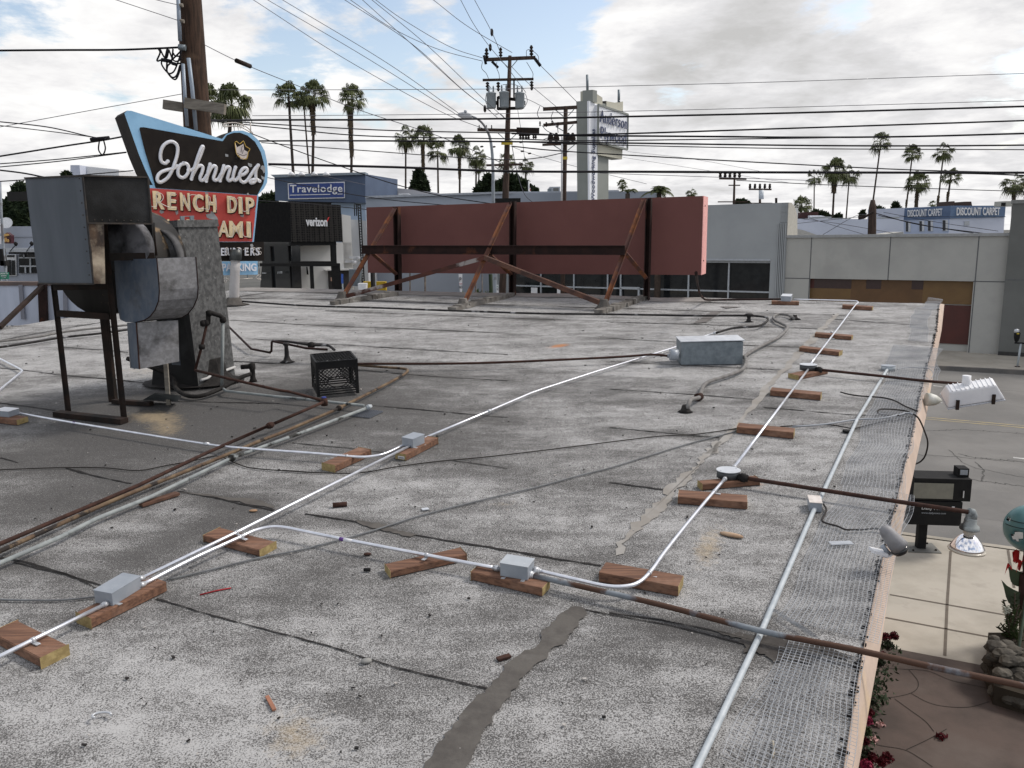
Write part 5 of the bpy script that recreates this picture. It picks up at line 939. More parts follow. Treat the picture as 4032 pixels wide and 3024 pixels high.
for f_, t_, kp_, pst in zip(feet, tops, knee_px, posts):
    k_ = onseg(f_, t_, kp_); knees.append(k_); mb = MB()
    for a, b_ in ((f_, k_), (k_, t_)): mb.bar(a, b_, .06, .010, side=V((1, .2, 0))); mb.bar(a+V((.028, 0, 0)), b_+V((.028, 0, 0)), .010, .055, side=V((1, .2, 0)))
    mb.build('raking_brace', m_rusto, bb_)
    e_ = pst[1]+V((0, 0, .30))+BP.n*.08; MB().bar(k_, e_, .05, .03, side=V((1, .2, 0))).build('short_brace', m_rusto, bb_)
bs, be = onseg(knees[0], knees[1], x('c6', 440, 517)), knees[2]
kd_ = (knees[2]-knees[0]).normalized(); bs = knees[0]-kd_*.12; bs += V((0, -.06, .02)); be = be+V((0, -.06, .02))
mb = MB(); mb.bar(bs, be, .012, .105, side=BP.n); mb.bar(bs+V((0, 0, .055)), be+V((0, 0, .055)), .07, .012, side=BP.n); mb.bar(bs-V((0, 0, .055)), be-V((0, 0, .055)), .07, .012, side=BP.n); mb.build('cross_beam', m_rustd, bb_)
k2 = onseg(knees[1], feet[1], x('c6', 1300, 575)); MB().bar(k2+V((0, -.05, 0)), feet[0]+V((.05, 0, .02)), .055, .055).build('wind_brace', mat('rust_white_flakes', (.10, .04, .03), (.06, .03, .025), .8, 0, 6, c3=(.30, .27, .26), s3=2.2, lo3=.60, hi3=.66), bb_)
MB().bar(k2+V((0, -.05, 0)), feet[2]+V((-.03, 0, .04)), .06, .06).build('wind_brace', mat('rust_dark2', (.13, .065, .045), (.06, .035, .03), .85, 0, 5), bb_)
for a, b_ in ((x('c6', 200, 912), x('c6', 660, 842)), (x('c6', 1068, 955), x('c6', 1500, 848)), (x('e3', 912, 468), x('e3', 1285, 345))):
    pa, pb_ = R(a, .02), R(b_, .02); n_ = 14; mb = MB(); rq = random.Random(int(a[0]))
    for i in range(n_):
        p0, p1 = pa.lerp(pb_, i/n_), pa.lerp(pb_, (i+1.05)/n_); mb.bar(p0+V((rq.uniform(-.01, .01), 0, 0)), p1, rq.uniform(.10, .14), rq.uniform(.05, .09))
    mb.build('mortar_curb', mat('rough_mortar', (.20, .19, .175), (.11, .10, .09), .95, 0, 9, .8, 30, c3=(.34, .33, .31), s3=7, lo3=.6, hi3=.7), bb_)
for f_ in feet: MB().lathe(f_-V((0, 0, .03)), [(.12, 0), (.08, .04), (.05, .12)], n=9, smooth=False).build('mastic_boot', MT['rough_mortar'] if f_ is feet[1] else m_mas, bb_)
# ================================================================ low wall at far left with props
lwp = PL(D(x('e1', 630, 1518), 10.6), 0)
lw = thing('parapet_wall', lwp.at(x('e1', 630, 1518)), 'pale blue-white parapet wall at the far left with a rusty top rail', 'wall'); ms_ = mat('pale_blue_sheet', (.50, .55, .66), (.43, .48, .58), .5, 0, 4, stretch=(1, 1, .3))
MB().prism(lwp.ats(x('e1', -700, 1010, 1300, 1010, 1300, 1590, -700, 1590)), V((0, .15, 0))).build('sheeting', ms_, lw)
MB().prism(lwp.ats(x('e1', -700, 955, 560, 962, 1300, 985, 1300, 1012, -700, 1012), .02), V((0, .2, 0))).build('top_rail', mat('rail_rust', (.16, .115, .10), (.11, .09, .085), .8, 0, 3), lw)
for a in (x('e1', 300, 1005, 340, 1500), x('e1', 945, 1010, 955, 1500)): q = lwp.ats(a, .03); MB().bar(q[0], q[1], .05, .02, side=V((1, 0, 0))).build('joint_batten', mat('grey_batten', (.22, .23, .27), None, .7), lw)
q = lwp.ats(x('e1', 615, 990, 640, 1600), .06); MB().bar(q[0], q[1], .10, .05, side=V((1, 0, 0))).build('rusty_post', m_rustd, lw)
a = lwp.at(x('e1', 612, 1020), .08); b_ = R(x('e1', -10, 1622), .03); MB().bar(a, b_, .05, .04).build('prop', mat('prop_rust', (.035, .022, .018), (.022, .016, .013), .85, 0, 6), lw)
# ================================================================ left utility pole
PY = 15.0; pp = lambda px_, py_, dy=0: D(x('d8', px_, py_), PY+dy)
tb2, bb2 = pp(480, -60), pp(600, 1850); dn_ = (bb2-tb2).normalized()
up1 = thing('utility_pole', bb2+dn_*((bb2.z)/-dn_.z), 'thick dark brown wooden utility pole behind the neon sign with grey riser conduits', 'utility pole')
kq = PY/math.cos(PITCH)/F*.30136
MB().tube([tb2-dn_*2.5, tb2, bb2, bb2+dn_*(bb2.z/-dn_.z)], [.36/2, .20, .235, .26], 18).build('shaft', m_pole, up1)
def pt2(nm, pts, r, m, y=-.3, n=8, sm2=False, par=None):
    q = [pp(a, b_, y) for a, b_ in zip(pts[::2], pts[1::2])]; q = smooth(q, 5) if sm2 else q
    return MB().tube(q, r, n).build(nm, m, par or up1)
m_gc = mat('riser_grey', (.28, .33, .40), (.22, .27, .33), .5, .2, 8, stretch=(1, 1, .3))
pt2('riser_conduit', (335, -60, 345, 200, 362, 535), 24*kq, m_gc); pt2('riser_conduit', (400, 835, 425, 1250, 455, 1650), 22*kq, m_gc); pt2('riser_conduit', (472, 760, 520, 1150, 570, 1700), 24*kq, m_gc, -.42)
MB().bar(pp(430, 1345, -.5), pp(950, 1430, -.5), .11, .19*.9).build('front_crossarm', m_wooda, up1); MB().bar(pp(150, 1365, .2), pp(760, 1455, .2), .10, .16).build('rear_crossarm', m_wooda, up1)
MB().tube([pp(345, 615, -.25), pp(435, 625, -.25)], .05, 8).build('service_clamp', m_galv, up1)
for a in ((330, 65, 400, 70), (340, 265, 415, 280)): pt2('guy_grip', a, .03, m_wooda)
for i, a in enumerate(((75, 635, 100, 690, 60, 795, 130, 780, 220, 795, 300, 830, 380, 825), (200, 640, 180, 750, 230, 795, 330, 710, 380, 655), (120, 785, 125, 850, 190, 940, 240, 960, 300, 900, 385, 660), (190, 800, 195, 940, 290, 1040, 345, 960, 375, 830), (185, 930, 260, 1010, 320, 980, 360, 850), (215, 650, 270, 780, 330, 800, 380, 760), (270, 640, 250, 800, 200, 860, 185, 930), (100, 640, 150, 740, 200, 790), (270, 690, 300, 730, 375, 735))):
    pt2('jumper_cable', a, .014, m_wire, -.3, 6, True)
pt2('splice', (120, 780, 230, 800), .032, m_wire); pt2('splice', (205, 640, 180, 750), .03, m_wire); pt2('splice', (255, 825, 320, 845), .028, m_wire)
def wire(px, y0, y1, w_, m=None, label='', nm='overhead_wire', k=8, sag=False):
    n_ = len(px); pts = []
    for i, q in enumerate(px): pts.append(D(q, y0+(y1-y0)*i/max(1, n_-1)) if not callable(y0) else D(q, y0(q)))
    rr_ = w_*.5*1.8228
    pts = smooth(pts, k) if n_ > 2 else pts
    o = MB().tube(pts, [max(rr_*(p_-CAM).dot(fw)/F, .002) for p_ in pts], 5, False).build(nm, m or m_wire); tag(o, label, 'overhead wire', 'overhead wires'); return o
W = wire
# ================================================================ middle and second utility poles
def pole(px_top, px_base, y, w0, w1, label, m=m_poleg):
    a, b_ = D(px_top, y), D(px_base, y); dn = (b_-a).normalized(); g_ = b_+dn*(b_.z/-dn.z); o = thing('utility_pole', V((g_.x, g_.y, 0)), label, 'utility pole', 'utility poles along the far side of the street')
    MB().tube([a, b_, g_], [w0*y/F/2, w1*y/F/2, w1*1.05*y/F/2], 12).build('shaft', m, o); return o
P2Y = 31.0; q4 = lambda a, b_, dy=0: D(x('c4', a, b_), P2Y+dy)
u2 = pole(x('c4', 418, 240), x('c4', 381, 1420), P2Y, 26*.4973, 52*.4973, 'tall dark utility pole with three grey transformers behind the billboard')
s4 = .4973*P2Y/F
for nm, a in (('top_crossarm', (215, 272, 620, 255)), ('second_crossarm', (202, 433, 605, 425)), ('cable_crossarm', (160, 826, 640, 836)), ('low_crossarm', (230, 1108, 522, 1100))):
    p0, p1 = q4(a[0], a[1], -.3), q4(a[2], a[3], -.3); MB().bar(p0, p1, .12, (22 if 'top' in nm or 'cable' in nm else 15)*s4).build(nm, m_poleg, u2)
for a in ((340, 270, 400, 330), (480, 270, 430, 330), (320, 850, 375, 900), (480, 850, 415, 910), (300, 1120, 375, 1170), (470, 1120, 400, 1170)): MB().bar(q4(a[0], a[1], -.25), q4(a[2], a[3], -.25), .04, 5*s4).build('arm_brace', m_galv, u2)
m_tr = mat('transformer_grey', (.30, .34, .37), (.25, .29, .32), .5, .1, 5)
for cx_, y0_, y1_ in ((271, 545, 657), (373, 538, 652), (497, 545, 657)):
    p_ = q4(cx_, y1_, -.6); h_ = (y1_-y0_)*s4; r_ = 35*s4
    t_ = MB().lathe(p_, [(r_*.92, 0), (r_*.95, h_*.05), (r_, h_*.08), (r_, h_*.9), (r_*1.08, h_*.92), (r_*1.08, h_*.97), (r_*.6, h_*1.03), (.001, h_*1.04)], n=20).build('transformer', m_tr, u2)
    for dx in (-.4, .4): MB().lathe(p_+V((dx*r_*1.2, 0, h_)), [(r_*.12, 0), (r_*.2, h_*.1), (r_*.12, h_*.2), (r_*.2, h_*.28), (r_*.1, h_*.42)], n=8).build('bushing', m_galv, t_)
    MB().box(p_+V((r_*.9, .2, h_*.3)), .1, .3, .1).build('bracket', m_steel, t_)
MB().bar(q4(320, 570, -.3), q4(480, 590, -.3), .08, .10).bar(q4(320, 660, -.3), q4(500, 655, -.3), .08, .10).bar(q4(322, 565, -.3), q4(322, 668, -.3), .08, .08).bar(q4(450, 440, -.3), q4(450, 585, -.3), .06, .06).build('hanger_frame', m_steel, u2)
def insul(par, p_, s_, up1_=1): s_ *= .62; MB().lathe(p_, [(.02*s_, 0), (.06*s_, .04*s_*up1_), (.025*s_, .08*s_*up1_), (.065*s_, .12*s_*up1_), (.025*s_, .16*s_*up1_), (.05*s_, .2*s_*up1_), (.02*s_, .26*s_*up1_)], n=8).build('insulator', m_steel, par)
for a, b_, s_, u_1 in ((234, 262, 2.2, 1), (345, 250, 2.0, 1), (588, 240, 2.2, 1), (175, 818, .8, 1), (232, 818, .8, 1), (273, 818, .8, 1), (240, 448, 2, -1), (325, 448, 2, -1), (590, 440, 2, -1), (500, 840, 1.8, -1), (522, 840, 1.8, -1), (545, 840, 1.8, -1), (565, 840, 1.8, -1), (605, 840, 1.6, -1), (622, 840, 1.6, -1)): insul(u2, q4(a, b_, -.35), s_, u_1)
MB().bar(q4(470, 832, -.4), q4(650, 836, -.4), .2, .2).build('cutout_switches', m_steel, u2)
MB().tube([q4(210, 275, -.4), q4(230, 270, -.4)], .16, 8).build('strain_insulator', m_wire, u2); MB().tube([q4(275, 285, -.4), q4(325, 335, -.4)], .05, 6).tube([q4(615, 262, -.4), q4(660, 322, -.4)], .06, 6).build('long_insulator', m_wire, u2)
for a in ((200, 290, 195, 340, 230, 380, 248, 420), (315, 290, 310, 330, 330, 380, 335, 420), (550, 290, 580, 340, 600, 380, 598, 415), (550, 250, 550, 200, 585, 195, 640, 240, 645, 300), (232, 540, 225, 600, 250, 650), (540, 540, 555, 600, 520, 660, 470, 665), (370, 560, 365, 610, 320, 665), (300, 710, 340, 700, 380, 735), (240, 460, 270, 500), (360, 470, 440, 465, 530, 500)):
    MB().tube(smooth([q4(a[i], a[i+1], -.45) for i in range(0, len(a), 2)], 5), 2.2*s4, 5).build('jumper_wire', m_wiret, u2)
MB().box(q4(395, 945, -.35), .42, .05, .14).build('yellow_marker', mat('marker_yellow', (.55, .42, .05), None, .6), u2)
MB().box(q4(395, 1425, -.5), 1.0, .3, .25).build('black_base_box', m_black, u2)
P3Y = 40.0; q5 = lambda a, b_, dy=0: D(x('c4', a, b_), P3Y+dy); s5 = .4973*P3Y/F
u3 = pole(x('c4', 860, 640), x('c4', 847, 1395), P3Y, 32*.4973, 34*.4973, 'darker utility pole just left of the tall plywood store sign')
for nm, a, h_ in (('top_crossarm', (680, 663, 950, 648), 24), ('second_crossarm', (682, 790, 950, 766), 20), ('lower_crossarm', (675, 946, 950, 934), 16)): MB().bar(q5(a[0], a[1], -.3), q5(a[2], a[3], -.3), .14, h_*s5).build(nm, m_poleg, u3)
for a in ((780, 670, 840, 720), (925, 665, 880, 715), (780, 800, 840, 835), (920, 785, 880, 830), (765, 950, 830, 992), (930, 945, 875, 990)): MB().bar(q5(a[0], a[1], -.25), q5(a[2], a[3], -.25), .05, 6*s5).build('arm_brace', m_galv, u3)
MB().tube([q5(830, 885, -.4), q5(828, 1400, -.4)], 7*s5, 8).build('riser_conduit', m_white, u3)
for a in ((655, 640, 635, 700, 655, 745), (760, 680, 745, 740, 790, 800, 800, 850), (670, 790, 720, 840, 830, 880), (680, 905, 730, 890, 800, 910)): MB().tube(smooth([q5(a[i], a[i+1], -.45) for i in range(0, len(a), 2)], 5), 2.6*s5, 5).build('jumper_wire', m_wiret, u3)
for a, b_ in ((706, 765), (798, 765), (656, 760), (752, 755)): insul(u3, q5(a, b_, -.35), 1.4, -1)
for a in (740, 785, 880, 915): MB().lathe(q5(a, 920, -.35), [(.05, 0), (.16, .1), (.12, .25), (.05, .4)], n=8).build('cutout', m_steel, u3)
MB().box(q5(848, 1062, -.3), .3, .05, .13).build('yellow_marker', MT['marker_yellow'], u3)
# more distant poles
for (c_, tp_, bt_, arms, Y_, lab, tr) in (('c4', (2197, 1178), (2190, 1440), ((2075, 1212, 2290, 1216, 14), (2150, 1266, 2240, 1266, 8), (2065, 1397, 2300, 1397, 8)), 75, 'distant utility pole with three crossarms above the billboard right end', None), ('c5', (180, 463), (180, 610), ((95, 478, 268, 480, 12), (95, 585, 275, 585, 6)), 85, 'distant utility pole carrying one pale transformer', (190, 485, 555))):
    o = pole(x(c_, *tp_), x(c_, *bt_), Y_, 16*CR[c_][2]*.9, 22*CR[c_][2]*.9, lab); s_ = CR[c_][2]*Y_/F
    for a in arms:
        MB().bar(D(x(c_, a[0], a[1]), Y_-.4), D(x(c_, a[2], a[3]), Y_-.4), .15, a[4]*s_).build('crossarm', m_poleg, o)
    for k in range(5): p_ = D(x(c_, arms[0][0]+8+k*38, arms[0][1]-4), Y_-.4); MB().lathe(p_, [(.06, 0), (.16, .15), (.1, .3), (.15, .38), (.05, .5)], n=6).build('insulator', m_steel, o)
    if tr: MB().tube([D(x(c_, tr[0], tr[1]), Y_-.8), D(x(c_, tr[0], tr[2]), Y_-.8)], 18*s_, 14).build('transformer', mat('pale_transformer', (.55, .6, .64), None, .5), o)
p_ = D(x('c5', 305, 545), 60); tag(MB().tube([p_-V((0, 0, .0)), D(x('c5', 305, 600), 60)], .09, 8).build('vent_pipe', m_steel), 'short dark pipe standing on the grey building roof', 'pipe')
# street lamp
LY = 27.5; ql = lambda a, b_, dy=0: D(x('c4', a, b_), LY+dy); sl_ = .4973*LY/F
b_ = ql(286, 1420); lm = thing('street_lamp', V((b_.x, b_.y, 0)), 'tall grey street lamp with a curved arm left of the transformer pole', 'street lamp')
pts = smooth([V((b_.x+.02, b_.y, 0)), ql(287, 1420), ql(285, 1200), ql(278, 1020), ql(262, 900), ql(238, 835), ql(200, 775), ql(150, 735), ql(100, 715)], 6)
MB().tube(pts, [14*sl_*(1-.55*i/len(pts)) for i in range(len(pts))], 12).build('curved_pole', mat('lamp_pole_grey', (.27, .30, .34), (.22, .25, .28), .6, .1, 3, c3=(.15, .15, .16), s3=.8, lo3=.5, hi3=.55), lm)
c_ = ql(55, 718); MB().lathe(ql(4, 705), [(.01, 0), (14*sl_, 8*sl_), (24*sl_, 35*sl_), (26*sl_, 70*sl_), (20*sl_, 95*sl_), (8*sl_, 112*sl_)], axis=(ql(112, 722)-ql(4, 705)), n=14, flat=(1, .55)).build('lamp_head', mat('lamp_head_pale', (.48, .50, .53), None, .5), lm)
MB().lathe(ql(66, 698), [(.05, 0), (.05, .1)], n=8).build('photocell', m_box, lm)
# ================================================================ plywood store pylon sign
AY = 45.0; AK = D(x('f3', 205, 165), AY); AL, AR = PL(AK, -33), PL(AK, 50); an = thing('pylon_sign', V((AK.x, AK.y, 0)), 'tall grey and white plywood store pylon sign with a projecting board', 'pylon sign')
m_ag = mat('pylon_grey', (.25, .265, .25), (.225, .24, .225), .8, 0, .8); m_ab = mat('pylon_beige', (.50, .49, .41), (.44, .43, .36), .8, 0, 1); m_aw = mat('sign_white', (.80, .82, .86), (.76, .78, .83), .5, 0, 1)
lp_ = AL.ats(x('f3', 119, 172, 205, 165, 213, 860, 136, 860)); dn = V((0, 0, -6)); vb = AR.t*1.9
MB().prism([lp_[0], lp_[1], lp_[2]+dn, lp_[3]+dn], vb).build('pier', m_ag, an)
wp_ = AR.ats(x('f3', 206, 168, 268, 194, 262, 860, 214, 860), .14); MB().prism([wp_[0], wp_[1], wp_[2]+dn*.3, wp_[3]+dn*.3], -AR.n*.12).build('white_strip', m_aw, an)
bd = AR.ats(x('f3', 269, 194, 471, 262, 467, 500, 268, 450), .35); MB().prism(bd, -AR.n*.9).build('board', m_aw, an)
edge = MB()
for a, b_ in zip(bd, bd[1:]+bd[:1]): edge.bar(a, b_, .10, .10)
edge.build('board_frame', m_ag, an)
lw_ = AR.ats(x('f3', 268, 440, 435, 495, 432, 566, 268, 535), .2); MB().prism(lw_, -AR.n*.7).build('lower_fascia', m_ab, an)
MB().prism(AL.ats(x('f3', 162, 98, 232, 92, 232, 175, 162, 172)), AR.t*.4).build('top_block', m_ag, an); MB().prism(AR.ats(x('f3', 232, 92, 262, 122, 298, 146, 298, 205, 232, 180), .05), -AR.n*.8).build('top_wing', m_ab, an)
MB().prism(AR.ats(x('f3', 299, 170, 325, 168, 325, 215, 299, 205), .0), -AR.n*.6).build('dark_recess', m_black, an); MB().prism(AR.ats(x('f3', 326, 170, 380, 180, 438, 172, 438, 252, 326, 213), .05), -AR.n*.8).build('top_wing', m_ab, an)
for a in (x('f3', 194, -10, 196, 110), x('f3', 410, 92, 409, 178)): q = [D(k_, AY+.5) for k_ in a]; MB().tube(q, .07, 8).build('mast', m_galv, an)
q = [D(k_, AY+2.2) for k_ in x('f3', 278, 535, 276, 860)]; MB().tube([q[0], q[1]+dn], 10*.578*AY/F, 12).build('column', mat('column_beige', (.44, .43, .38), None, .7), an)
m_nl = mat('navy_letters', (.055, .07, .14), (.10, .12, .2), .5, 0, 4)
textpl('lettering', 'Anderson', AR, x('f3', 279, 312), x('f3', 463, 363), x('f3', 281, 230), .05, m_nl, an, off=.40, bold=-.004, sp=1.15)
textpl('lettering', 'Plywood', AR, x('f3', 283, 452), x('f3', 455, 492), x('f3', 285, 342), .05, m_nl, an, off=.40, bold=-.004, sp=1.15)
o0 = AR.at(x('f3', 244, 850), .05); xv = AR.at(x('f3', 246, 366), .05)-o0; yv = AR.at(x('f3', 217, 838), .05)-o0; yv = AR.t*-(yv.length)
text('vertical_lettering', 'Woodworking Supplies', AR.at(x('f3', 250, 848), .16), xv, yv*1.0, .03, m_nl, an, italic=.1)
# ================================================================ buildings across the street
WP0 = S(X('c8', 1500, 262), .15); WG = PL(WP0, -33)        # orange panel building front
def wq(crop, *a, off=0): return WG.ats(X(crop, *a), off)
def down(p, z=0): return V((p.x, p.y, z))
m_gst = mat('grey_stucco', (.40, .40, .38), (.36, .36, .345), .9, 0, .7, .3, 40, c3=(.33, .33, .315), s3=.35, lo3=.5, hi3=.7)
m_gst2 = mat('bluish_grey_stucco', (.34, .36, .375), (.31, .33, .345), .9, 0, .5, .3, 40); m_gdk = mat('dark_grey_stucco', (.15, .155, .15), (.13, .135, .13), .9, 0, .6, .3, 40)
m_frame = mat('window_frame_pale', (.42, .45, .49), None, .5, .3); m_jn = mat('panel_joint', (.13, .135, .14), None, .9)
ob_ = thing('shop_building', down(WP0), 'low grey stucco building with orange and dark red panels across the street', 'building')
f_ = wq('c5', 385, 845, 2072, 822, 2012, 1660, 365, 1600); tl_, tr2 = f_[0], f_[1]; bk = -WG.n*14
ow = wq('c5', 560, 1168, 1822, 1182, 1786, 1700, 548, 1600)
pan_b = [V((ow[3].x, ow[3].y, .15)), V((ow[2].x, ow[2].y, .35))]
# wall built round the opening
L0, R0_ = tl_, tr2; zt = (tl_.z+tr2.z)/2; opt = (ow[0].z+ow[1].z)/2
def on(u, z): q = WG.at(u); return V((q.x, q.y, z))
ul, ur = X('c5', 385, 845), X('c5', 2060, 822)
A0, A1, A2, A3 = down(L0), down(ow[0]), down(ow[1]), down(R0_)+WG.t*.6; T = lambda p, z: V((p.x, p.y, z))
th = -WG.n*.25
mb = MB()
for a, b_, z0, z1 in ((A0, A1, 0, opt), (A2, A3, 0, opt), (A0, A3, opt, zt)):
    mb.prism([T(a, z0), T(b_, z0), T(b_, z1), T(a, z1)], th)
mb.build('front_wall', m_gst, ob_)
MB().prism([T(A0, 0)+th, T(A3, 0)+th, T(A3, zt-.4)+th, T(A0, zt-.4)+th], bk).build('body', m_gst, ob_)
mb = MB(); mb.bar(T(A0, zt)+WG.n*.02-WG.n*.12, T(A3, zt)+WG.n*.02-WG.n*.12, .36, .12); mb.build('coping', mat('coping_pale', (.33, .34, .345), None, .8), ob_)
# joints
mb = MB()
for u in (570, 1175, 1850): a = WG.at(X('c5', u, 1000), .004); mb.prism([T(a, opt if u == 1175 else 0)-WG.t*.02, T(a, opt if u == 1175 else 0)+WG.t*.02, T(a, zt-.06)+WG.t*.02, T(a, zt-.06)-WG.t*.02], WG.n*.003)
for a, b_ in ((A0, A1), (A2, A3)): mb.prism([T(a, opt-.02)+WG.n*.004, T(b_, opt-.02)+WG.n*.004, T(b_, opt+.02)+WG.n*.004, T(a, opt+.02)+WG.n*.004], WG.n*.003)
mb.build('wall_joint', m_jn, ob_)
m_o = [mat('orange_panel', (.15, .085, .028), (.13, .072, .025), .5, 0, 2), mat('brown_panel', (.12, .06, .022), (.10, .05, .018), .5, 0, 2), mat('plum_panel', (.045, .024, .022), None, .4), mat('dark_red_panel', (.075, .016, .012), (.06, .014, .011), .5, 0, 1.5)]
rec = -.20
def rectp(u0, v0, u1, v1, m, nm, k=.0):
    a, b_, c_, d_ = wq('c5', u0, v0, u1, v0, u1, v1, u0, v1, off=rec+k); za = a.z; zb = d_.z; return MB().prism([V((a.x, a.y, za)), V((b_.x, b_.y, za)), V((b_.x, b_.y, zb)), V((a.x, a.y, zb))], -WG.n*.03).build(nm, m, ob_)
rectp(560, 1160, 885, 1340, m_o[0], 'orange_panel'); rectp(885, 1160, 1345, 1340, m_o[1], 'brown_panel'); rectp(1345, 1160, 1440, 1350, m_o[1], 'brown_panel', .004); rectp(1440, 1160, 1690, 1355, m_o[0], 'orange_panel'); rectp(1690, 1160, 1825, 1362, m_o[0], 'orange_panel', .004)
rectp(560, 1160, 600, 1237, m_o[3], 'red_panel', .01); rectp(600, 1160, 885, 1237, m_o[2], 'plum_panel', .012); rectp(1000, 1160, 1115, 1243, m_o[2], 'plum_panel', .012); rectp(1350, 1160, 1440, 1247, m_o[2], 'plum_panel', .014)
rectp(500, 1340, 1440, 1700, m_o[1], 'brown_panel', -.01); rectp(1440, 1362, 1830, 1655, m_o[3], 'red_panel', -.006)
# dark building at the right
db = thing('dark_grey_building', down(tr2), 'dark grey stucco building at the right edge, taller than the orange panel shop', 'building')
pd = WG.at(X('c5', 2080, 1000), .25); e0 = down(pd); zt2 = WG.at(X('c5', 2085, 590), .25).z
MB().prism([e0, e0+WG.t*16, T(e0+WG.t*16, zt2), T(e0, zt2)], -WG.n*15).build('body', m_gdk, db)
MB().prism([T(e0, zt2)-WG.t*.05+WG.n*.05, T(e0+WG.t*16, zt2)+WG.n*.05, T(e0+WG.t*16, zt2+.14)+WG.n*.05, T(e0, zt2+.14)-WG.t*.05+WG.n*.05], -WG.n*.4).build('coping', mat('coping_grey', (.22, .225, .22), None, .8), db)
zj = WG.at(X('c5', 2100, 1178), .25).z; MB().prism([T(e0, zj)+WG.n*.004, T(e0+WG.t*16, zj)+WG.n*.004, T(e0+WG.t*16, zj+.04)+WG.n*.004, T(e0, zj+.04)+WG.n*.004], WG.n*.003).build('wall_joint', m_jn, db)
MB().box8([T(e0, .0)+WG.n*.0, T(e0+WG.t*16, .0), T(e0+WG.t*16, .0)+WG.n*.03, T(e0, .0)+WG.n*.03], [T(e0, .3), T(e0+WG.t*16, .3), T(e0+WG.t*16, .3)+WG.n*.03, T(e0, .3)+WG.n*.03]).build('plinth', mat('plinth_dark', (.05, .05, .05), None, .9), db)
# windowed grey building left of it
gb2 = thing('glass_front_building', down(L0), 'grey stucco building with a long dark shop window behind the billboard', 'building')
zt3 = (WG.at(X('c5', 200, 590), .05).z+WG.at(X('c4', 2030, 1418), .05).z)/2; gl = down(WG.at(X('c6', 1350, 700), .05)); gr_ = down(WG.at(X('c5', 385, 845), .05))
wz1 = WG.at(X('c7', 900, 237), .05).z; wz2 = WG.at(X('c7', 900, 458), .05).z; wL = down(WG.at(X('c6', 1475, 800), .05)); wR = down(WG.at(X('c7', 1165, 300), .05))
mb = MB(); 
for a, b_, z0, z1 in ((gl, wL, 0, wz1), (wR, gr_, 0, wz1), (gl, gr_, wz1, zt3)): mb.prism([T(a, z0), T(b_, z0), T(b_, z1), T(a, z1)], -WG.n*.35)
mb.build('front_wall', m_gst2, gb2); MB().prism([T(gl, 0)-WG.n*.6, T(gr_, 0)-WG.n*.6, T(gr_, zt3-.2)-WG.n*.6, T(gl, zt3-.2)-WG.n*.6], -WG.n*1.2).build('body', m_gst2, gb2)
MB().prism([T(wL, 0)-WG.n*.3, T(wR, 0)-WG.n*.3, T(wR, wz1)-WG.n*.3, T(wL, wz1)-WG.n*.3], -WG.n*.03).build('window_glass', m_glass, gb2)
mb = MB(); fo = -WG.n*.22
mb.bar(T(wL, wz1-.04)+fo, T(wR, wz1-.04)+fo, .1, .08); mb.bar(T(wL, wz2)+fo, T(wR, wz2)+fo, .1, .07)
for q in (X('c6', 1475, 800), X('c6', 1700, 800), X('c6', 1940, 800), X('c6', 2185, 800), X('c7', 68, 400), X('c7', 562, 400), X('c7', 855, 350), X('c7', 1160, 350)):
    a = down(WG.at(q, .05))+fo; mb.bar(T(a, 0), T(a, wz1), .07, .08, side=WG.t)
mb.build('window_frame', m_frame, gb2)
MB().prism([T(wL, wz1+.03)+WG.n*.03, T(wR, wz1+.03)+WG.n*.03, T(wR, wz1+.10)+WG.n*.03, T(wL, wz1+.10)+WG.n*.03], -WG.n*.05).build('window_head', m_frame, gb2)
dq = down(WG.at(X('e3', 1155, 300), .05))+fo*.8; mb = MB(); z0 = WG.at(X('e3', 1155, 272), .05).z
mb.bar(T(dq, z0)-WG.t*.55, T(dq, z0)+WG.t*.55, .1, .12); mb.bar(T(dq, 0)-WG.t*.5, T(dq, z0)-WG.t*.5, .1, .1, side=WG.t); mb.bar(T(dq, 0)+WG.t*.5, T(dq, z0)+WG.t*.5, .1, .1, side=WG.t); mb.build('door_frame', m_frame, gb2)
for q in (X('e3', 410, 295), X('e3', 617, 300)): a = WG.at(q, -.12); MB().prism([a-WG.t*.2-V((0, 0, .2)), a+WG.t*.2-V((0, 0, .2)), a+WG.t*.2+V((0, 0, .2)), a-WG.t*.2+V((0, 0, .2))], WG.n*.02).build('window_sign', m_white, gb2)
mb = MB()                                                     # ribbed pilaster
ca, cb = WG.at(X('c5', 312, 900), .05), WG.at(X('c5', 380, 900), .05); wd = (cb-ca).length; zr = WG.at(X('c5', 340, 740), .05).z
for i in range(5): q = down(ca)+(down(cb)-down(ca))*((i+.5)/5)+WG.n*.03; mb.bar(T(q, 0), T(q, zr), wd/9, .08, side=WG.t)
mb.build('ribbed_pilaster', m_gst2, gb2); mb = MB()
ca2, cb2 = WG.at(X('e2', 1825, 300), .05), WG.at(X('e2', 1925, 300), .05)
for i in range(5): q = down(ca2)+(down(cb2)-down(ca2))*((i+.5)/5)+WG.n*.03; mb.bar(T(q, 0), T(q, wz1), wd/8, .08, side=WG.t)
mb.build('ribbed_pilaster', m_gst2, gb2)
q = T(gr_, 0)+WG.n*.0; sidep = [T(gr_, zt-.1), T(gr_, zt3), T(gr_, zt3)-WG.n*.5, T(gr_, zt3-.12)-WG.n*1.0, T(gr_, zt3-.5)-WG.n*1.6, T(gr_, zt-.1)-WG.n*1.9]; MB().prism([p_+WG.t*.02 for p_ in sidep], -WG.t*.35).build('curved_parapet_end', mat('cream_parapet', (.40, .39, .35), None, .8), gb2)
for i, (a, w__, h_) in enumerate(((X('c4', 2030, 1412), .8, .12),)): pass
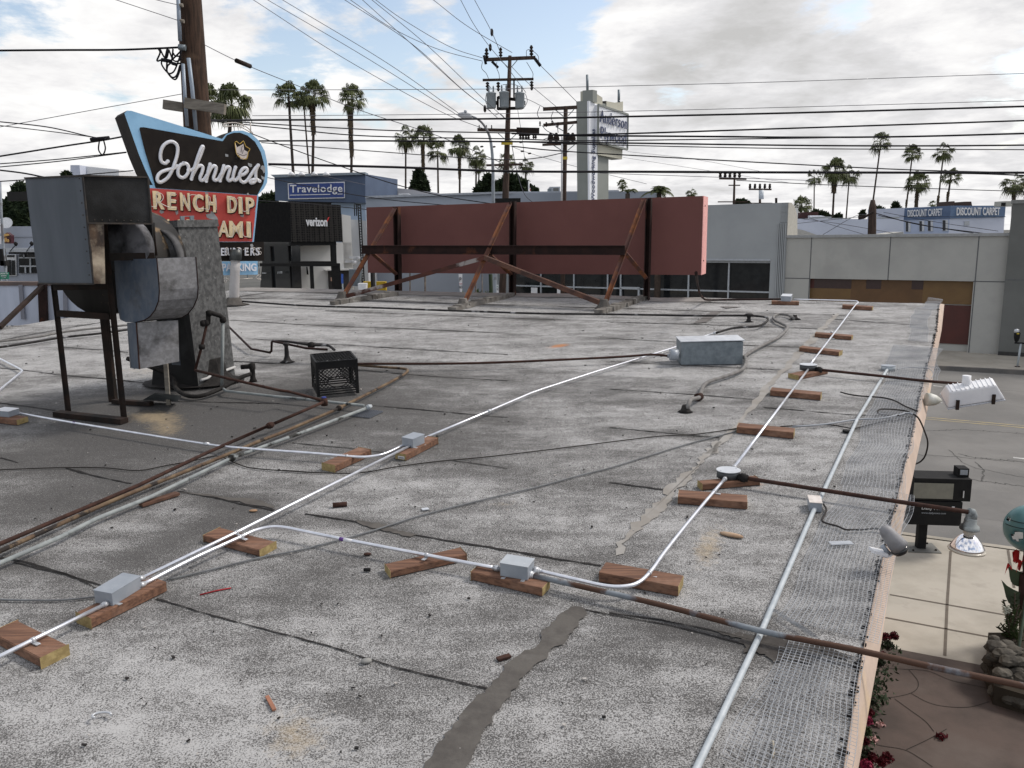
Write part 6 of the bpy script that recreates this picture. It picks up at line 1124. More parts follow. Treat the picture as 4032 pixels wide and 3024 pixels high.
# glass reflections: pale arched sign inside window
# white vaulted roof building behind
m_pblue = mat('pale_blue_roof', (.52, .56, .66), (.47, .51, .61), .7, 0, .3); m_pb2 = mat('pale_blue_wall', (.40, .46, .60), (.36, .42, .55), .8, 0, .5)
WY = 62; wf = lambda a, b_, dy=0: D(X('c5', a, b_), WY+dy)
wb = thing('white_roofed_building', down(wf(800, 800)), 'long low building with a pale blue-white roof behind the orange panel shop', 'building')
pts = [wf(*a) for a in ((430, 705), (800, 707), (1283, 708), (1288, 850), (1288, 900), (430, 900))]; MB().prism(pts, V((3, 20, 0))).build('vaulted_wall', m_pblue, wb)
MB().prism([wf(*a, -1.5) for a in ((430, 775), (520, 795), (640, 838), (700, 870), (430, 870))], V((0, 1.2, 0))).build('curved_gable', mat('cream_gable', (.50, .49, .46), None, .8), wb)
MB().prism([wf(*a, -2.5) for a in ((1060, 835), (1280, 805), (1282, 815), (1280, 860), (1060, 860))], V((0, 2, 0))).build('rooflet', m_gst, wb)
for a in ((640, 703, 690), (790, 706, 700), (1160, 705, 692)): q = wf(a[0], a[1], .5); MB().box(q, 1.4, .8, (a[1]-a[2])*.51245*WY/F).build('roof_vent', m_gst2, wb)
mr_ = thing('maroon_roof_house', down(wf(560, 700, 8)), 'small dark maroon roofed house behind the pale building', 'house'); MB().prism([wf(*a, 8) for a in ((497, 660), (515, 655), (630, 652), (628, 700), (470, 700))], V((0, 6, 0))).build('roof', mat('maroon_roof', (.05, .025, .025), None, .8), mr_); MB().prism([wf(*a, 7.5) for a in ((565, 680), (650, 680), (690, 690), (720, 705), (565, 705))], V((0, 6, 0))).build('white_wing', m_white, mr_)
# carpet store
CY2 = 78; ck = D(X('f4', 578, 145), CY2); cL, cR_ = PL(ck, -40), PL(ck, 22); cs = thing('carpet_store', down(ck), 'pale blue two-storey carpet store with a dark blue lettered band', 'building')
def q2(pl_, *a, off=0): return pl_.ats(X('f4', *a), off)
dn = V((0, 0, -5))
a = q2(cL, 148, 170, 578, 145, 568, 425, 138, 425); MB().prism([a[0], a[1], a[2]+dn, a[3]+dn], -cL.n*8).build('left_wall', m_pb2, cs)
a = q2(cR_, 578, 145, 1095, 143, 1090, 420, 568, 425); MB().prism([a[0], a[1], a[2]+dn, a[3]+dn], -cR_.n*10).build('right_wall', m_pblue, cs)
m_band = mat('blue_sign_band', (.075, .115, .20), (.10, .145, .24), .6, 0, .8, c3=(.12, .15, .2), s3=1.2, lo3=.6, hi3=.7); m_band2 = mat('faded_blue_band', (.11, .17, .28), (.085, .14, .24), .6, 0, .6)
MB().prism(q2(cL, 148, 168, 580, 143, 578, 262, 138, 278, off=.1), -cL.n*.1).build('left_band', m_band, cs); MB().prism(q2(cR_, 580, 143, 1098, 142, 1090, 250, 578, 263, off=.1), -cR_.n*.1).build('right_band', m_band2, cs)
textpl('lettering', 'DISCOUNT CARPET', cL, X('f4', 177, 250), X('f4', 502, 236), X('f4', 177, 183), .04, m_white, cs, off=.13, bold=.02); textpl('lettering', 'DISCOUNT CARPET', cR_, X('f4', 634, 235), X('f4', 1040, 232), X('f4', 636, 160), .04, m_white, cs, off=.13, bold=.02)
for a in ((157, 290, 182, 388), (285, 285, 310, 385), (365, 282, 392, 383), (503, 277, 532, 380)):
    wf_ = MB().prism(q2(cL, a[0], a[1], a[2]+22, a[1], a[2]+22, a[3], a[0], a[3], off=.05), -cL.n*.04).build('window', m_alu, cs); MB().prism(q2(cL, a[0]+2, a[1]+3, a[2], a[1]+3, a[2], a[3]-3, a[0]+2, a[3]-3, off=.07), -cL.n*.015).build('pane', m_glass, wf_)
MB().prism(q2(cR_, 710, 288, 758, 286, 757, 328, 710, 328, off=.06), -cR_.n*.04).build('wall_vent', m_frame, cs)
q = D(X('f4', 1100, 145), CY2+4); ac = thing('air_conditioner', q, 'beige rooftop air conditioner on the carpet store roof', 'air conditioner'); MB().box(D(X('f4', 1110, 150), CY2-1), 150*.4189*CY2/F, 1.5, 45*.4189*CY2/F).build('casing', mat('beige_metal', (.42, .42, .38), None, .6), ac); MB().box(D(X('f4', 1075, 146), CY2-1.8), 36*.4189*CY2/F, .1, 30*.4189*CY2/F).build('grille', m_black, ac)
for a, w__ in (((690, 152), 100), ((590, 148), 30)): q = D(X('f4', *a), CY2+6); tag(MB().prism([q, q+V((w__*.4189*CY2/F, 0, 0)), q+V((w__*.4189*CY2/F*.85, 0, .5)), q+V((w__*.4189*CY2/F*.2, 0, .5))], V((0, 3, 0))).build('far_roof', mat('far_brown_roof', (.05, .035, .03), None, .9)), 'small brown roof showing above the carpet store band' if w__ > 50 else 'tiny dark roof bump above the corner of the carpet store', 'roof')
# long blue-grey store behind the billboard
LYY = 50.0; lfp = lambda c_, a, b_, dy=0: D(X(c_, a, b_), LYY+dy)
ls = thing('long_store_building', down(lfp('c3', 1600, 1000)), 'long blue-grey store wall running behind the billboard', 'building')
m_lb = mat('long_wall_blue', (.30, .33, .385), (.27, .30, .35), .85, 0, .25); 
a0, a1, a2 = lfp('c3', 1085, 965), lfp('c3', 2160, 930), lfp('c4', 1290, 1328)
MB().prism([down(a0), down(a2)+V((2, -2, 0)), a2+V((2, -2, 0)), a1, a0], V((0, .4, 0))).build('wall', m_lb, ls)
MB().prism([a0+V((0, .5, -.05)), a1+V((0, .5, -.05)), a2+V((0, .5, -.05)), a2+V((0, 30, -.05)), a0+V((0, 30, -.05))], V((0, 0, -.3))).build('roof', mat('flat_roof_pale', (.40, .42, .46), None, .9), ls)
MB().bar(a0+V((0, -.05, .05)), a1+V((0, -.05, .05)), .25, .12).bar(a1+V((0, -.05, .05)), a2+V((0, -.05, .05)), .25, .12).build('parapet_cap', mat('cap_pale', (.38, .41, .46), None, .8), ls)
rp_ = [lfp('c3', 1083, 862, 16), lfp('c3', 1400, 892, 16), lfp('c3', 1660, 925, 16), lfp('c3', 1660, 975, 16), lfp('c3', 1083, 985, 16)]; sb = thing('sloping_roof_building', down(rp_[0]), 'building with a long pale sloping parapet behind the blue-grey store', 'building'); MB().prism(rp_, V((0, 9, 0))).build('wall', mat('sloping_pale', (.42, .42, .44), (.38, .38, .40), .8, 0, .3), sb)
def acu(label, c_, a, b_, w_, h_, y_, m=None):
    q = D(X(c_, a, b_), y_); s_ = CR[c_][2]*y_/F; o = thing('air_conditioner', q, label, 'air conditioner', 'rooftop air conditioners'); MB().box(q, w_*s_, 1.2, h_*s_).build('casing', m or m_alu, o, .02); MB().box(q+V((-w_*s_*.5, -.3, h_*s_*.1)), w_*s_*.3, 1.0, h_*s_*.55).build('duct_box', m_galv, o)
    q2_ = q+V((w_*s_*.1, -.62, h_*s_*.2)); MB().box(q2_, w_*s_*.5, .03, h_*s_*.55).build('grille', m_gdk, o); return o
acu('boxy grey rooftop air conditioner right of the tree clump', 'c4', 770, 1325, 82, 42, LYY+3, m_frame); acu('low pale rooftop unit with a round fan cover above the blue-grey store', 'c3', 1395, 968, 80, 34, LYY+12)
p_ = D(X('c4', 1230, 1345), 58); lb_ = thing('low_pale_building', down(p_), 'low pale building right of the pylon sign base', 'building'); MB().prism([D(X('c4', *a), 56) for a in ((1135, 1320), (1180, 1318), (1182, 1303), (1280, 1303), (1282, 1325), (1400, 1350), (1400, 1420), (1135, 1420))], V((0, 5, 0))).build('wall', mat('pale_wall', (.42, .44, .48), (.38, .4, .44), .8, 0, .4), lb_)
p_ = D(X('c4', 1620, 1368), 20); 
# motel
TY = 60.0; tk = D(X('c3', 1083, 765), TY); tl2 = PL(tk, 4); mo = thing('motel_building', down(tk), 'blue motel block with a lettered sign panel, left of the billboard', 'building')
m_tb = mat('motel_blue', (.075, .105, .165), (.065, .09, .145), .7, 0, .8); m_tp = mat('motel_pale_blue', (.38, .47, .60), (.34, .43, .55), .8, 0, .6)
MB().prism(tl2.ats(X('c3', 362, 790, 1083, 775, 1083, 1003, 370, 985)), V((1.5, 6, 0))).build('sign_block', m_tb, mo)
MB().prism(tl2.ats(X('c3', 332, 780, 1083, 760, 1083, 778, 362, 802), .25), V((0, 1.2, 0))).build('cornice', mat('cornice_grey', (.22, .26, .30), None, .8), mo)
a = tl2.ats(X('c3', 380, 1000, 1083, 1003, 1100, 1640, 400, 1640), -.6); MB().prism([a[0], a[1], a[2]+V((0, 0, -3)), a[3]+V((0, 0, -3))], V((1.5, 8, 0))).build('lower_wall', m_tp, mo)
sgp = MB().prism(tl2.ats(X('c3', 468, 848, 918, 836, 920, 965, 473, 975), .12), V((0, .1, 0))).build('sign_border', m_white, mo)
MB().prism(tl2.ats(X('c3', 475, 855, 912, 843, 914, 958, 480, 967), .16), V((0, .05, 0))).build('sign_face', mat('sign_blue', (.02, .05, .22), (.018, .045, .19), .5, 0, 1), mo)
textpl('lettering', 'Travelodge', tl2, X('c3', 488, 941), X('c3', 903, 935), X('c3', 486, 862), .05, m_white, mo, off=.18, bold=.012, sp=1.08)
MB().prism(tl2.ats(X('c3', 485, 939, 805, 933, 805, 938, 485, 944), .2), V((0, .03, 0))).prism(tl2.ats(X('c3', 862, 931, 902, 930, 902, 935, 862, 936), .2), V((0, .03, 0))).build('underline', m_white, mo)
for u in (498, 578, 680, 775):
    q = tl2.at(X('c3', u, 772), .5); MB().lathe(q, [(.03, .15), (.12, .1), (.3, -.12)], n=8).build('spot_lamp', m_white, mo)
# phone shop
VY = 43.0; vk = D(X('c3', 486, 1000), VY); vF, vL = PL(vk, 25), PL(vk, -45); vs_ = thing('phone_shop', down(vk), 'black perforated-box fronted phone shop with a dark glass entrance', 'building')
m_perf = bpy.data.materials.new('perforated_black'); m_perf.use_nodes = True; t = m_perf.node_tree; b = t.nodes['Principled BSDF']; b.inputs['Roughness'].default_value = .8; b.inputs['Specular IOR Level'].default_value = .1
tcn = t.nodes.new('ShaderNodeTexCoord'); vo = t.nodes.new('ShaderNodeTexVoronoi'); vo.inputs['Scale'].default_value = 8.5; vo.inputs['Randomness'].default_value = .12; lnk(t, tcn.outputs['Object'], vo.inputs['Vector']); crp = t.nodes.new('ShaderNodeValToRGB'); lnk(t, vo.outputs['Distance'], crp.inputs[0])
crp.color_ramp.elements[0].position = .36; crp.color_ramp.elements[0].color = (.008, .008, .009, 1); crp.color_ramp.elements[1].position = .46; crp.color_ramp.elements[1].color = (.035, .033, .031, 1); lnk(t, crp.outputs[0], b.inputs['Base Color'])
fb_ = vF.ats(X('c3', 485, 992, 888, 1020, 903, 1311, 500, 1313)); MB().prism(fb_, -vF.n*2.5).build('front_screen', m_perf, vs_)
lb2 = vL.ats(X('c3', 120, 1010, 485, 992, 500, 1313, 110, 1313)); MB().prism(lb2, -vL.n*2.5).build('side_screen', mat('black_screen_side', (.009, .009, .01), (.013, .013, .013), .9, 0, 6, spec=.05), vs_)
textpl('lettering', 'verizon', vF, X('c3', 612, 1187), X('c3', 781, 1190), X('c3', 610, 1118), .06, m_white, vs_, off=.06, bold=.03)
MB().prism(vF.ats(X('c3', 770, 1150, 779, 1162, 799, 1116, 790, 1116, 779, 1145, 775, 1143), .08), -vF.n*.05).build('red_tick', mat('sign_red', (.55, .03, .03), None, .5), vs_)
m_pw = mat('shop_white_wall', (.78, .78, .76), (.72, .72, .71), .8, 0, .5)
q = vF.ats(X('c3', 560, 1340, 850, 1330, 960, 1058, 978, 1500, 985, 1640), -1.2); wl_ = vF.ats(X('f1', 1200, 330, 1730, 330, 1725, -20, 1835, 0, 1850, 330, 1860, 655, 1880, 1000, 1215, 1000), -1.5)
MB().prism([wl_[2]-V((0,0,0)), wl_[3], wl_[6]+V((0, 0, -3)), down(wl_[1], wl_[6].z-3)], -vF.n*.3).build('white_wall_upper', m_pw, vs_)
MB().prism([wl_[0], wl_[4], wl_[6]+V((0, 0, -3)), wl_[7]+V((0, 0, -3))], -vF.n*.3).build('white_wall', m_pw, vs_)
v3 = PL(vF.at(X('f1', 1850, 300), -1.5), 5); g_ = v3.ats(X('f1', 1835, 45, 2030, 60, 2062, 1000, 1880, 1000), -.3); MB().prism([g_[0], g_[1], g_[2]+V((0, 0, -3)), g_[3]+V((0, 0, -3))], V((0, 3, 0))).build('grey_side_wall', mat('pale_grey_wall', (.50, .52, .55), (.46, .48, .51), .8, 0, .6), vs_)
def vp(pts, nm, m, off=.0, th=.08): return MB().prism(vF.ats(X('f1', *pts), off), -vF.n*th).build(nm, m, vs_)
vp((1085, 325, 1655, 322, 1658, 365, 1085, 372), 'portal_beam', m_black, -.1, .4); vp((1595, 365, 1655, 365, 1662, 570, 1602, 575), 'portal_post', m_black, -.1, .3)
vp((1090, 565, 1662, 565, 1664, 590, 1090, 592), 'portal_beam', m_black, .0, .3); vp((680, 590, 1704, 590, 1704, 628, 680, 628), 'portal_beam', m_black, .15, .4)
vp((1605, 628, 1704, 628, 1722, 1000, 1632, 1000), 'portal_post', m_black, .1, .3); vp((1332, 628, 1370, 628, 1390, 1000, 1348, 1000), 'portal_post', m_black, .1, .2)
MB().prism([p_ for p_ in vL.ats(X('f1', 755, 322, 1095, 322, 1130, 1000, 700, 1000), -.3)], -vL.n*.3).build('entrance_glass', m_glass, vs_)
MB().prism(vF.ats(X('f1', 1100, 372, 1205, 372, 1232, 1000, 1110, 1000), -.25), -vF.n*.05).build('entrance_glass', m_glass, vs_)
for a in ((828, 380, 840, 565), (1048, 372, 1095, 1000), (840, 630, 862, 1000)): q = vL.ats(X('f1', a[0], a[1], a[0]+8, a[1], a[2]+10, a[3], a[2], a[3]), -.2); MB().prism(q, -vL.n*.1).build('mullion', m_black, vs_)
textpl('street_number', '11198', vL, X('f1', 928, 720), X('f1', 986, 718), X('f1', 928, 692), .02, m_alu, vs_, off=-.1)
MB().prism(vL.ats(X('f1', 733, 708, 780, 708, 780, 716, 733, 716), -.1), -vL.n*.05).build('door_handle', m_alu, vs_)
vp((1555, 680, 1812, 678, 1820, 1000, 1570, 1000), 'dark_gate', mat('gate_dark', (.05, .048, .048), None, .7), -1.35, .1); vp((1522, 668, 1872, 655, 1876, 675, 1522, 684), 'gate_head', m_pw, -1.1, .4)
vp((1286, 632, 1298, 632, 1312, 730, 1292, 730), 'wall_lamp', m_black, -1.2, .1)
for a in ((1820, 582), (1875, 530)): q = vF.at(X('f1', *a), -1.3); MB().box(q, .5, .12, .12).lathe(q+V((.3, -.1, 0)), [(.01, -.16), (.14, -.05), (.15, .1)], n=8).build('security_camera', m_white, vs_)
vp((1586, 765, 1615, 765, 1616, 812, 1588, 812), 'pink_notice', mat('pink_notice', (.5, .33, .26), None, .6), -1.0, .02)
# ladder
ld = thing('roof_ladder', down(D(X('f1', 1960, 800), 46)), 'tall black steel ladder fixed to the wall beside the billboard', 'ladder'); LQ = lambda a, b_: D(X('f1', a, b_), 45.5)
MB().tube([LQ(1925, -140), LQ(1980, 850)], .035, 6).tube([LQ(1958, -130), LQ(2005, 840)], .035, 6).tube([LQ(1880, -140), LQ(1886, 0)], .03, 5).tube([LQ(1880, -150), LQ(1962, -140)], .03, 5).tube([LQ(1905, -145), LQ(1910, 0)], .03, 5).build('rails', m_black, ld)
for i in range(30): f_ = i/30; MB().tube([LQ(1925, -140).lerp(LQ(1980, 850), f_), LQ(1958, -130).lerp(LQ(2005, 840), f_)], .022, 5).build('rung', m_black, ld)
# small signs
def board(nm, label, cat, c_, pts, y, m, post=True, txt=None, cap=None):
    P = [D(X(c_, pts[i], pts[i+1]), y) for i in range(0, 8, 2)]; o = thing(nm, down((P[2]+P[3])/2), label, cat)
    MB().prism(P, V((0, .04, 0))).build('sign_face', m, o)
    if post: c0 = (P[2]+P[3])/2+V((0, .06, 0)); MB().tube([down(c0), c0+V((0, 0, .3))], .035, 6).build('post', m_galv, o)
    if txt:
        for s_, l0, r0_, u0_, mm in txt: a = D(X(c_, *l0), y-.03); text('lettering', s_, a, D(X(c_, *r0_), y-.03)-a, D(X(c_, *u0_), y-.03)-a, .01, mm, o, bold=.01)
    return o
board('accessible_parking_sign', 'small blue accessible parking sign beside the phone shop', 'sign', 'f1', (1715, 722, 1740, 725, 1741, 842, 1718, 842), 40.5, mat('sign_bright_blue', (.03, .10, .42), None, .5))
board('parking_notice', 'narrow white parking notice with black and red blocks under the billboard', 'sign', 'e2', (1398, 220, 1438, 220, 1436, 412, 1412, 412), 32, m_white, txt=[('P', (1408, 300), (1430, 300), (1408, 255), m_black), ('TOW', (1403, 332), (1438, 332), (1403, 318), mat('notice_red', (.45, .04, .04), None, .6)), ('NO', (1403, 375), (1438, 375), (1403, 345), m_black)])
board('hour_parking_sign', 'small white and green hour parking sign under the billboard middle', 'sign', 'e2', (1777, 337, 1832, 337, 1835, 422, 1782, 422), 33, m_white, txt=[('1', (1784, 362), (1792, 362), (1784, 342), MT['matte_black']), ('HOUR', (1797, 362), (1828, 362), (1797, 346), mat('sign_green', (.02, .22, .12), None, .5)), ('PARKING', (1784, 392), (1830, 392), (1784, 374), MT['matte_black'])])
board('street_direction_sign', 'green road sign with white lettering and arrow at the left edge', 'road sign', 'e1', (-120, 822, 122, 822, 128, 918, -120, 925), 38, mat('road_sign_green', (.015, .19, .12), None, .5), txt=[('CULVER CITY', (0, 848), (118, 846), (0, 832), m_white), ('HOSPITAL', (15, 880), (95, 878), (15, 862), m_white), ('→', (25, 908), (95, 906), (25, 890), m_white)])
# left street scene
LFY = 80; lq = lambda a, b_, dy=0: D(X('e1', a, b_), LFY+dy)
lbd = thing('cafe_building', down(lq(250, 600)), 'pale panelled cafe building with a dark canopy at the far left', 'building'); m_lp = mat('pale_panels', (.34, .37, .43), (.31, .34, .40), .7, 0, .4)
MB().prism([down(lq(-1500, 500)), down(lq(1800, 500)), lq(1800, 152), lq(-1500, 152)], V((0, 12, 0))).build('wall', m_lp, lbd)
MB().prism([lq(a, b_, -.1) for a, b_ in ((-900, 308), (900, 308), (900, 313), (-900, 313))], V((0, .05, 0))).build('panel_joint', m_jn, lbd)
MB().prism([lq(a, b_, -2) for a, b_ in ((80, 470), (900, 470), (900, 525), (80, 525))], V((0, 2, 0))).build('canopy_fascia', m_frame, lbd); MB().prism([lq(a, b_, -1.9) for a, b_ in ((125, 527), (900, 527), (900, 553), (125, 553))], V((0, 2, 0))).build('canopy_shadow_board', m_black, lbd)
MB().prism([lq(a, b_, -.2) for a, b_ in ((275, 560), (540, 560), (540, 830), (275, 830))], V((0, .1, 0))).build('shop_window', m_glass, lbd)
mb = MB()
for a in ((275, 607, 540, 607), (290, 730, 540, 730), (350, 560, 352, 610), (440, 610, 445, 830), (370, 735, 372, 830)): mb.bar(lq(a[0], a[1], -.3), lq(a[2], a[3], -.3), .12, .12)
mb.build('window_bars', m_frame, lbd)
MB().prism([lq(a, b_, -.2) for a, b_ in ((95, 560), (235, 560), (240, 870), (95, 870))], V((0, .1, 0))).build('door_surround', m_alu, lbd); MB().prism([lq(a, b_, -.3) for a, b_ in ((105, 640), (150, 640), (160, 860), (105, 860))], V((0, .05, 0))).prism([lq(a, b_, -.3) for a, b_ in ((167, 645), (208, 645), (215, 860), (170, 860))], V((0, .05, 0))).prism([lq(a, b_, -.3) for a, b_ in ((100, 568), (200, 568), (200, 600), (100, 600))], V((0, .05, 0))).build('door_glass', m_glass, lbd)
for a in ((232, 415, 145, 515), (462, 412, 385, 515)): MB().tube([lq(a[0], a[1], -4), lq(a[2], a[3], -2)], .04, 5).lathe(lq(a[0], a[1]+12, -4), [(.03, -.1), (.15, .05), (.18, .2), (.03, .35)], n=8).build('arm_lamp', m_black, lbd)
csn = thing('cafe_sign', lq(120, 400, -1), 'dark red cafe sign ending in the letters ile, partly behind a pole', 'sign'); MB().prism([lq(a, b_, -1.5) for a, b_ in ((40, 265), (70, 262), (100, 240), (160, 285), (162, 402), (40, 402))], V((0, .5, 0))).build('sign_panel', mat('cafe_maroon', (.05, .01, .015), None, .5), csn); a = lq(68, 380, -1.7); text('lettering', 'ile', a, lq(132, 382, -1.7)-a, lq(68, 315, -1.7)-a, .05, mat('cafe_yellow', (.55, .33, .10), None, .5), csn, bold=.02); MB().prism([lq(a, b_, -1.6) for a, b_ in ((45, 300), (60, 262), (95, 258), (135, 280), (110, 290), (70, 300))], V((0, .1, 0))).build('swirl', MT['cafe_yellow'], csn)
ql2 = lambda a, b_: D(X('e1', a, b_), 42); sp2 = thing('signal_pole', down(ql2(50, 900)), 'grey street pole with dark signal boxes and small signs at the left edge', 'signal pole')
MB().tube([ql2(0, -500), ql2(20, 0), ql2(50, 450), ql2(85, 900), down(ql2(90, 900))], 17*.27125*42/F, 10).build('shaft', MT['lamp_pole_grey'], sp2)
MB().box(ql2(20, 720), .45, .3, 235*.27125*42/F).box(ql2(75, 725), .25, .3, 70*.27125*42/F).build('signal_box', m_black, sp2)
for a in ((-10, 140, 22, 255), (-10, 295, 25, 410)): MB().prism([ql2(a[0], a[1]), ql2(a[2], a[1]), ql2(a[2], a[3]), ql2(a[0], a[3])], V((0, -.03, 0))).build('plate', m_white, sp2)
tsg = D(X('f2', 160, 270), 41); tg = MB().box(D(X('f2', 165, 312), 41), 170*.45217*41/F, .2, 75*.45217*41/F); tag(tg.build('street_name_board', mat('dark_board', (.02, .02, .02), None, .6)), 'dark horizontal sign board in front of the far left tree', 'sign board')
p_ = D(X('f2', 60, 510), 79); tag(MB().lathe(p_, [(.01, 0), (.3, .06), (.55, .22)], axis=(.3, -1, .4), n=14).build('satellite_dish', m_alu), 'pale satellite dish on the cafe roof', 'satellite dish')
# cars
def car(label, name, c_, y_, yaw, m, ln=4.5, wd=1.8, z0=0, cat='car'):
    o = thing(name, c_, label, cat); a = math.radians(yaw); ex_, ey = V((math.cos(a), math.sin(a), 0)), V((-math.sin(a), math.cos(a), 0)); P = lambda u, v, z: c_+ex_*u*ln/2+ey*v*wd/2+V((0, 0, z))
    pr = [(-1, .35), (-1, .85), (-.92, .95), (-.5, 1.0), (.45, 1.0), (.92, .9), (1, .75), (1, .35)]
    MB().prism([P(u, -1, z) for u, z in pr], ey*wd).build('body', m, o, .04)
    cb_ = [(-.72, 1.0), (-.52, 1.42), (.1, 1.46), (.48, 1.0)]; MB().prism([P(u, -.86, z) for u, z in cb_], ey*wd*.86).build('windows', m_glass, o, .03)
    MB().prism([P(-.5, -.8, 1.42), P(.1, -.8, 1.46), P(.08, -.8, 1.51), P(-.48, -.8, 1.47)], ey*wd*.8).build('roof', m, o)
    for u in (-.6, .62):
        for v in (-1.01, .9): w_ = MB().lathe(P(u, v, .33), [(.001, 0), (.33, 0), (.33, .2), (.001, .2)], axis=ey, n=18).build('wheel', m_black, o); MB().lathe(P(u, v, .33)-ey*.01, [(.001, 0), (.2, 0), (.2, .03)], axis=ey, n=12).build('rim', m_alu, w_)
    for v in (-.7, .7): MB().box(P(-1.0, v, .65), .06, .3, .15, yaw).build('tail_light', mat('tail_red', (.3, .01, .01), None, .3), o)
    for v in (-.7, .7): MB().box(P(1.0, v, .6), .06, .3, .14, yaw).build('headlight', m_alu, o)
    return o
def gz(c_, a, b_, y_): q = D(X(c_, a, b_), y_); return V((q.x, q.y, 0))
car('dark red parked car in front of the cafe at the far left', 'parked_car', gz('e1', 470, 900, 72), 72, 172, mat('dark_red_paint', (.16, .012, .018), None, .3), ln=5)
car('white parked car in front of the dark red car at the far left', 'parked_car', gz('e1', 200, 900, 64), 64, 172, m_white, ln=4.6)
car('black car parked behind the left billboard post', 'parked_car', gz('e2', 760, 330, 43), 43, 12, m_black, ln=4.6)
# pedestrian
pq = gz('e1', 228, 800, 70); pe = thing('person', pq, 'person in a dark coat and light trousers standing outside the cafe, back turned', 'person')
me = bpy.data.meshes.new('body'); J = [(0, 0, .95), (0, 0, 1.2), (0, 0, 1.42), (0, 0, 1.53), (0, 0, 1.66), (-.19, 0, 1.40), (-.25, .02, 1.14), (-.24, -.05, .90), (.19, 0, 1.40), (.25, .02, 1.14), (.24, -.05, .90), (-.10, 0, .88), (-.11, -.02, .48), (-.11, .02, .06), (-.11, -.12, .03), (.10, 0, .88), (.12, .03, .48), (.13, .05, .06), (.13, -.08, .03)]
E = [(0, 1), (1, 2), (2, 3), (3, 4), (2, 5), (5, 6), (6, 7), (2, 8), (8, 9), (9, 10), (0, 11), (11, 12), (12, 13), (13, 14), (0, 15), (15, 16), (16, 17), (17, 18)]; RR = [.15, .15, .15, .055, .10, .075, .05, .035, .075, .05, .035, .09, .06, .045, .04, .09, .06, .045, .04]
me.from_pydata([V(j) for j in J], E, []); po = bpy.data.objects.new('body', me); COL.objects.link(po); po.parent = pe; sk = po.modifiers.new('skin', 'SKIN'); 
for v, r_ in zip(me.skin_vertices[0].data, RR): v.radius = (r_, r_*.8)
me.skin_vertices[0].data[0].use_root = True; po.modifiers.new('sub', 'SUBSURF').levels = 1; po.modifiers['sub'].render_levels = 1; me.materials.append(mat('dark_coat', (.015, .015, .02), None, .9))
MB().lathe(pq+V((0, 0, 1.60)), [(.02, 0), (.10, .05), (.11, .12), (.07, .19), (.01, .2)], n=12).build('hair', m_black, pe)
# ================================================================ trees and palms
m_palm = mat('palm_green', (.10, .115, .045), (.05, .062, .026), .6, 0, 1.5, c3=(.12, .115, .05), s3=.9, lo3=.55, hi3=.75); m_dead = mat('dead_frond', (.11, .085, .055), (.06, .045, .032), .9, 0, 3); m_trk = mat('palm_trunk', (.075, .058, .048), (.045, .035, .03), .95, 0, 4, .5, 20)
def fan_crown(seed, n=34, droop=.25, leaf=1.0):
    r_ = random.Random(seed); vs, fs = [], []
    for i in range(n):
        az = i*2.39996+r_.uniform(-.3, .3); el = math.radians(r_.choice([75, 50, 30, 12, -8, -28, -45])+r_.uniform(-10, 10)); d = V((math.cos(az)*math.cos(el), math.sin(az)*math.cos(el), math.sin(el))); pl_ = r_.uniform(.40, .58)
        c0 = V(); p1 = d*pl_+V((0, 0, -droop*.2*pl_)); sd_ = d.cross(V((0, 0, 1))).normalized() if abs(d.z) < .95 else V((1, 0, 0)); upv = sd_.cross(d).normalized()
        w_ = .012; o = len(vs); vs += [c0-sd_*w_, c0+sd_*w_, p1+sd_*w_, p1-sd_*w_]; fs.append((o, o+1, o+2, o+3))
        m_ = 15; R_ = r_.uniform(.38, .5)*leaf
        for k in range(m_):
            a = (k/(m_-1)-.5)*2*1.75+r_.uniform(-.05, .05); dd = (d*math.cos(a)+sd_*math.sin(a)).normalized(); L2 = R_*(1-.18*abs(a)/1.75)*r_.uniform(.85, 1.1); s_ = dd.cross(upv).normalized()*.030
            q1 = p1+dd*L2*.62-upv*.02; q2_ = p1+dd*L2+V((0, 0, -L2*r_.uniform(.25, .75)*(1+droop))); o = len(vs); vs += [p1, q1-s_, q1+s_, q2_, q1.lerp(q2_, .6)-s_*.5, q1.lerp(q2_, .6)+s_*.5]; fs += [(o, o+1, o+2), (o+1, o+4, o+5, o+2), (o+4, o+3, o+5)]
    me = bpy.data.meshes.new('crown'); me.from_pydata(vs, [], fs); me.materials.append(m_palm); return me
CROWN = [fan_crown(1), fan_crown(2, 28), fan_crown(3, 40, .5), fan_crown(4, 24, .3)]
def skirt_mesh(seed):
    r_ = random.Random(seed); vs, fs = [], []
    for i in range(260):
        z = r_.random(); a = r_.uniform(0, 6.283); rr2 = .75+.35*r_.random()-.25*(1-z); d = V((math.cos(a), math.sin(a), 0)); s_ = V((-d.y, d.x, 0))*.16; p = d*rr2*.8+V((0, 0, z)); q = d*(rr2+r_.uniform(-.1, .3))+V((0, 0, z-r_.uniform(.06, .16))); o = len(vs); vs += [p-s_, p+s_, q+s_*.4, q-s_*.4]; fs.append((o, o+1, o+2, o+3))
    me = bpy.data.meshes.new('dead_skirt'); me.from_pydata(vs, [], fs); me.materials.append(m_dead); return me
SK = skirt_mesh(9)
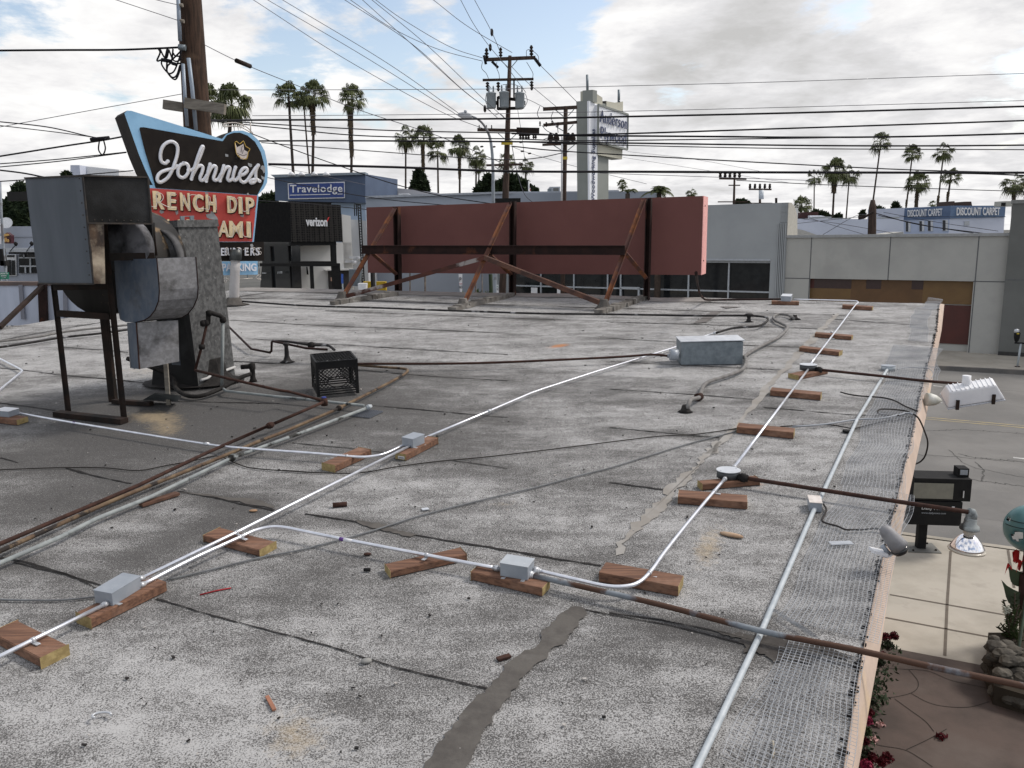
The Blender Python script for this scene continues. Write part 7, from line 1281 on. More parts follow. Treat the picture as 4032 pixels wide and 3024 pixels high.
def palm(label, c_, cx_, cy_, r_, bx_, by_, y_, tw=14, skirt=None, v=0, grp='tall fan palms beyond the buildings', frond=None):
    s_ = CR[c_][2]*y_/F; C = D(X(c_, cx_, cy_), y_); B = D(X(c_, bx_, by_), y_); dn = (B-C); B0 = B+dn*(B.z/-dn.z) if dn.z < -.5 else V((B.x, B.y, 0)); B0.z = 0
    o = thing('palm_tree', B0, label, 'palm tree', grp); rad = r_*s_; w_ = tw*s_/2
    MB().tube(smooth([B0, B, B.lerp(C, .5)+V((0, 0, 0)), C], 4), [max(w_*(1.25-.35*i/12), .06) for i in range(13)], 8).build('trunk', m_trk, o)
    cr2 = bpy.data.objects.new('crown', CROWN[v % 4]); COL.objects.link(cr2); cr2.parent = o; cr2.location = C-B0; cr2.scale = (rad*1.2,)*3; cr2.rotation_euler = (0, 0, random.uniform(0, 6)); ORG[cr2.name] = B0
    if skirt:
        z0, z1, ww = skirt; a = D(X(c_, cx_+(bx_-cx_)*(z1-cy_)/(by_-cy_), z1), y_); h_ = (z1-z0)*s_
        sk2 = bpy.data.objects.new('dead_skirt', SK); COL.objects.link(sk2); sk2.parent = o; sk2.location = a-B0; sk2.scale = (ww*s_/2, ww*s_/2, h_); ORG[sk2.name] = B0
        MB().tube([a, a+V((0, 0, h_))], ww*s_*.36, 8).build('thick_trunk', m_dead, o)
    return o
for a in (('leftmost tall palm with a curving bare trunk above the motel', 'c3', 475, 160, 118, 512, 770, 84, 20, None, 0), ('palm crown crowded against the shaggy palm, second from the left above the motel', 'c3', 590, 160, 85, 640, 770, 90, 12, None, 1), ('tall palm with a shaggy upper trunk, middle of those above the motel', 'c3', 678, 150, 120, 665, 770, 84, 20, (215, 440, 50), 2),
          ('tall palm with a long shaggy trunk, rightmost of those above the motel', 'c3', 980, 180, 118, 972, 770, 84, 18, (235, 600, 46), 0), ('large palm crown right of the utility pole above the neon sign', 'c1', 1835, 225, 165, 1815, 470, 62, 26, None, 2), ('palm crown half hidden behind the thick utility pole', 'c1', 1640, 230, 165, 1600, 470, 66, 26, None, 0),
          ('leftmost thin palm of the row behind the blue-grey store', 'c3', 1403, 480, 100, 1402, 900, 120, 13, (510, 600, 34), 1), ('shaggy palm, second in the row behind the blue-grey store', 'c3', 1545, 480, 100, 1540, 915, 118, 15, (520, 735, 36), 0), ('thin-trunked palm, third in the row behind the blue-grey store', 'c3', 1655, 590, 95, 1660, 925, 124, 13, None, 3),
          ('palm with a shaggy trunk and ragged base, fourth in the row behind the store', 'c3', 1830, 555, 95, 1830, 935, 118, 14, (580, 790, 32), 2), ('palm left of the street lamp pole with a twin beside it', 'c3', 1962, 635, 90, 1958, 930, 126, 13, None, 1), ('small low palm just left of the street lamp pole', 'c3', 1985, 720, 62, 1976, 930, 130, 11, None, 0),
          ('palm crown directly behind the transformer pole', 'c4', 395, 1075, 80, 388, 1335, 118, 13, None, 3), ('small palm just right of the transformer pole', 'c4', 547, 1105, 68, 532, 1335, 118, 11, None, 1), ('tiny palm right of the pylon sign column', 'c4', 1308, 1262, 46, 1310, 1400, 150, 12, None, 0), ('tiny palm above the right part of the billboard', 'c4', 1855, 1325, 48, 1856, 1400, 150, 10, None, 1),
          ('thin short palm, leftmost of the group above the pale roof', 'c5', 598, 385, 68, 595, 700, 150, 9, None, 3), ('bushy palm with a thick shaggy neck above the pale roof', 'c5', 757, 335, 105, 738, 700, 140, 15, (385, 500, 48), 2), ('thin palm just right of the bushy palm above the pale roof', 'c5', 868, 365, 82, 842, 705, 150, 10, None, 1),
          ('tallest slim palm, behind the dark stub pole at right', 'c5', 1110, 115, 85, 1045, 600, 118, 12, None, 3), ('slim tall palm left of the carpet store pair', 'c5', 1352, 205, 76, 1303, 625, 130, 11, (560, 625, 18), 0), ('thick palm leaning slightly above the carpet store', 'c5', 1392, 425, 92, 1380, 625, 120, 24, (480, 610, 34), 2),
          ('slim tall palm above the middle of the carpet store', 'c5', 1592, 190, 78, 1545, 612, 130, 11, (530, 610, 22), 1), ('shorter palm with a ragged trunk above the carpet store corner', 'c5', 1647, 385, 74, 1614, 612, 125, 14, (500, 560, 24), 0), ('low bushy palm left of the maroon roofed house', 'c5', 500, 600, 80, 490, 700, 110, 18, None, 2),
          ('palm at the far right edge above the dark grey building', 'c5', 2135, 430, 95, 2130, 575, 110, 24, (480, 570, 32), 1), ('palm cut by the right edge of the photo', 'c5', 2260, 470, 85, 2262, 600, 112, 14, None, 0), ('tiny palm low between the carpet store palms', 'c5', 1507, 592, 32, 1507, 625, 160, 8, None, 3)):
    palm(*a)
def leaves(vs, fs, c, rx, ry, rz, n, s_, r_):
    for i in range(n):
        while 1:
            d = V((r_.uniform(-1, 1), r_.uniform(-1, 1), r_.uniform(-1, 1)))
            if .25 < d.length < 1: break
        if mnoise.noise(d*2.2+c*.31) < -.22: continue
        p = c+V((d.x*rx, d.y*ry, d.z*rz)); a = V((r_.gauss(0, 1), r_.gauss(0, 1), r_.gauss(0, 1))).normalized(); b_ = a.cross(V((r_.gauss(0, 1), r_.gauss(0, 1), r_.gauss(0, 1)))).normalized(); q = s_*r_.uniform(.6, 1.4); o = len(vs)
        vs += [p-a*q, p+b_*q*.5, p+a*q, p-b_*q*.5]; fs.append((o, o+1, o+2, o+3))
m_lf = mat('dark_foliage', (.030, .045, .020), (.014, .024, .012), .7, 0, 1.2, c3=(.055, .07, .028), s3=.8, lo3=.56, hi3=.7); m_lf2 = mat('mid_foliage', (.05, .075, .025), (.025, .04, .016), .7, 0, 1.5, c3=(.09, .11, .04), s3=1, lo3=.56, hi3=.7); m_brk = mat('bark', (.06, .045, .035), None, .9)
def tree(label, c_, blobs, y_, lf=.3, n=900, m=None, grp=None, cat='tree', bx_=None):
    s_ = CR[c_][2]*y_/F; r_ = random.Random(len(label)); vs, fs = [], []
    B = D(X(c_, bx_ or blobs[0][0], 1400), y_); B0 = V((B.x, B.y, 0)); tot = sum(b_[2]*b_[3] for b_ in blobs)
    for b_ in blobs: leaves(vs, fs, D(X(c_, b_[0], b_[1]), y_), b_[2]*s_, b_[2]*s_*.8, b_[3]*s_, int(n*b_[2]*b_[3]/tot), lf, r_)
    o = thing('tree', B0, label, cat, grp); mb = MB(); mb.v = vs; mb.f = fs; mb.sm = [False]*len(fs); mb.mi = [0]*len(fs); mb.build('crown', m or m_lf, o)
    t_ = MB(); C = D(X(c_, blobs[0][0], blobs[0][1]), y_); t_.tube([B0, B0.lerp(C, .8), C], [.35, .2, .08], 7)
    for b_ in blobs[1:4]: t_.tube([B0.lerp(C, .75), D(X(c_, b_[0], b_[1]), y_)], [.14, .05], 5)
    t_.build('trunk', m_brk, o); return o
tree('dark pyramid-shaped conifer in the row of palms behind the store', 'c3', [(1515, 860, 62, 50), (1512, 800, 42, 38), (1505, 768, 22, 25), (1530, 895, 55, 30), (1480, 895, 35, 25)], 105, .5, 2600)
tree('broad dark tree clump behind the transformer pole', 'c4', [(430, 1260, 90, 60), (500, 1280, 70, 55), (360, 1285, 70, 48), (560, 1300, 40, 35), (420, 1220, 45, 30), (610, 1315, 22, 22)], 95, .5, 4200)
tree('dark tree clump between the small palms and the lamp pole', 'c4', [(220, 1290, 55, 45), (245, 1230, 28, 50), (270, 1300, 40, 38), (180, 1315, 40, 26)], 100, .5, 2400)
tree('small rounded tree left of the motel', 'c3', [(320, 975, 60, 30), (270, 990, 40, 22), (350, 955, 25, 20)], 90, .45, 900)
tree('narrow conifer right of the slim tallest palm', 'c5', [(1225, 650, 30, 34), (1222, 610, 16, 26), (1245, 670, 16, 26), (1200, 665, 14, 20)], 100, .4, 1400)
tree('rounded dark tree just right of the dark stub pole', 'c5', [(1090, 660, 40, 36), (1120, 670, 30, 26), (1070, 640, 24, 22)], 92, .4, 1500)
tree('tiny conifer left of the dark stub pole', 'c5', [(968, 665, 11, 18), (966, 680, 14, 14)], 100, .35, 420)
tree('low dark bushes beside the maroon roofed house', 'c5', [(650, 680, 36, 22), (610, 665, 26, 20), (690, 690, 26, 14), (780, 690, 26, 14)], 90, .35, 1300, cat='bushes')
tree('low dark treetops behind the grey building at its distant pole', 'c5', [(30, 585, 45, 22), (70, 590, 30, 14)], 95, .35, 700)
tree('large dense dark tree at the far left behind the cafe', 'f2', [(160, 380, 85, 110), (110, 340, 55, 60), (170, 210, 50, 45), (190, 470, 70, 70), (80, 420, 50, 50), (210, 300, 60, 80), (140, 480, 70, 50), (60, 500, 40, 30)], 95, .55, 5200, m_lf)
tree('treetop peeking over the exhaust housing', 'f2', [(580, 82, 28, 14)], 95, .4, 260)
# feather palms right above the billboard
def feather(label, c_, cx_, cy_, y_, fr, nst):
    s_ = CR[c_][2]*y_/F; C = D(X(c_, cx_, cy_), y_); o = thing('feather_palm', down(C), label, 'palm tree'); MB().tube([down(C), C], [.18, .12], 8).build('trunk', m_trk, o); r_ = random.Random(nst); vs, fs = [], []
    for (ax_, el_, L_) in fr:
        L2 = L_*s_; d = V((math.cos(ax_)*math.cos(el_), math.sin(ax_)*math.cos(el_), math.sin(el_))); pts = [C+d*L2*t_+V((0, 0, -L2*.75*t_*t_)) for t_ in np.linspace(0, 1, 14)]
        for i in range(13):
            p, q = pts[i], pts[i+1]; t_ = (q-p).normalized(); sd_ = t_.cross(V((0, 0, 1))).normalized(); ln = .32*L2*math.sin(math.pi*(i+1.5)/15.5)
            for sg in (-1, 1):
                for f_ in (0, .33, .66):
                    p0 = p.lerp(q, f_); e_ = p0+(sd_*sg+t_*.7+V((0, 0, -.55))).normalized()*ln*r_.uniform(.8, 1.1); o2 = len(vs); w_ = t_*.035*L2/3; vs += [p0-w_, p0+w_, e_]; fs.append((o2, o2+1, o2+2))
            o2 = len(vs); w_ = sd_*.03; vs += [p-w_, p+w_, q+w_, q-w_]; fs.append((o2, o2+1, o2+2, o2+3))
    mb = MB(); mb.v = vs; mb.f = fs; mb.sm = [False]*len(fs); mb.mi = [0]*len(fs); mb.build('fronds', m_palm, o); return o
r_ = random.Random(4)
feather('bushy feather palm rising behind the right part of the billboard', 'c4', 1600, 1330, 40, [(r_.uniform(0, 6.28), r_.uniform(.5, 1.4), r_.uniform(110, 190)) for i in range(26)], 1)
feather('feather palm with one long drooping frond left of the bushier one', 'c4', 1350, 1330, 44, [(.1, 1.0, 150), (3.0, 1.0, 110), (.6, .9, 130), (5.8, .95, 140), (2, 1.2, 100), (4, 1.2, 100), (1, 1.3, 110)], 2)
# hedge and small trees in the lot behind the billboard
hd = MB(); vs, fs = [], []; r_ = random.Random(8)
for i in range(14):
    c_ = D(X('e2', 960+i*62, 375), 42); leaves(vs, fs, V((c_.x, c_.y, 1.0)), .7, .5, 1.3, 260, .22, r_)
hd.v = vs; hd.f = fs; hd.sm = [False]*len(fs); hd.mi = [0]*len(fs); tag(hd.build('hedge', m_lf2), 'low strappy green hedge along the blue-grey wall under the billboard', 'hedge')
for i, (a, w__) in enumerate(((870, 16), (1035, 22), (1585, 18), (1655, 12))):
    y_ = 40; p0, p1 = D(X('e2', a, 420), y_), D(X('e2', a-3, 150), y_); o = thing('young_tree', down(p0), ('slim pale trunked tree behind the left billboard post', 'pale trunked tree in the gap under the billboard', 'pale tree trunk right behind the middle raking brace', 'thin tree right of the middle raking brace')[i], 'tree', 'small lot trees seen under the billboard')
    MB().tube([down(p0), p0, p1], w__*.36166*y_/F/2, 7).build('trunk', mat('pale_bark', (.22, .19, .16), (.12, .10, .09), .9, 0, 6), o); vs, fs = [], []; leaves(vs, fs, p1+V((0, 0, .8)), 1.0, .8, .7, 300, .18, r_); mb = MB(); mb.v = vs; mb.f = fs; mb.sm = [False]*len(fs); mb.mi = [0]*len(fs); mb.build('crown', m_lf2, o)
q = D(X('e2', 1760, 300), 39); tag(MB().tube([down(q), D(X('e2', 1745, 220), 39)], 40*.36166*39/F/2, 8).build('ivy_post', m_lf), 'thick ivy-dark trunk left of the ribbed pilaster', 'tree trunk')
q = D(X('e2', 470, 370), 44); bx2 = thing('yellow_bollards', down(q), 'pair of yellow guard blocks beside the black bollard under the billboard', 'guard block'); MB().box(down(q)-V((.25, 0, 0)), .5, .4, D(X('e2', 470, 298), 44).z).box(down(q)+V((.45, 0, 0)), .5, .4, D(X('e2', 470, 302), 44).z).build('blocks', mat('safety_yellow', (.50, .33, .02), None, .6), bx2)
q = D(X('e2', 463, 370), 42); tag(MB().tube([down(q), D(X('e2', 463, 205), 42)], .12, 8).build('black_post', m_black), 'black post in front of the yellow guard blocks', 'post')
q = D(X('e2', 270, 300), 41.5); tag(MB().prism([D(X('e2', *a), 41.5) for a in ((205, 168), (330, 170), (318, 352), (205, 345))], V((0, .5, 0))).build('electrical_cabinet', mat('cabinet_grey', (.13, .15, .17), None, .7)), 'grey electrical cabinet beside the phone shop gate', 'cabinet')
tag(MB().prism([D(X('e2', *a), 41) for a in ((300, 322), (390, 322), (386, 420), (310, 420))], V((0, .5, 0))).build('white_planter', m_white), 'white square planter beside the ladder foot', 'planter')
# dark stub pole in front of the pale roof
q = D(X('c5', 1040, 840), 50); sp3 = thing('utility_pole', down(q), 'thick dark wooden pole in front of the tallest slim palm', 'utility pole', 'utility poles along the far side of the street')
MB().tube([down(q), q, D(X('c5', 1045, 620), 50), D(X('c5', 1047, 560), 50)], [.25, .25, .22, .12], 10).build('shaft', m_poleg, sp3); MB().bar(D(X('c5', 985, 692), 49.6), D(X('c5', 1050, 655), 49.6), .1, .12).bar(D(X('c5', 940, 700), 49.6), D(X('c5', 985, 690), 49.6), .2, .2).build('cable_bracket', m_steel, sp3)
# flag
q = D(X('c4', 567, 1335), 90); fg = thing('flag_pole', down(q), 'thin flag pole with a small striped flag behind the store', 'flag'); MB().tube([down(q), D(X('c4', 567, 1232), 90)], .07, 6).build('pole', m_alu, fg)
fl_ = lambda a, b_: D(X('c4', a, b_), 90)
for i in range(6): MB().add([fl_(568+0, 1250+i*13), fl_(574+i*3, 1262+i*13), fl_(576+i*3, 1272+i*13), fl_(568, 1262+i*13)], [(0, 1, 2, 3)]).build('red_stripe' if i % 2 else 'white_stripe', MT['notice_red'] if i % 2 else m_white, fg)
MB().prism([fl_(*a) for a in ((567, 1247), (574, 1262), (577, 1290), (567, 1285))], V((0, -.03, 0))).build('blue_canton', mat('flag_blue', (.03, .04, .15), None, .7), fg)
# bank-like white block behind far left
tag(MB().prism([D(X('f2', *a), 130) for a in ((613, 0), (692, 0), (700, 90), (613, 90))], V((0, 8, 0))).build('rooftop_block', m_pblue), 'pale rooftop block rising behind the exhaust housing', 'rooftop block'); tag(MB().prism([D(X('f2', *a), 132) for a in ((694, 5), (1035, 40), (1035, 110), (694, 110))], V((0, 8, 0))).build('white_building', mat('hazy_white', (.75, .76, .78), None, .8)), 'hazy white building top between the exhaust housing and the neon sign', 'building')
# ================================================================ wires
LS = lambda r: r if isinstance(r, list) else [r]
W6 = lambda *a: LS(X('e6', *a))
W7 = lambda *a: LS(X('e7', *a))
W(W6(880, 522, 1180, 518, 1700, 517, 2212, 512)+W7(280, 508, 1240, 487, 2300, 457), 15.2, 26, 4.2, label='thick black cable passing just below the lamp head and across the plywood sign')
W(W7(0, 577, 200, 583, 500, 577, 1240, 553, 2300, 518), 30.5, 22, 3.6, label='black cable rising right from the transformer pole across the lower plywood lettering')
W(W6(900, 516, 1200, 538, 1700, 564, 2212, 575)+W7(200, 583), 15.3, 31, 2.6, label='dark cable sagging from the thick pole to the transformer pole, upper of the bunch')
W(W7(200, 585, 900, 590, 1240, 593, 1700, 590, 2300, 574), 31, 22, 4, label='black cable just below the plywood sign lettering running right')
W(W6(890, 520, 1200, 552, 1600, 588, 2212, 600)+W7(300, 608, 900, 601, 1240, 597, 1500, 592), 15.2, 26, 2.6, label='dark cable sagging under the upper bunch between the thick pole and the sign')
W(W6(1120, 609, 1500, 608, 2212, 612)+W7(500, 618, 1240, 628, 1800, 630, 2300, 626), 16, 24, 3.6, label='double black cable level with the neon sign shoulder')
W(W7(0, 612, 500, 628, 1240, 642, 2300, 647), 31, 24, 2.2, label='thin dark cable, lower of the close group right of the plywood sign')
W(W6(1130, 616, 1500, 645, 2212, 690)+W7(250, 655), 16, 31, 2.0, label='thin cable falling gently from the neon sign to the second pole')
W(W7(0, 632, 250, 655, 1000, 698, 1700, 733, 2300, 748), 31, 24, 2.6, label='dark cable sloping down right to join the lowest thick cable')
W(W6(1160, 709, 1700, 722, 2212, 740)+W7(600, 742, 1300, 745, 2300, 746), 16.5, 24, 5.4, label='lowest and thickest black cable across the whole middle of the sky')
W(W7(380, 748, 900, 766, 1300, 780), 31, 70, 1.3, m_wiret, 'thin line sloping down right to the distant pole')
W(W7(1700, 748, 2000, 750, 2300, 762), 26, 22, 3, label='short dark cable branching low at the right edge')
W(W6(890, 388, 1400, 388, 2212, 384)+W7(60, 381, 1100, 355, 2300, 314), 15.2, 26, 1.3, m_wiret, 'thin grey line across the sky above the street lamp, upper of two')
W(W6(1090, 500, 1600, 497, 2212, 490)+W7(600, 478, 1240, 462, 2300, 432), 16, 26, 1.3, m_wiret, 'thin grey line just under the lamp head level, lower of two')
W(W7(500, 655, 800, 690, 1100, 745), 44, 70, .7, m_wiret, 'faint line fanning down right from the plywood sign, upper'); W(W7(480, 680, 900, 745, 1200, 790), 44, 70, .7, m_wiret, 'faint line fanning down right from the plywood sign, lower')
for i, (a, lab) in enumerate(((W6(1080, -10, 1500, 260, 1900, 480, 2100, 560), 'leftmost thin line falling from the top edge to the transformer pole'), (W6(1140, -10, 1600, 260, 1980, 500), 'second thin line falling from the top edge toward the lamp head'), (W6(1205, -10, 1700, 290, 2010, 510), 'third thin line falling from the top edge toward the lamp head'),
     (W6(1475, -10, 1780, 190, 1990, 380, 2110, 475, 2150, 510), 'thin line from the top edge curving down to the transformers, left one'), (W6(1555, -10, 1800, 210, 2000, 390, 2120, 480), 'thin line from the top edge curving down to the transformers, middle one'), (W6(1595, -10, 1850, 200, 2080, 420, 2190, 520), 'thin line from the top edge curving down to the transformers, right one'),
     (W6(1500, -10, 1700, 125, 1900, 215, 2085, 264), 'thin sagging line from the top edge to the left end of the top crossarm'), (W6(1610, -10, 1750, 90, 1950, 205, 2085, 250), 'second thin sagging line to the left end of the top crossarm'), (W6(1860, -10, 2030, 120, 2212, 227), 'thin line from the top edge to the right part of the top crossarm'),
     (W6(1985, -10, 2050, 110, 2118, 205, 2190, 290)+W7(60, 400), 'steep thin line with a round insulator left of the top crossarm'), (W6(2045, -10, 2125, 140, 2165, 235), 'steep thin line with a round insulator landing on the top crossarm'))):
    W(a, 19, 30.8, 1.3, m_wiret, lab)
for i, a in enumerate(((2125, 140), (2118, 205), (2095, 470))): p_ = D(W6(*a)[0], 29); tag(MB().lathe(p_-V((0, 0, .12)), [(.02, 0), (.05, .06), (.05, .18), (.02, .24)], n=8).build('line_insulator', m_steel), ('upper round line insulator above the top crossarm', 'lower round line insulator left of the top crossarm', 'line insulator just left of the transformers')[i], 'insulator')
W(W7(100, 265, 130, 290, 280, 440), 31, 45, 1.3, m_wiret, 'thin line from the right crossarm end down to the plywood sign top'); W(W7(0, 290, 60, 350, 190, 460), 31, 40, 1.2, m_wiret, 'thin line from the transformer pole down to the second pole, left'); W(W7(10, 420, 70, 430, 140, 465), 31, 40, 1.2, m_wiret, 'short thin line between the transformer pole and the second pole crossarm')
W([X('c4', *a) for a in ((480, 670), (520, 930), (560, 1300))], 31, 36, 1.0, m_wiret, 'thin guy line below the right transformer, left'); W([X('c4', *a) for a in ((425, 900), (470, 1140), (530, 1330), (610, 1410))], 31, 30, 1.6, m_wiret, 'guy line from the transformer pole to the billboard top')
for i, a in enumerate(((517, 927), (528, 998), (207, 961), (303, 963), (585, 1015))): p_ = D(X('c4', *a), 31); tag(MB().lathe(p_-V((.12, 0, 0)), [(.01, 0), (.03, .03), (.03, .1), (.01, .13)], axis=(1, 0, .1), n=8).build('line_insulator', m_steel), ('guy insulator right of the transformer pole, upper', 'guy insulator right of the transformer pole, lower', 'dark insulator left of the street lamp pole', 'small insulator just right of the street lamp pole', 'small square insulator right of the transformer pole, lowest')[i], 'insulator')
W([X('c4', *a) for a in ((420, 955), (585, 1015), (950, 1120), (1500, 1255))], 31, 60, 1.0, m_wiret, 'faint line sloping right behind the second pole')
W(W6(-20, 218, 250, 216, 500, 215, 650, 210, 780, 204), 14.5, 14.8, 4.6, label='twisted black service cable from the left edge to the thick pole')
W(W6(-20, 552, 400, 475, 790, 405), 22, 15, 1.5, m_wiret, 'thin grey line rising from the left edge to the thick pole'); W(W6(480, -8, 640, 45, 790, 95), 12, 15, 1.6, m_wiret, 'thin line from the top edge to the thick pole, lower'); W(W6(660, -5, 720, 10, 775, 22), 12, 15, 1.6, m_wiret, 'thin line from the top edge to the thick pole, upper')
W(W6(860, 182, 1050, 275, 1290, 372, 1560, 478, 1900, 590, 2160, 700), 15, 34, 1.6, m_wiret, 'thin guy line running down right from the thick pole past the palms')
p0, p1 = D(W6(1022, 262)[0], 17.6), D(W6(1080, 286)[0], 18.2); tag(MB().tube([p0, p1], .05, 8).build('line_insulator', m_steel), 'long dark insulator on the guy line right of the thick pole', 'insulator')
W(W6(-20, 524, 200, 548, 380, 588, 460, 602), 21, 17, 2.6, label='dark cable from the left edge to the splice left of the neon sign, upper'); W(W6(-20, 540, 250, 572, 470, 602), 21, 17, 2.0, label='dark cable from the left edge to the splice left of the neon sign, lower')
W(W6(-20, 678, 250, 635, 430, 608, 530, 590), 21, 17, 3.8, label='thick black cable rising from the left edge to the neon sign'); W(W6(-20, 709, 250, 688, 545, 657), 21, 17, 2.4, label='dark cable rising gently behind the neon sign, upper of two'); W(W6(-20, 723, 250, 697, 545, 659), 21, 17, 2.4, label='dark cable rising gently behind the neon sign, lower of two')
W(W6(-20, 733, 100, 748, 200, 768), 21, 19, 3.6, label='thick black cable ending at the top of the exhaust housing'); W(W6(-20, 785, 200, 770, 400, 752, 575, 737), 21, 17, 2.4, label='dark cable crossing just behind the top of the exhaust housing')
p0 = D(W6(430, 603)[0], 17.2); tag(MB().tube([p0-V((.18, 0, 0)), p0+V((.2, 0, .03))], .04, 8).tube(smooth([p0, p0+V((-.04, 0, -.2)), p0+V((.03, 0, -.3)), p0+V((.1, 0, -.18)), p0+V((.08, 0, 0))], 5), .014, 6).build('cable_splice', m_wire), 'dark cable splice with a hanging loop left of the neon sign', 'cable splice')
W([X('c3', *a) for a in ((170, 450), (500, 575), (850, 700), (1300, 850), (1700, 950), (2100, 1012))], 15.5, 30, 2.2, label='long black line slanting down right over the motel to the billboard')
W([X('c3', *a) for a in ((310, 803), (700, 885), (1200, 970), (1720, 1022))], 15.5, 26, 1.8, label='dark line crossing the motel sign lettering'); W([X('c3', *a) for a in ((230, 985), (600, 1008), (1095, 1055))], 15.5, 22, 1.8, label='dark line crossing the top of the black perforated box')
W([X('c3', *a) for a in ((310, 705), (700, 780), (1080, 858))], 15.5, 40, .9, m_wiret, 'faint line slanting over the motel cornice')
for i, a in enumerate((((660, 830), (900, 690), (1015, 670)), ((500, 705), (800, 745), (1200, 815)), ((560, 700), (1020, 838)), ((430, 745), (800, 705), (1000, 685)))): W([X('c5', *k) for k in a], 55, 50, 1.1, m_wiret, ('thin cable crossing the pale roof toward the stub pole, steep', 'thin cable crossing the pale roof, falling right', 'thin cable crossing the pale roof, steepest falling right', 'thin cable over the pale roof edge to the stub pole')[i])
for i, a in enumerate((((1060, 660), (1400, 750), (1900, 818)), ((1090, 680), (1500, 765), (1820, 815)), ((1130, 655), (1500, 725), (2010, 800)), ((1250, 690), (1600, 690), (2070, 690)))): W([X('c5', *k) for k in a], 50, 45, (2.0, 1.6, 1.0, .9)[i], label=('thick cable in front of the carpet store windows', 'second cable in front of the carpet store windows', 'thin cable across the upper carpet store windows', 'faint level cable across the carpet store band')[i])
W([X('c5', *k) for k in ((0, 410), (700, 445), (1400, 470), (2280, 498))], 60, 40, 1.7, label='dark line crossing the right palms below the thick cable')
# ================================================================ near street furniture
# newspaper box
nb = S(X('d5', 1080, 1040), .15); nk = pxm(nb); NP = PL(nb, -8); n_ = thing('newspaper_box', nb, 'black newspaper vending box on a single post at the kerb', 'newspaper box'); s_ = .3917
qn = lambda a, b_, off=0: NP.at(X('d5', a, b_), off)
MB().box(nb, .50, .42, .012, -8).build('foot_plate', mat('plate_grey', (.16, .16, .15), None, .7, .3), n_); 
for a in ((-.18, -.14), (.18, -.14), (-.18, .14), (.18, .14)): MB().lathe(nb+V((a[0], a[1], .012)), [(.018, 0), (.018, .02)], n=6).build('bolt', m_steel, n_)
MB().box(nb+V((0, 0, .012)), .13, .12, .5, -8).build('post', m_black, n_)
lo = [qn(925, 790, .2), qn(1290, 828, .2), qn(1345, 540, .2), qn(975, 540, .2)]; bkv = -NP.n*.34
bx_ = nb+V((.10, 0, 0)); body = MB(); bw, bd2 = .84, .44
z0, z1, z2 = .46, 1.0, 1.36
body.box(bx_+V((0, 0, z0)), bw*.95, bd2, z1-.15-z0, -8); body.build('cabinet', m_black, n_, .01)
MB().box(bx_+V((.09, 0, z1-.14)), bw, bd2*1.02, z2-z1, -8).build('upper_cabinet', m_black, n_, .01)
fz = V((math.sin(math.radians(-8)), -math.cos(math.radians(-8)), 0)); fx_ = V((math.cos(math.radians(-8)), math.sin(math.radians(-8)), 0)); fc_ = bx_+fz*bd2*.51+V((.0, 0, 0))
m_dg = mat('dusty_window', (.20, .20, .17), (.16, .16, .14), .25, 0, 4)
q0 = fc_+V((0, 0, z1-.10)); MB().prism([q0-fx_*.34, q0+fx_*.24, q0+fx_*.24+V((0, 0, .25)), q0-fx_*.34+V((0, 0, .25))], fz*.006).build('window', m_dg, n_)
MB().prism([q0+fx_*.38+V((0, 0, .03)), q0+fx_*.395+V((0, 0, .03)), q0+fx_*.395+V((0, 0, .14)), q0+fx_*.38+V((0, 0, .14))], fz*.02).build('handle', m_alu, n_)
MB().box(bx_+fx_*.42+V((0, 0, z2-.14)), .16, .2, .14, -8).build('coin_box', m_black, n_, .008); MB().box(bx_+fx_*.42+fz*.09+V((0, 0, z2-.10)), .11, .03, .08, -8).build('coin_plate', m_box, n_)
tz = z0+.24; a = fc_-fx_*.20+V((0, 0, tz)); text('lettering', 'Daily News', a, fx_*.36, V((0, 0, .07)), .004, m_alu, n_, bold=.01); a = fc_-fx_*.20+V((0, 0, tz-.06)); text('lettering', 'www.dailynews.com', a, fx_*.36, V((0, 0, .04)), .004, m_box, n_)
MB().prism([fc_+fx_*.24+V((0, 0, tz+.04)), fc_+fx_*.28+V((0, 0, tz+.04)), fc_+fx_*.28+V((0, 0, tz+.08)), fc_+fx_*.24+V((0, 0, tz+.08))], fz*.003).build('sticker', m_white, n_)
# parking meters
mq = S(X('c8', 2130, 435), .148); def_h = 1.5
mtr = thing('parking_meter', mq, 'twin-headed parking meter on a pale pole across the street', 'parking meter'); qm = lambda a, b_: PL(mq, 0).at(X('c8', a, b_))
MB().tube([mq, qm(2170, 160)], .035, 10).build('pole', m_pvc, mtr); MB().tube([qm(2100, 150), qm(2260, 160)], .03, 8).build('yoke', m_black, mtr)
for dx in (0, 140):
    h_ = MB().lathe(qm(2118+dx, 140), [(.03, 0), (.07, .04), (.10, .14), (.11, .32), (.09, .36)], n=14, flat=(1, .7)).build('meter_head', m_black, mtr); a = qm(2120+dx, 30); MB().lathe(a, [(.09, 0), (.10, .05), (.09, .11), (.03, .14)], n=12, flat=(1, .7)).build('dome', m_alu, h_)
    MB().box(qm(2118+dx, 45)+V((0, -.09, 0)), .08, .02, .04).build('yellow_band', MT['marker_yellow'], h_)
MB().lathe(mq, [(.09, 0), (.09, .02)], n=14).build('base_ring', m_rust, mtr)
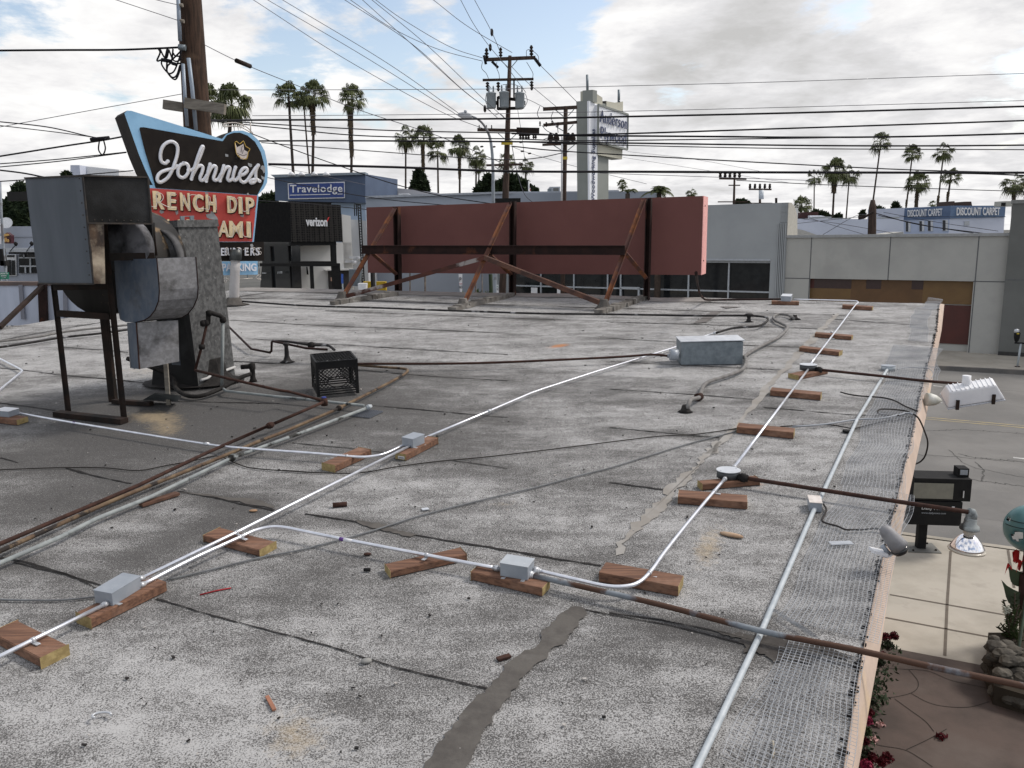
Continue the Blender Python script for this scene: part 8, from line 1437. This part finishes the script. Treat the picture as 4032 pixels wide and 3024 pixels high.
# stone planter
m_stone = mat('planter_stone', (.085, .078, .066), (.05, .046, .04), .9, 0, 6, .8, 18, c3=(.13, .118, .10), s3=4, lo3=.55, hi3=.7, bdist=.01)
pc = S(X('e5', 2080, 560), .15); sw = thing('stone_planter', pc, 'rough stone planter wall at the lower right, beside the brown patio', 'planter'); r_ = random.Random(3)
for (a, b_, rw, rh, hz_) in ((1975, 320, 90, 75, .42), (1990, 400, 95, 60, .36), (2040, 370, 100, 55, .42), (1920, 500, 55, 70, .16), (2040, 470, 90, 60, .28), (2150, 520, 90, 50, .28), (1990, 690, 80, 60, .1), (2080, 600, 130, 70, .12), (2160, 710, 100, 90, .1), (2180, 440, 80, 50, .36), (1960, 250, 50, 40, .46), (2110, 760, 90, 50, .1), (1940, 590, 60, 70, .1), (1930, 430, 60, 60, .25), (2060, 300, 70, 55, .4), (2130, 620, 90, 70, .2), (2200, 600, 80, 80, .25), (2030, 540, 80, 60, .3), (2090, 430, 90, 60, .4), (2190, 780, 90, 70, .1), (2120, 350, 90, 60, .4)):
    q = S(X('e5', a, b_), .15+hz_); k_ = .46655/pxm(q); st_ = MB(); rings = 7; seg = 12; vs = []
    for i in range(rings+1):
        ph = math.pi*i/rings
        for j in range(seg):
            th_ = 2*math.pi*j/seg; d = V((math.sin(ph)*math.cos(th_), math.sin(ph)*math.sin(th_), math.cos(ph))); f_ = 1+.28*mnoise.noise(d*1.7+V((a*.1, b_*.1, 0))); vs.append(q+V((d.x*rw*k_, d.y*rh*k_*1.1, d.z*rh*k_*.8))*f_)
    st_.add(vs, [(i*seg+j, i*seg+(j+1) % seg, (i+1)*seg+(j+1) % seg, (i+1)*seg+j) for i in range(rings) for j in range(seg)], False); st_.build('stone', m_stone, sw)
cpt = [S(X('e5', a, b_), .2) for a, b_ in ((1900, 300), (2250, 300), (2400, 900), (1950, 760), (1880, 560))]; MB().prism([V((p.x, p.y, .145)) for p in cpt], V((0, 0, .22))).build('soil', mat('planter_soil', (.04, .033, .025), None, .95), sw)
def blade(mb, a, b_, w_, bend=V((0, 0, .1)), n=6):
    d = (b_-a); sd_ = d.cross(V((0, 1, .2))).normalized(); L1, R1 = [], []
    for i in range(n+1):
        t_ = i/n; c_ = a.lerp(b_, t_)+bend*math.sin(math.pi*t_); ww = w_*math.sin(math.pi*min(1, t_*.85+.15))**.8*(1-t_**3); L1.append(c_-sd_*ww); R1.append(c_+sd_*ww)
    mb.add(L1+R1, [(i, i+1, n+2+i, n+1+i) for i in range(n)], True)
FY = 9.3; qf = lambda a, b_, dy=0: D(X('e4', a, b_), FY+dy)
m_canna = mat('canna_leaf', (.03, .055, .025), (.018, .032, .018), .45, 0, 4)
ca_ = thing('canna_plant', S(X('e5', 2150, 450), .5), 'tall canna with a red flower and dark pointed leaves at the right edge', 'plant')
mb = MB(); blade(mb, qf(1330, 830), qf(1175, 676), .10, V((0, 0, -.03))); blade(mb, qf(1350, 960), qf(1125, 793), .11, V((0, 0, -.10))); blade(mb, qf(1340, 1020), qf(1190, 900), .13, V((0, 0, -.08))); blade(mb, qf(1330, 1000), qf(1155, 850), .04, V((0, 0, -.02))); mb.build('leaves', m_canna, ca_)
MB().tube([ca_.location.copy(), qf(1330, 900), qf(1310, 650)], .02, 6).build('stem', m_canna, ca_); mb = MB()
for i in range(16): a = qf(1300, 660)+V((random.uniform(-.14, .12), random.uniform(-.1, .1), random.uniform(-.12, .14))); blade(mb, a, a+V((random.uniform(-.1, .1), 0, random.uniform(-.08, .12))), .035)
mb.build('red_flower', mat('canna_red', (.42, .012, .012), None, .6), ca_)
tr_o = thing('dark_post', S(X('e5', 2200, 470), .15), 'dark reddish brown post at the right edge rising from the planter', 'post'); MB().tube([down(qf(1312, 1480)), qf(1312, 1480), qf(1308, 740)], .055, 10).build('shaft', mat('dark_red_post', (.04, .02, .018), None, .7), tr_o)
hb_ = thing('leafy_shrub', S(X('e5', 2090, 300), .5), 'upright leafy shrub with small pale flowers growing in the stone planter', 'shrub'); mb = MB(); ms2 = MB(); r_ = random.Random(2); mf = MB()
for (a, b_) in ((1140, 955), (1180, 1010), (1215, 1020), (1245, 985), (1270, 1000), (1100, 1180), (1120, 1150), (1160, 1090), (1235, 900), (1290, 1040), (1200, 1080), (1260, 1090), (1150, 1240), (1230, 1180), (1290, 1190), (1185, 1150), (1220, 1240), (1270, 1260)):
    t1 = qf(a, b_, -.3+r_.uniform(-.2, .2)); t0 = qf(1230+r_.uniform(-50, 50), 1330, -.3); ms2.tube([t0, t1], .008, 5)
    for i in range(42):
        f_ = .15+.85*i/42; p_ = t0.lerp(t1, f_); an_ = r_.uniform(0, 6.28); d = V((math.cos(an_), math.sin(an_), r_.uniform(.1, .8))); blade(mb, p_, p_+d*.07*(1.2-f_*.6), .010, V(), 3)
for i in range(30): p_ = qf(1165+r_.uniform(-22, 35), 1045+r_.uniform(-25, 30), -.35); mf.lathe(p_, [(.003, 0), (.022, .01), (.003, .02)], n=6)
mb.build('leaves', m_lf2, hb_); ms2.build('stems', m_brk, hb_); mf.build('pale_flowers', mat('pale_flower', (.5, .5, .42), None, .8), hb_)
# teal lantern-like sheet metal shape
tq = D(X('d5', 2150, 850), 9.2); tl_o = thing('teal_metal_lantern', tq, 'large rounded teal metal shell with cut-outs at the right edge', 'metal shell'); m_teal = mat('teal_enamel', (.085, .20, .215), (.065, .16, .18), .35, .1, 2.5, c3=(.12, .25, .26), s3=2, lo3=.55, hi3=.7); kt = .3917*9.35/F; qt = lambda a, b_, dy=0: D(X('d5', a, b_), 9.2+dy)
c_ = qt(2190, 830); vs = []; rings, seg = 20, 36; fs = []
for i in range(rings+1):
    ph = math.pi*i/rings
    for j in range(seg):
        th_ = 2*math.pi*j/seg; vs.append(c_+V((math.sin(ph)*math.cos(th_)*265*kt, math.sin(ph)*math.sin(th_)*200*kt, math.cos(ph)*(235 if ph < 1.57 else 265)*kt)))
for i in range(rings):
    for j in range(seg):
        m_ = (vs[i*seg+j]+vs[(i+1)*seg+j]+vs[i*seg+(j+1) % seg]+vs[(i+1)*seg+(j+1) % seg])/4; u, v = proj(m_); u = (u-3200)/.3917; v = (v-1750)/.3917
        hole = ((u-2055)/62)**2+((v-930)/45)**2 < 1 or ((u-1975)/30)**2+((v-745)/22)**2 < 1
        if not hole: fs.append((i*seg+j, i*seg+(j+1) % seg, (i+1)*seg+(j+1) % seg, (i+1)*seg+j))
sh = MB().add(vs, fs, True).build('shell', m_teal, tl_o); so_ = sh.modifiers.new('solid', 'SOLIDIFY'); so_.thickness = .012
mb = MB()
for v in (735, 790): mb.tube([c_+V((math.cos(t_)*268*kt*math.sqrt(max(.01, 1-((830-v)/250)**2)), math.sin(t_)*203*kt*math.sqrt(max(.01, 1-((830-v)/250)**2)), (830-v)*kt)) for t_ in np.linspace(math.pi, 2*math.pi, 16)], .004, 5)
mb.build('seam', m_black, tl_o)
MB().tube([qf(1340, 900), c_-V((0, 0, .3))], .05, 10).build('stand', MT['dark_red_post'], tl_o)
# window box flowers along our wall
m_fl = [mat('dark_red_petals', (.09, .006, .011), (.05, .004, .008), .7, 0, 40), mat('magenta_petals', (.22, .015, .05), None, .7)]
for i, (a, b_, rr3, mi) in enumerate(((1040, 235, 42, 0), (1118, 222, 36, 0), (1060, 300, 50, 2), (1025, 380, 22, 0), (995, 445, 38, 2), (930, 775, 32, 2), (915, 870, 28, 0), (895, 935, 36, 1), (890, 1030, 34, 3), (868, 1110, 36, 0), (880, 1230, 55, 2), (935, 1250, 42, 0), (1060, 1250, 50, 0), (1020, 1290, 40, 0), (880, 1310, 52, 1))):
    q = S(X('e5', a, b_), .9); k_ = .46655/pxm(q); vs, fs = [], []; r3 = random.Random(i); leaves(vs, fs, q, rr3*k_, rr3*k_, rr3*k_*.9, 260, .018, r3); mb = MB(); mb.v = vs; mb.f = fs; mb.sm = [False]*len(fs); mb.mi = [0]*len(fs)
    o = thing('flowering_plant', V((q.x, q.y, .145)), ('dark red flower head nearest the two rusty pipe end, left', 'dark red flower head standing right of its neighbour above the pipe', 'dark leafy clump under the two upper flower heads', 'small dark bloom at the edge board above the pipe', 'dark leafy clump just below the rusty grey pipe', 'dark clump hugging the edge board at mid height', 'dark red bloom above the magenta one', 'magenta bloom beside the edge board', 'grassy green tuft below the magenta bloom', 'dark red bloom below the green tuft', 'dark leafy clump in the bottom corner of the patio', 'dark red bloom second from the edge board at the bottom', 'pointed dark red bloom farthest from the edge board at the bottom', 'dark red bloom left of the pointed one at the bottom', 'magenta bloom at the very bottom by the edge board')[i], 'flowering plant', 'flowering plants at the foot of the wall')
    mb.build('bloom' if mi < 2 else 'leaves', [m_fl[0], m_fl[1], mat('dark_plum_leaves', (.03, .018, .018), (.02, .03, .015), .8, 0, 20), m_lf2][mi], o); v2, f2_ = [], []; g0 = V((q.x-.12, q.y, .145))
    for k in range(5): leaves(v2, f2_, g0.lerp(q+V((-.05, 0, -.05)), k/5), .16, .14, .12, 38, .026, r3)
    mb = MB(); mb.v = v2; mb.f = f2_; mb.sm = [False]*len(f2_); mb.mi = [0]*len(f2_); mb.build('foliage', m_lf, o)
for i, (a, b_) in enumerate(((990, 982), (948, 1110), (1518, 1085))): q = S(X('e5', a, b_), .15); vs, fs = [], []; leaves(vs, fs, q+V((0, 0, .02)), .06, .045, .02, 40, .025, random.Random(i)); mb = MB(); mb.v = vs; mb.f = fs; mb.sm = [False]*len(fs); mb.mi = [0]*len(fs); tag(mb.build('fallen_petals', mat('pale_pink_petal', (.5, .3, .28), None, .7) if i < 2 else m_fl[0]), ('fallen pale pink petals on the patio, upper', 'fallen pale pink petals on the patio, lower', 'fallen dark red petal in the middle of the patio')[i], 'petals')
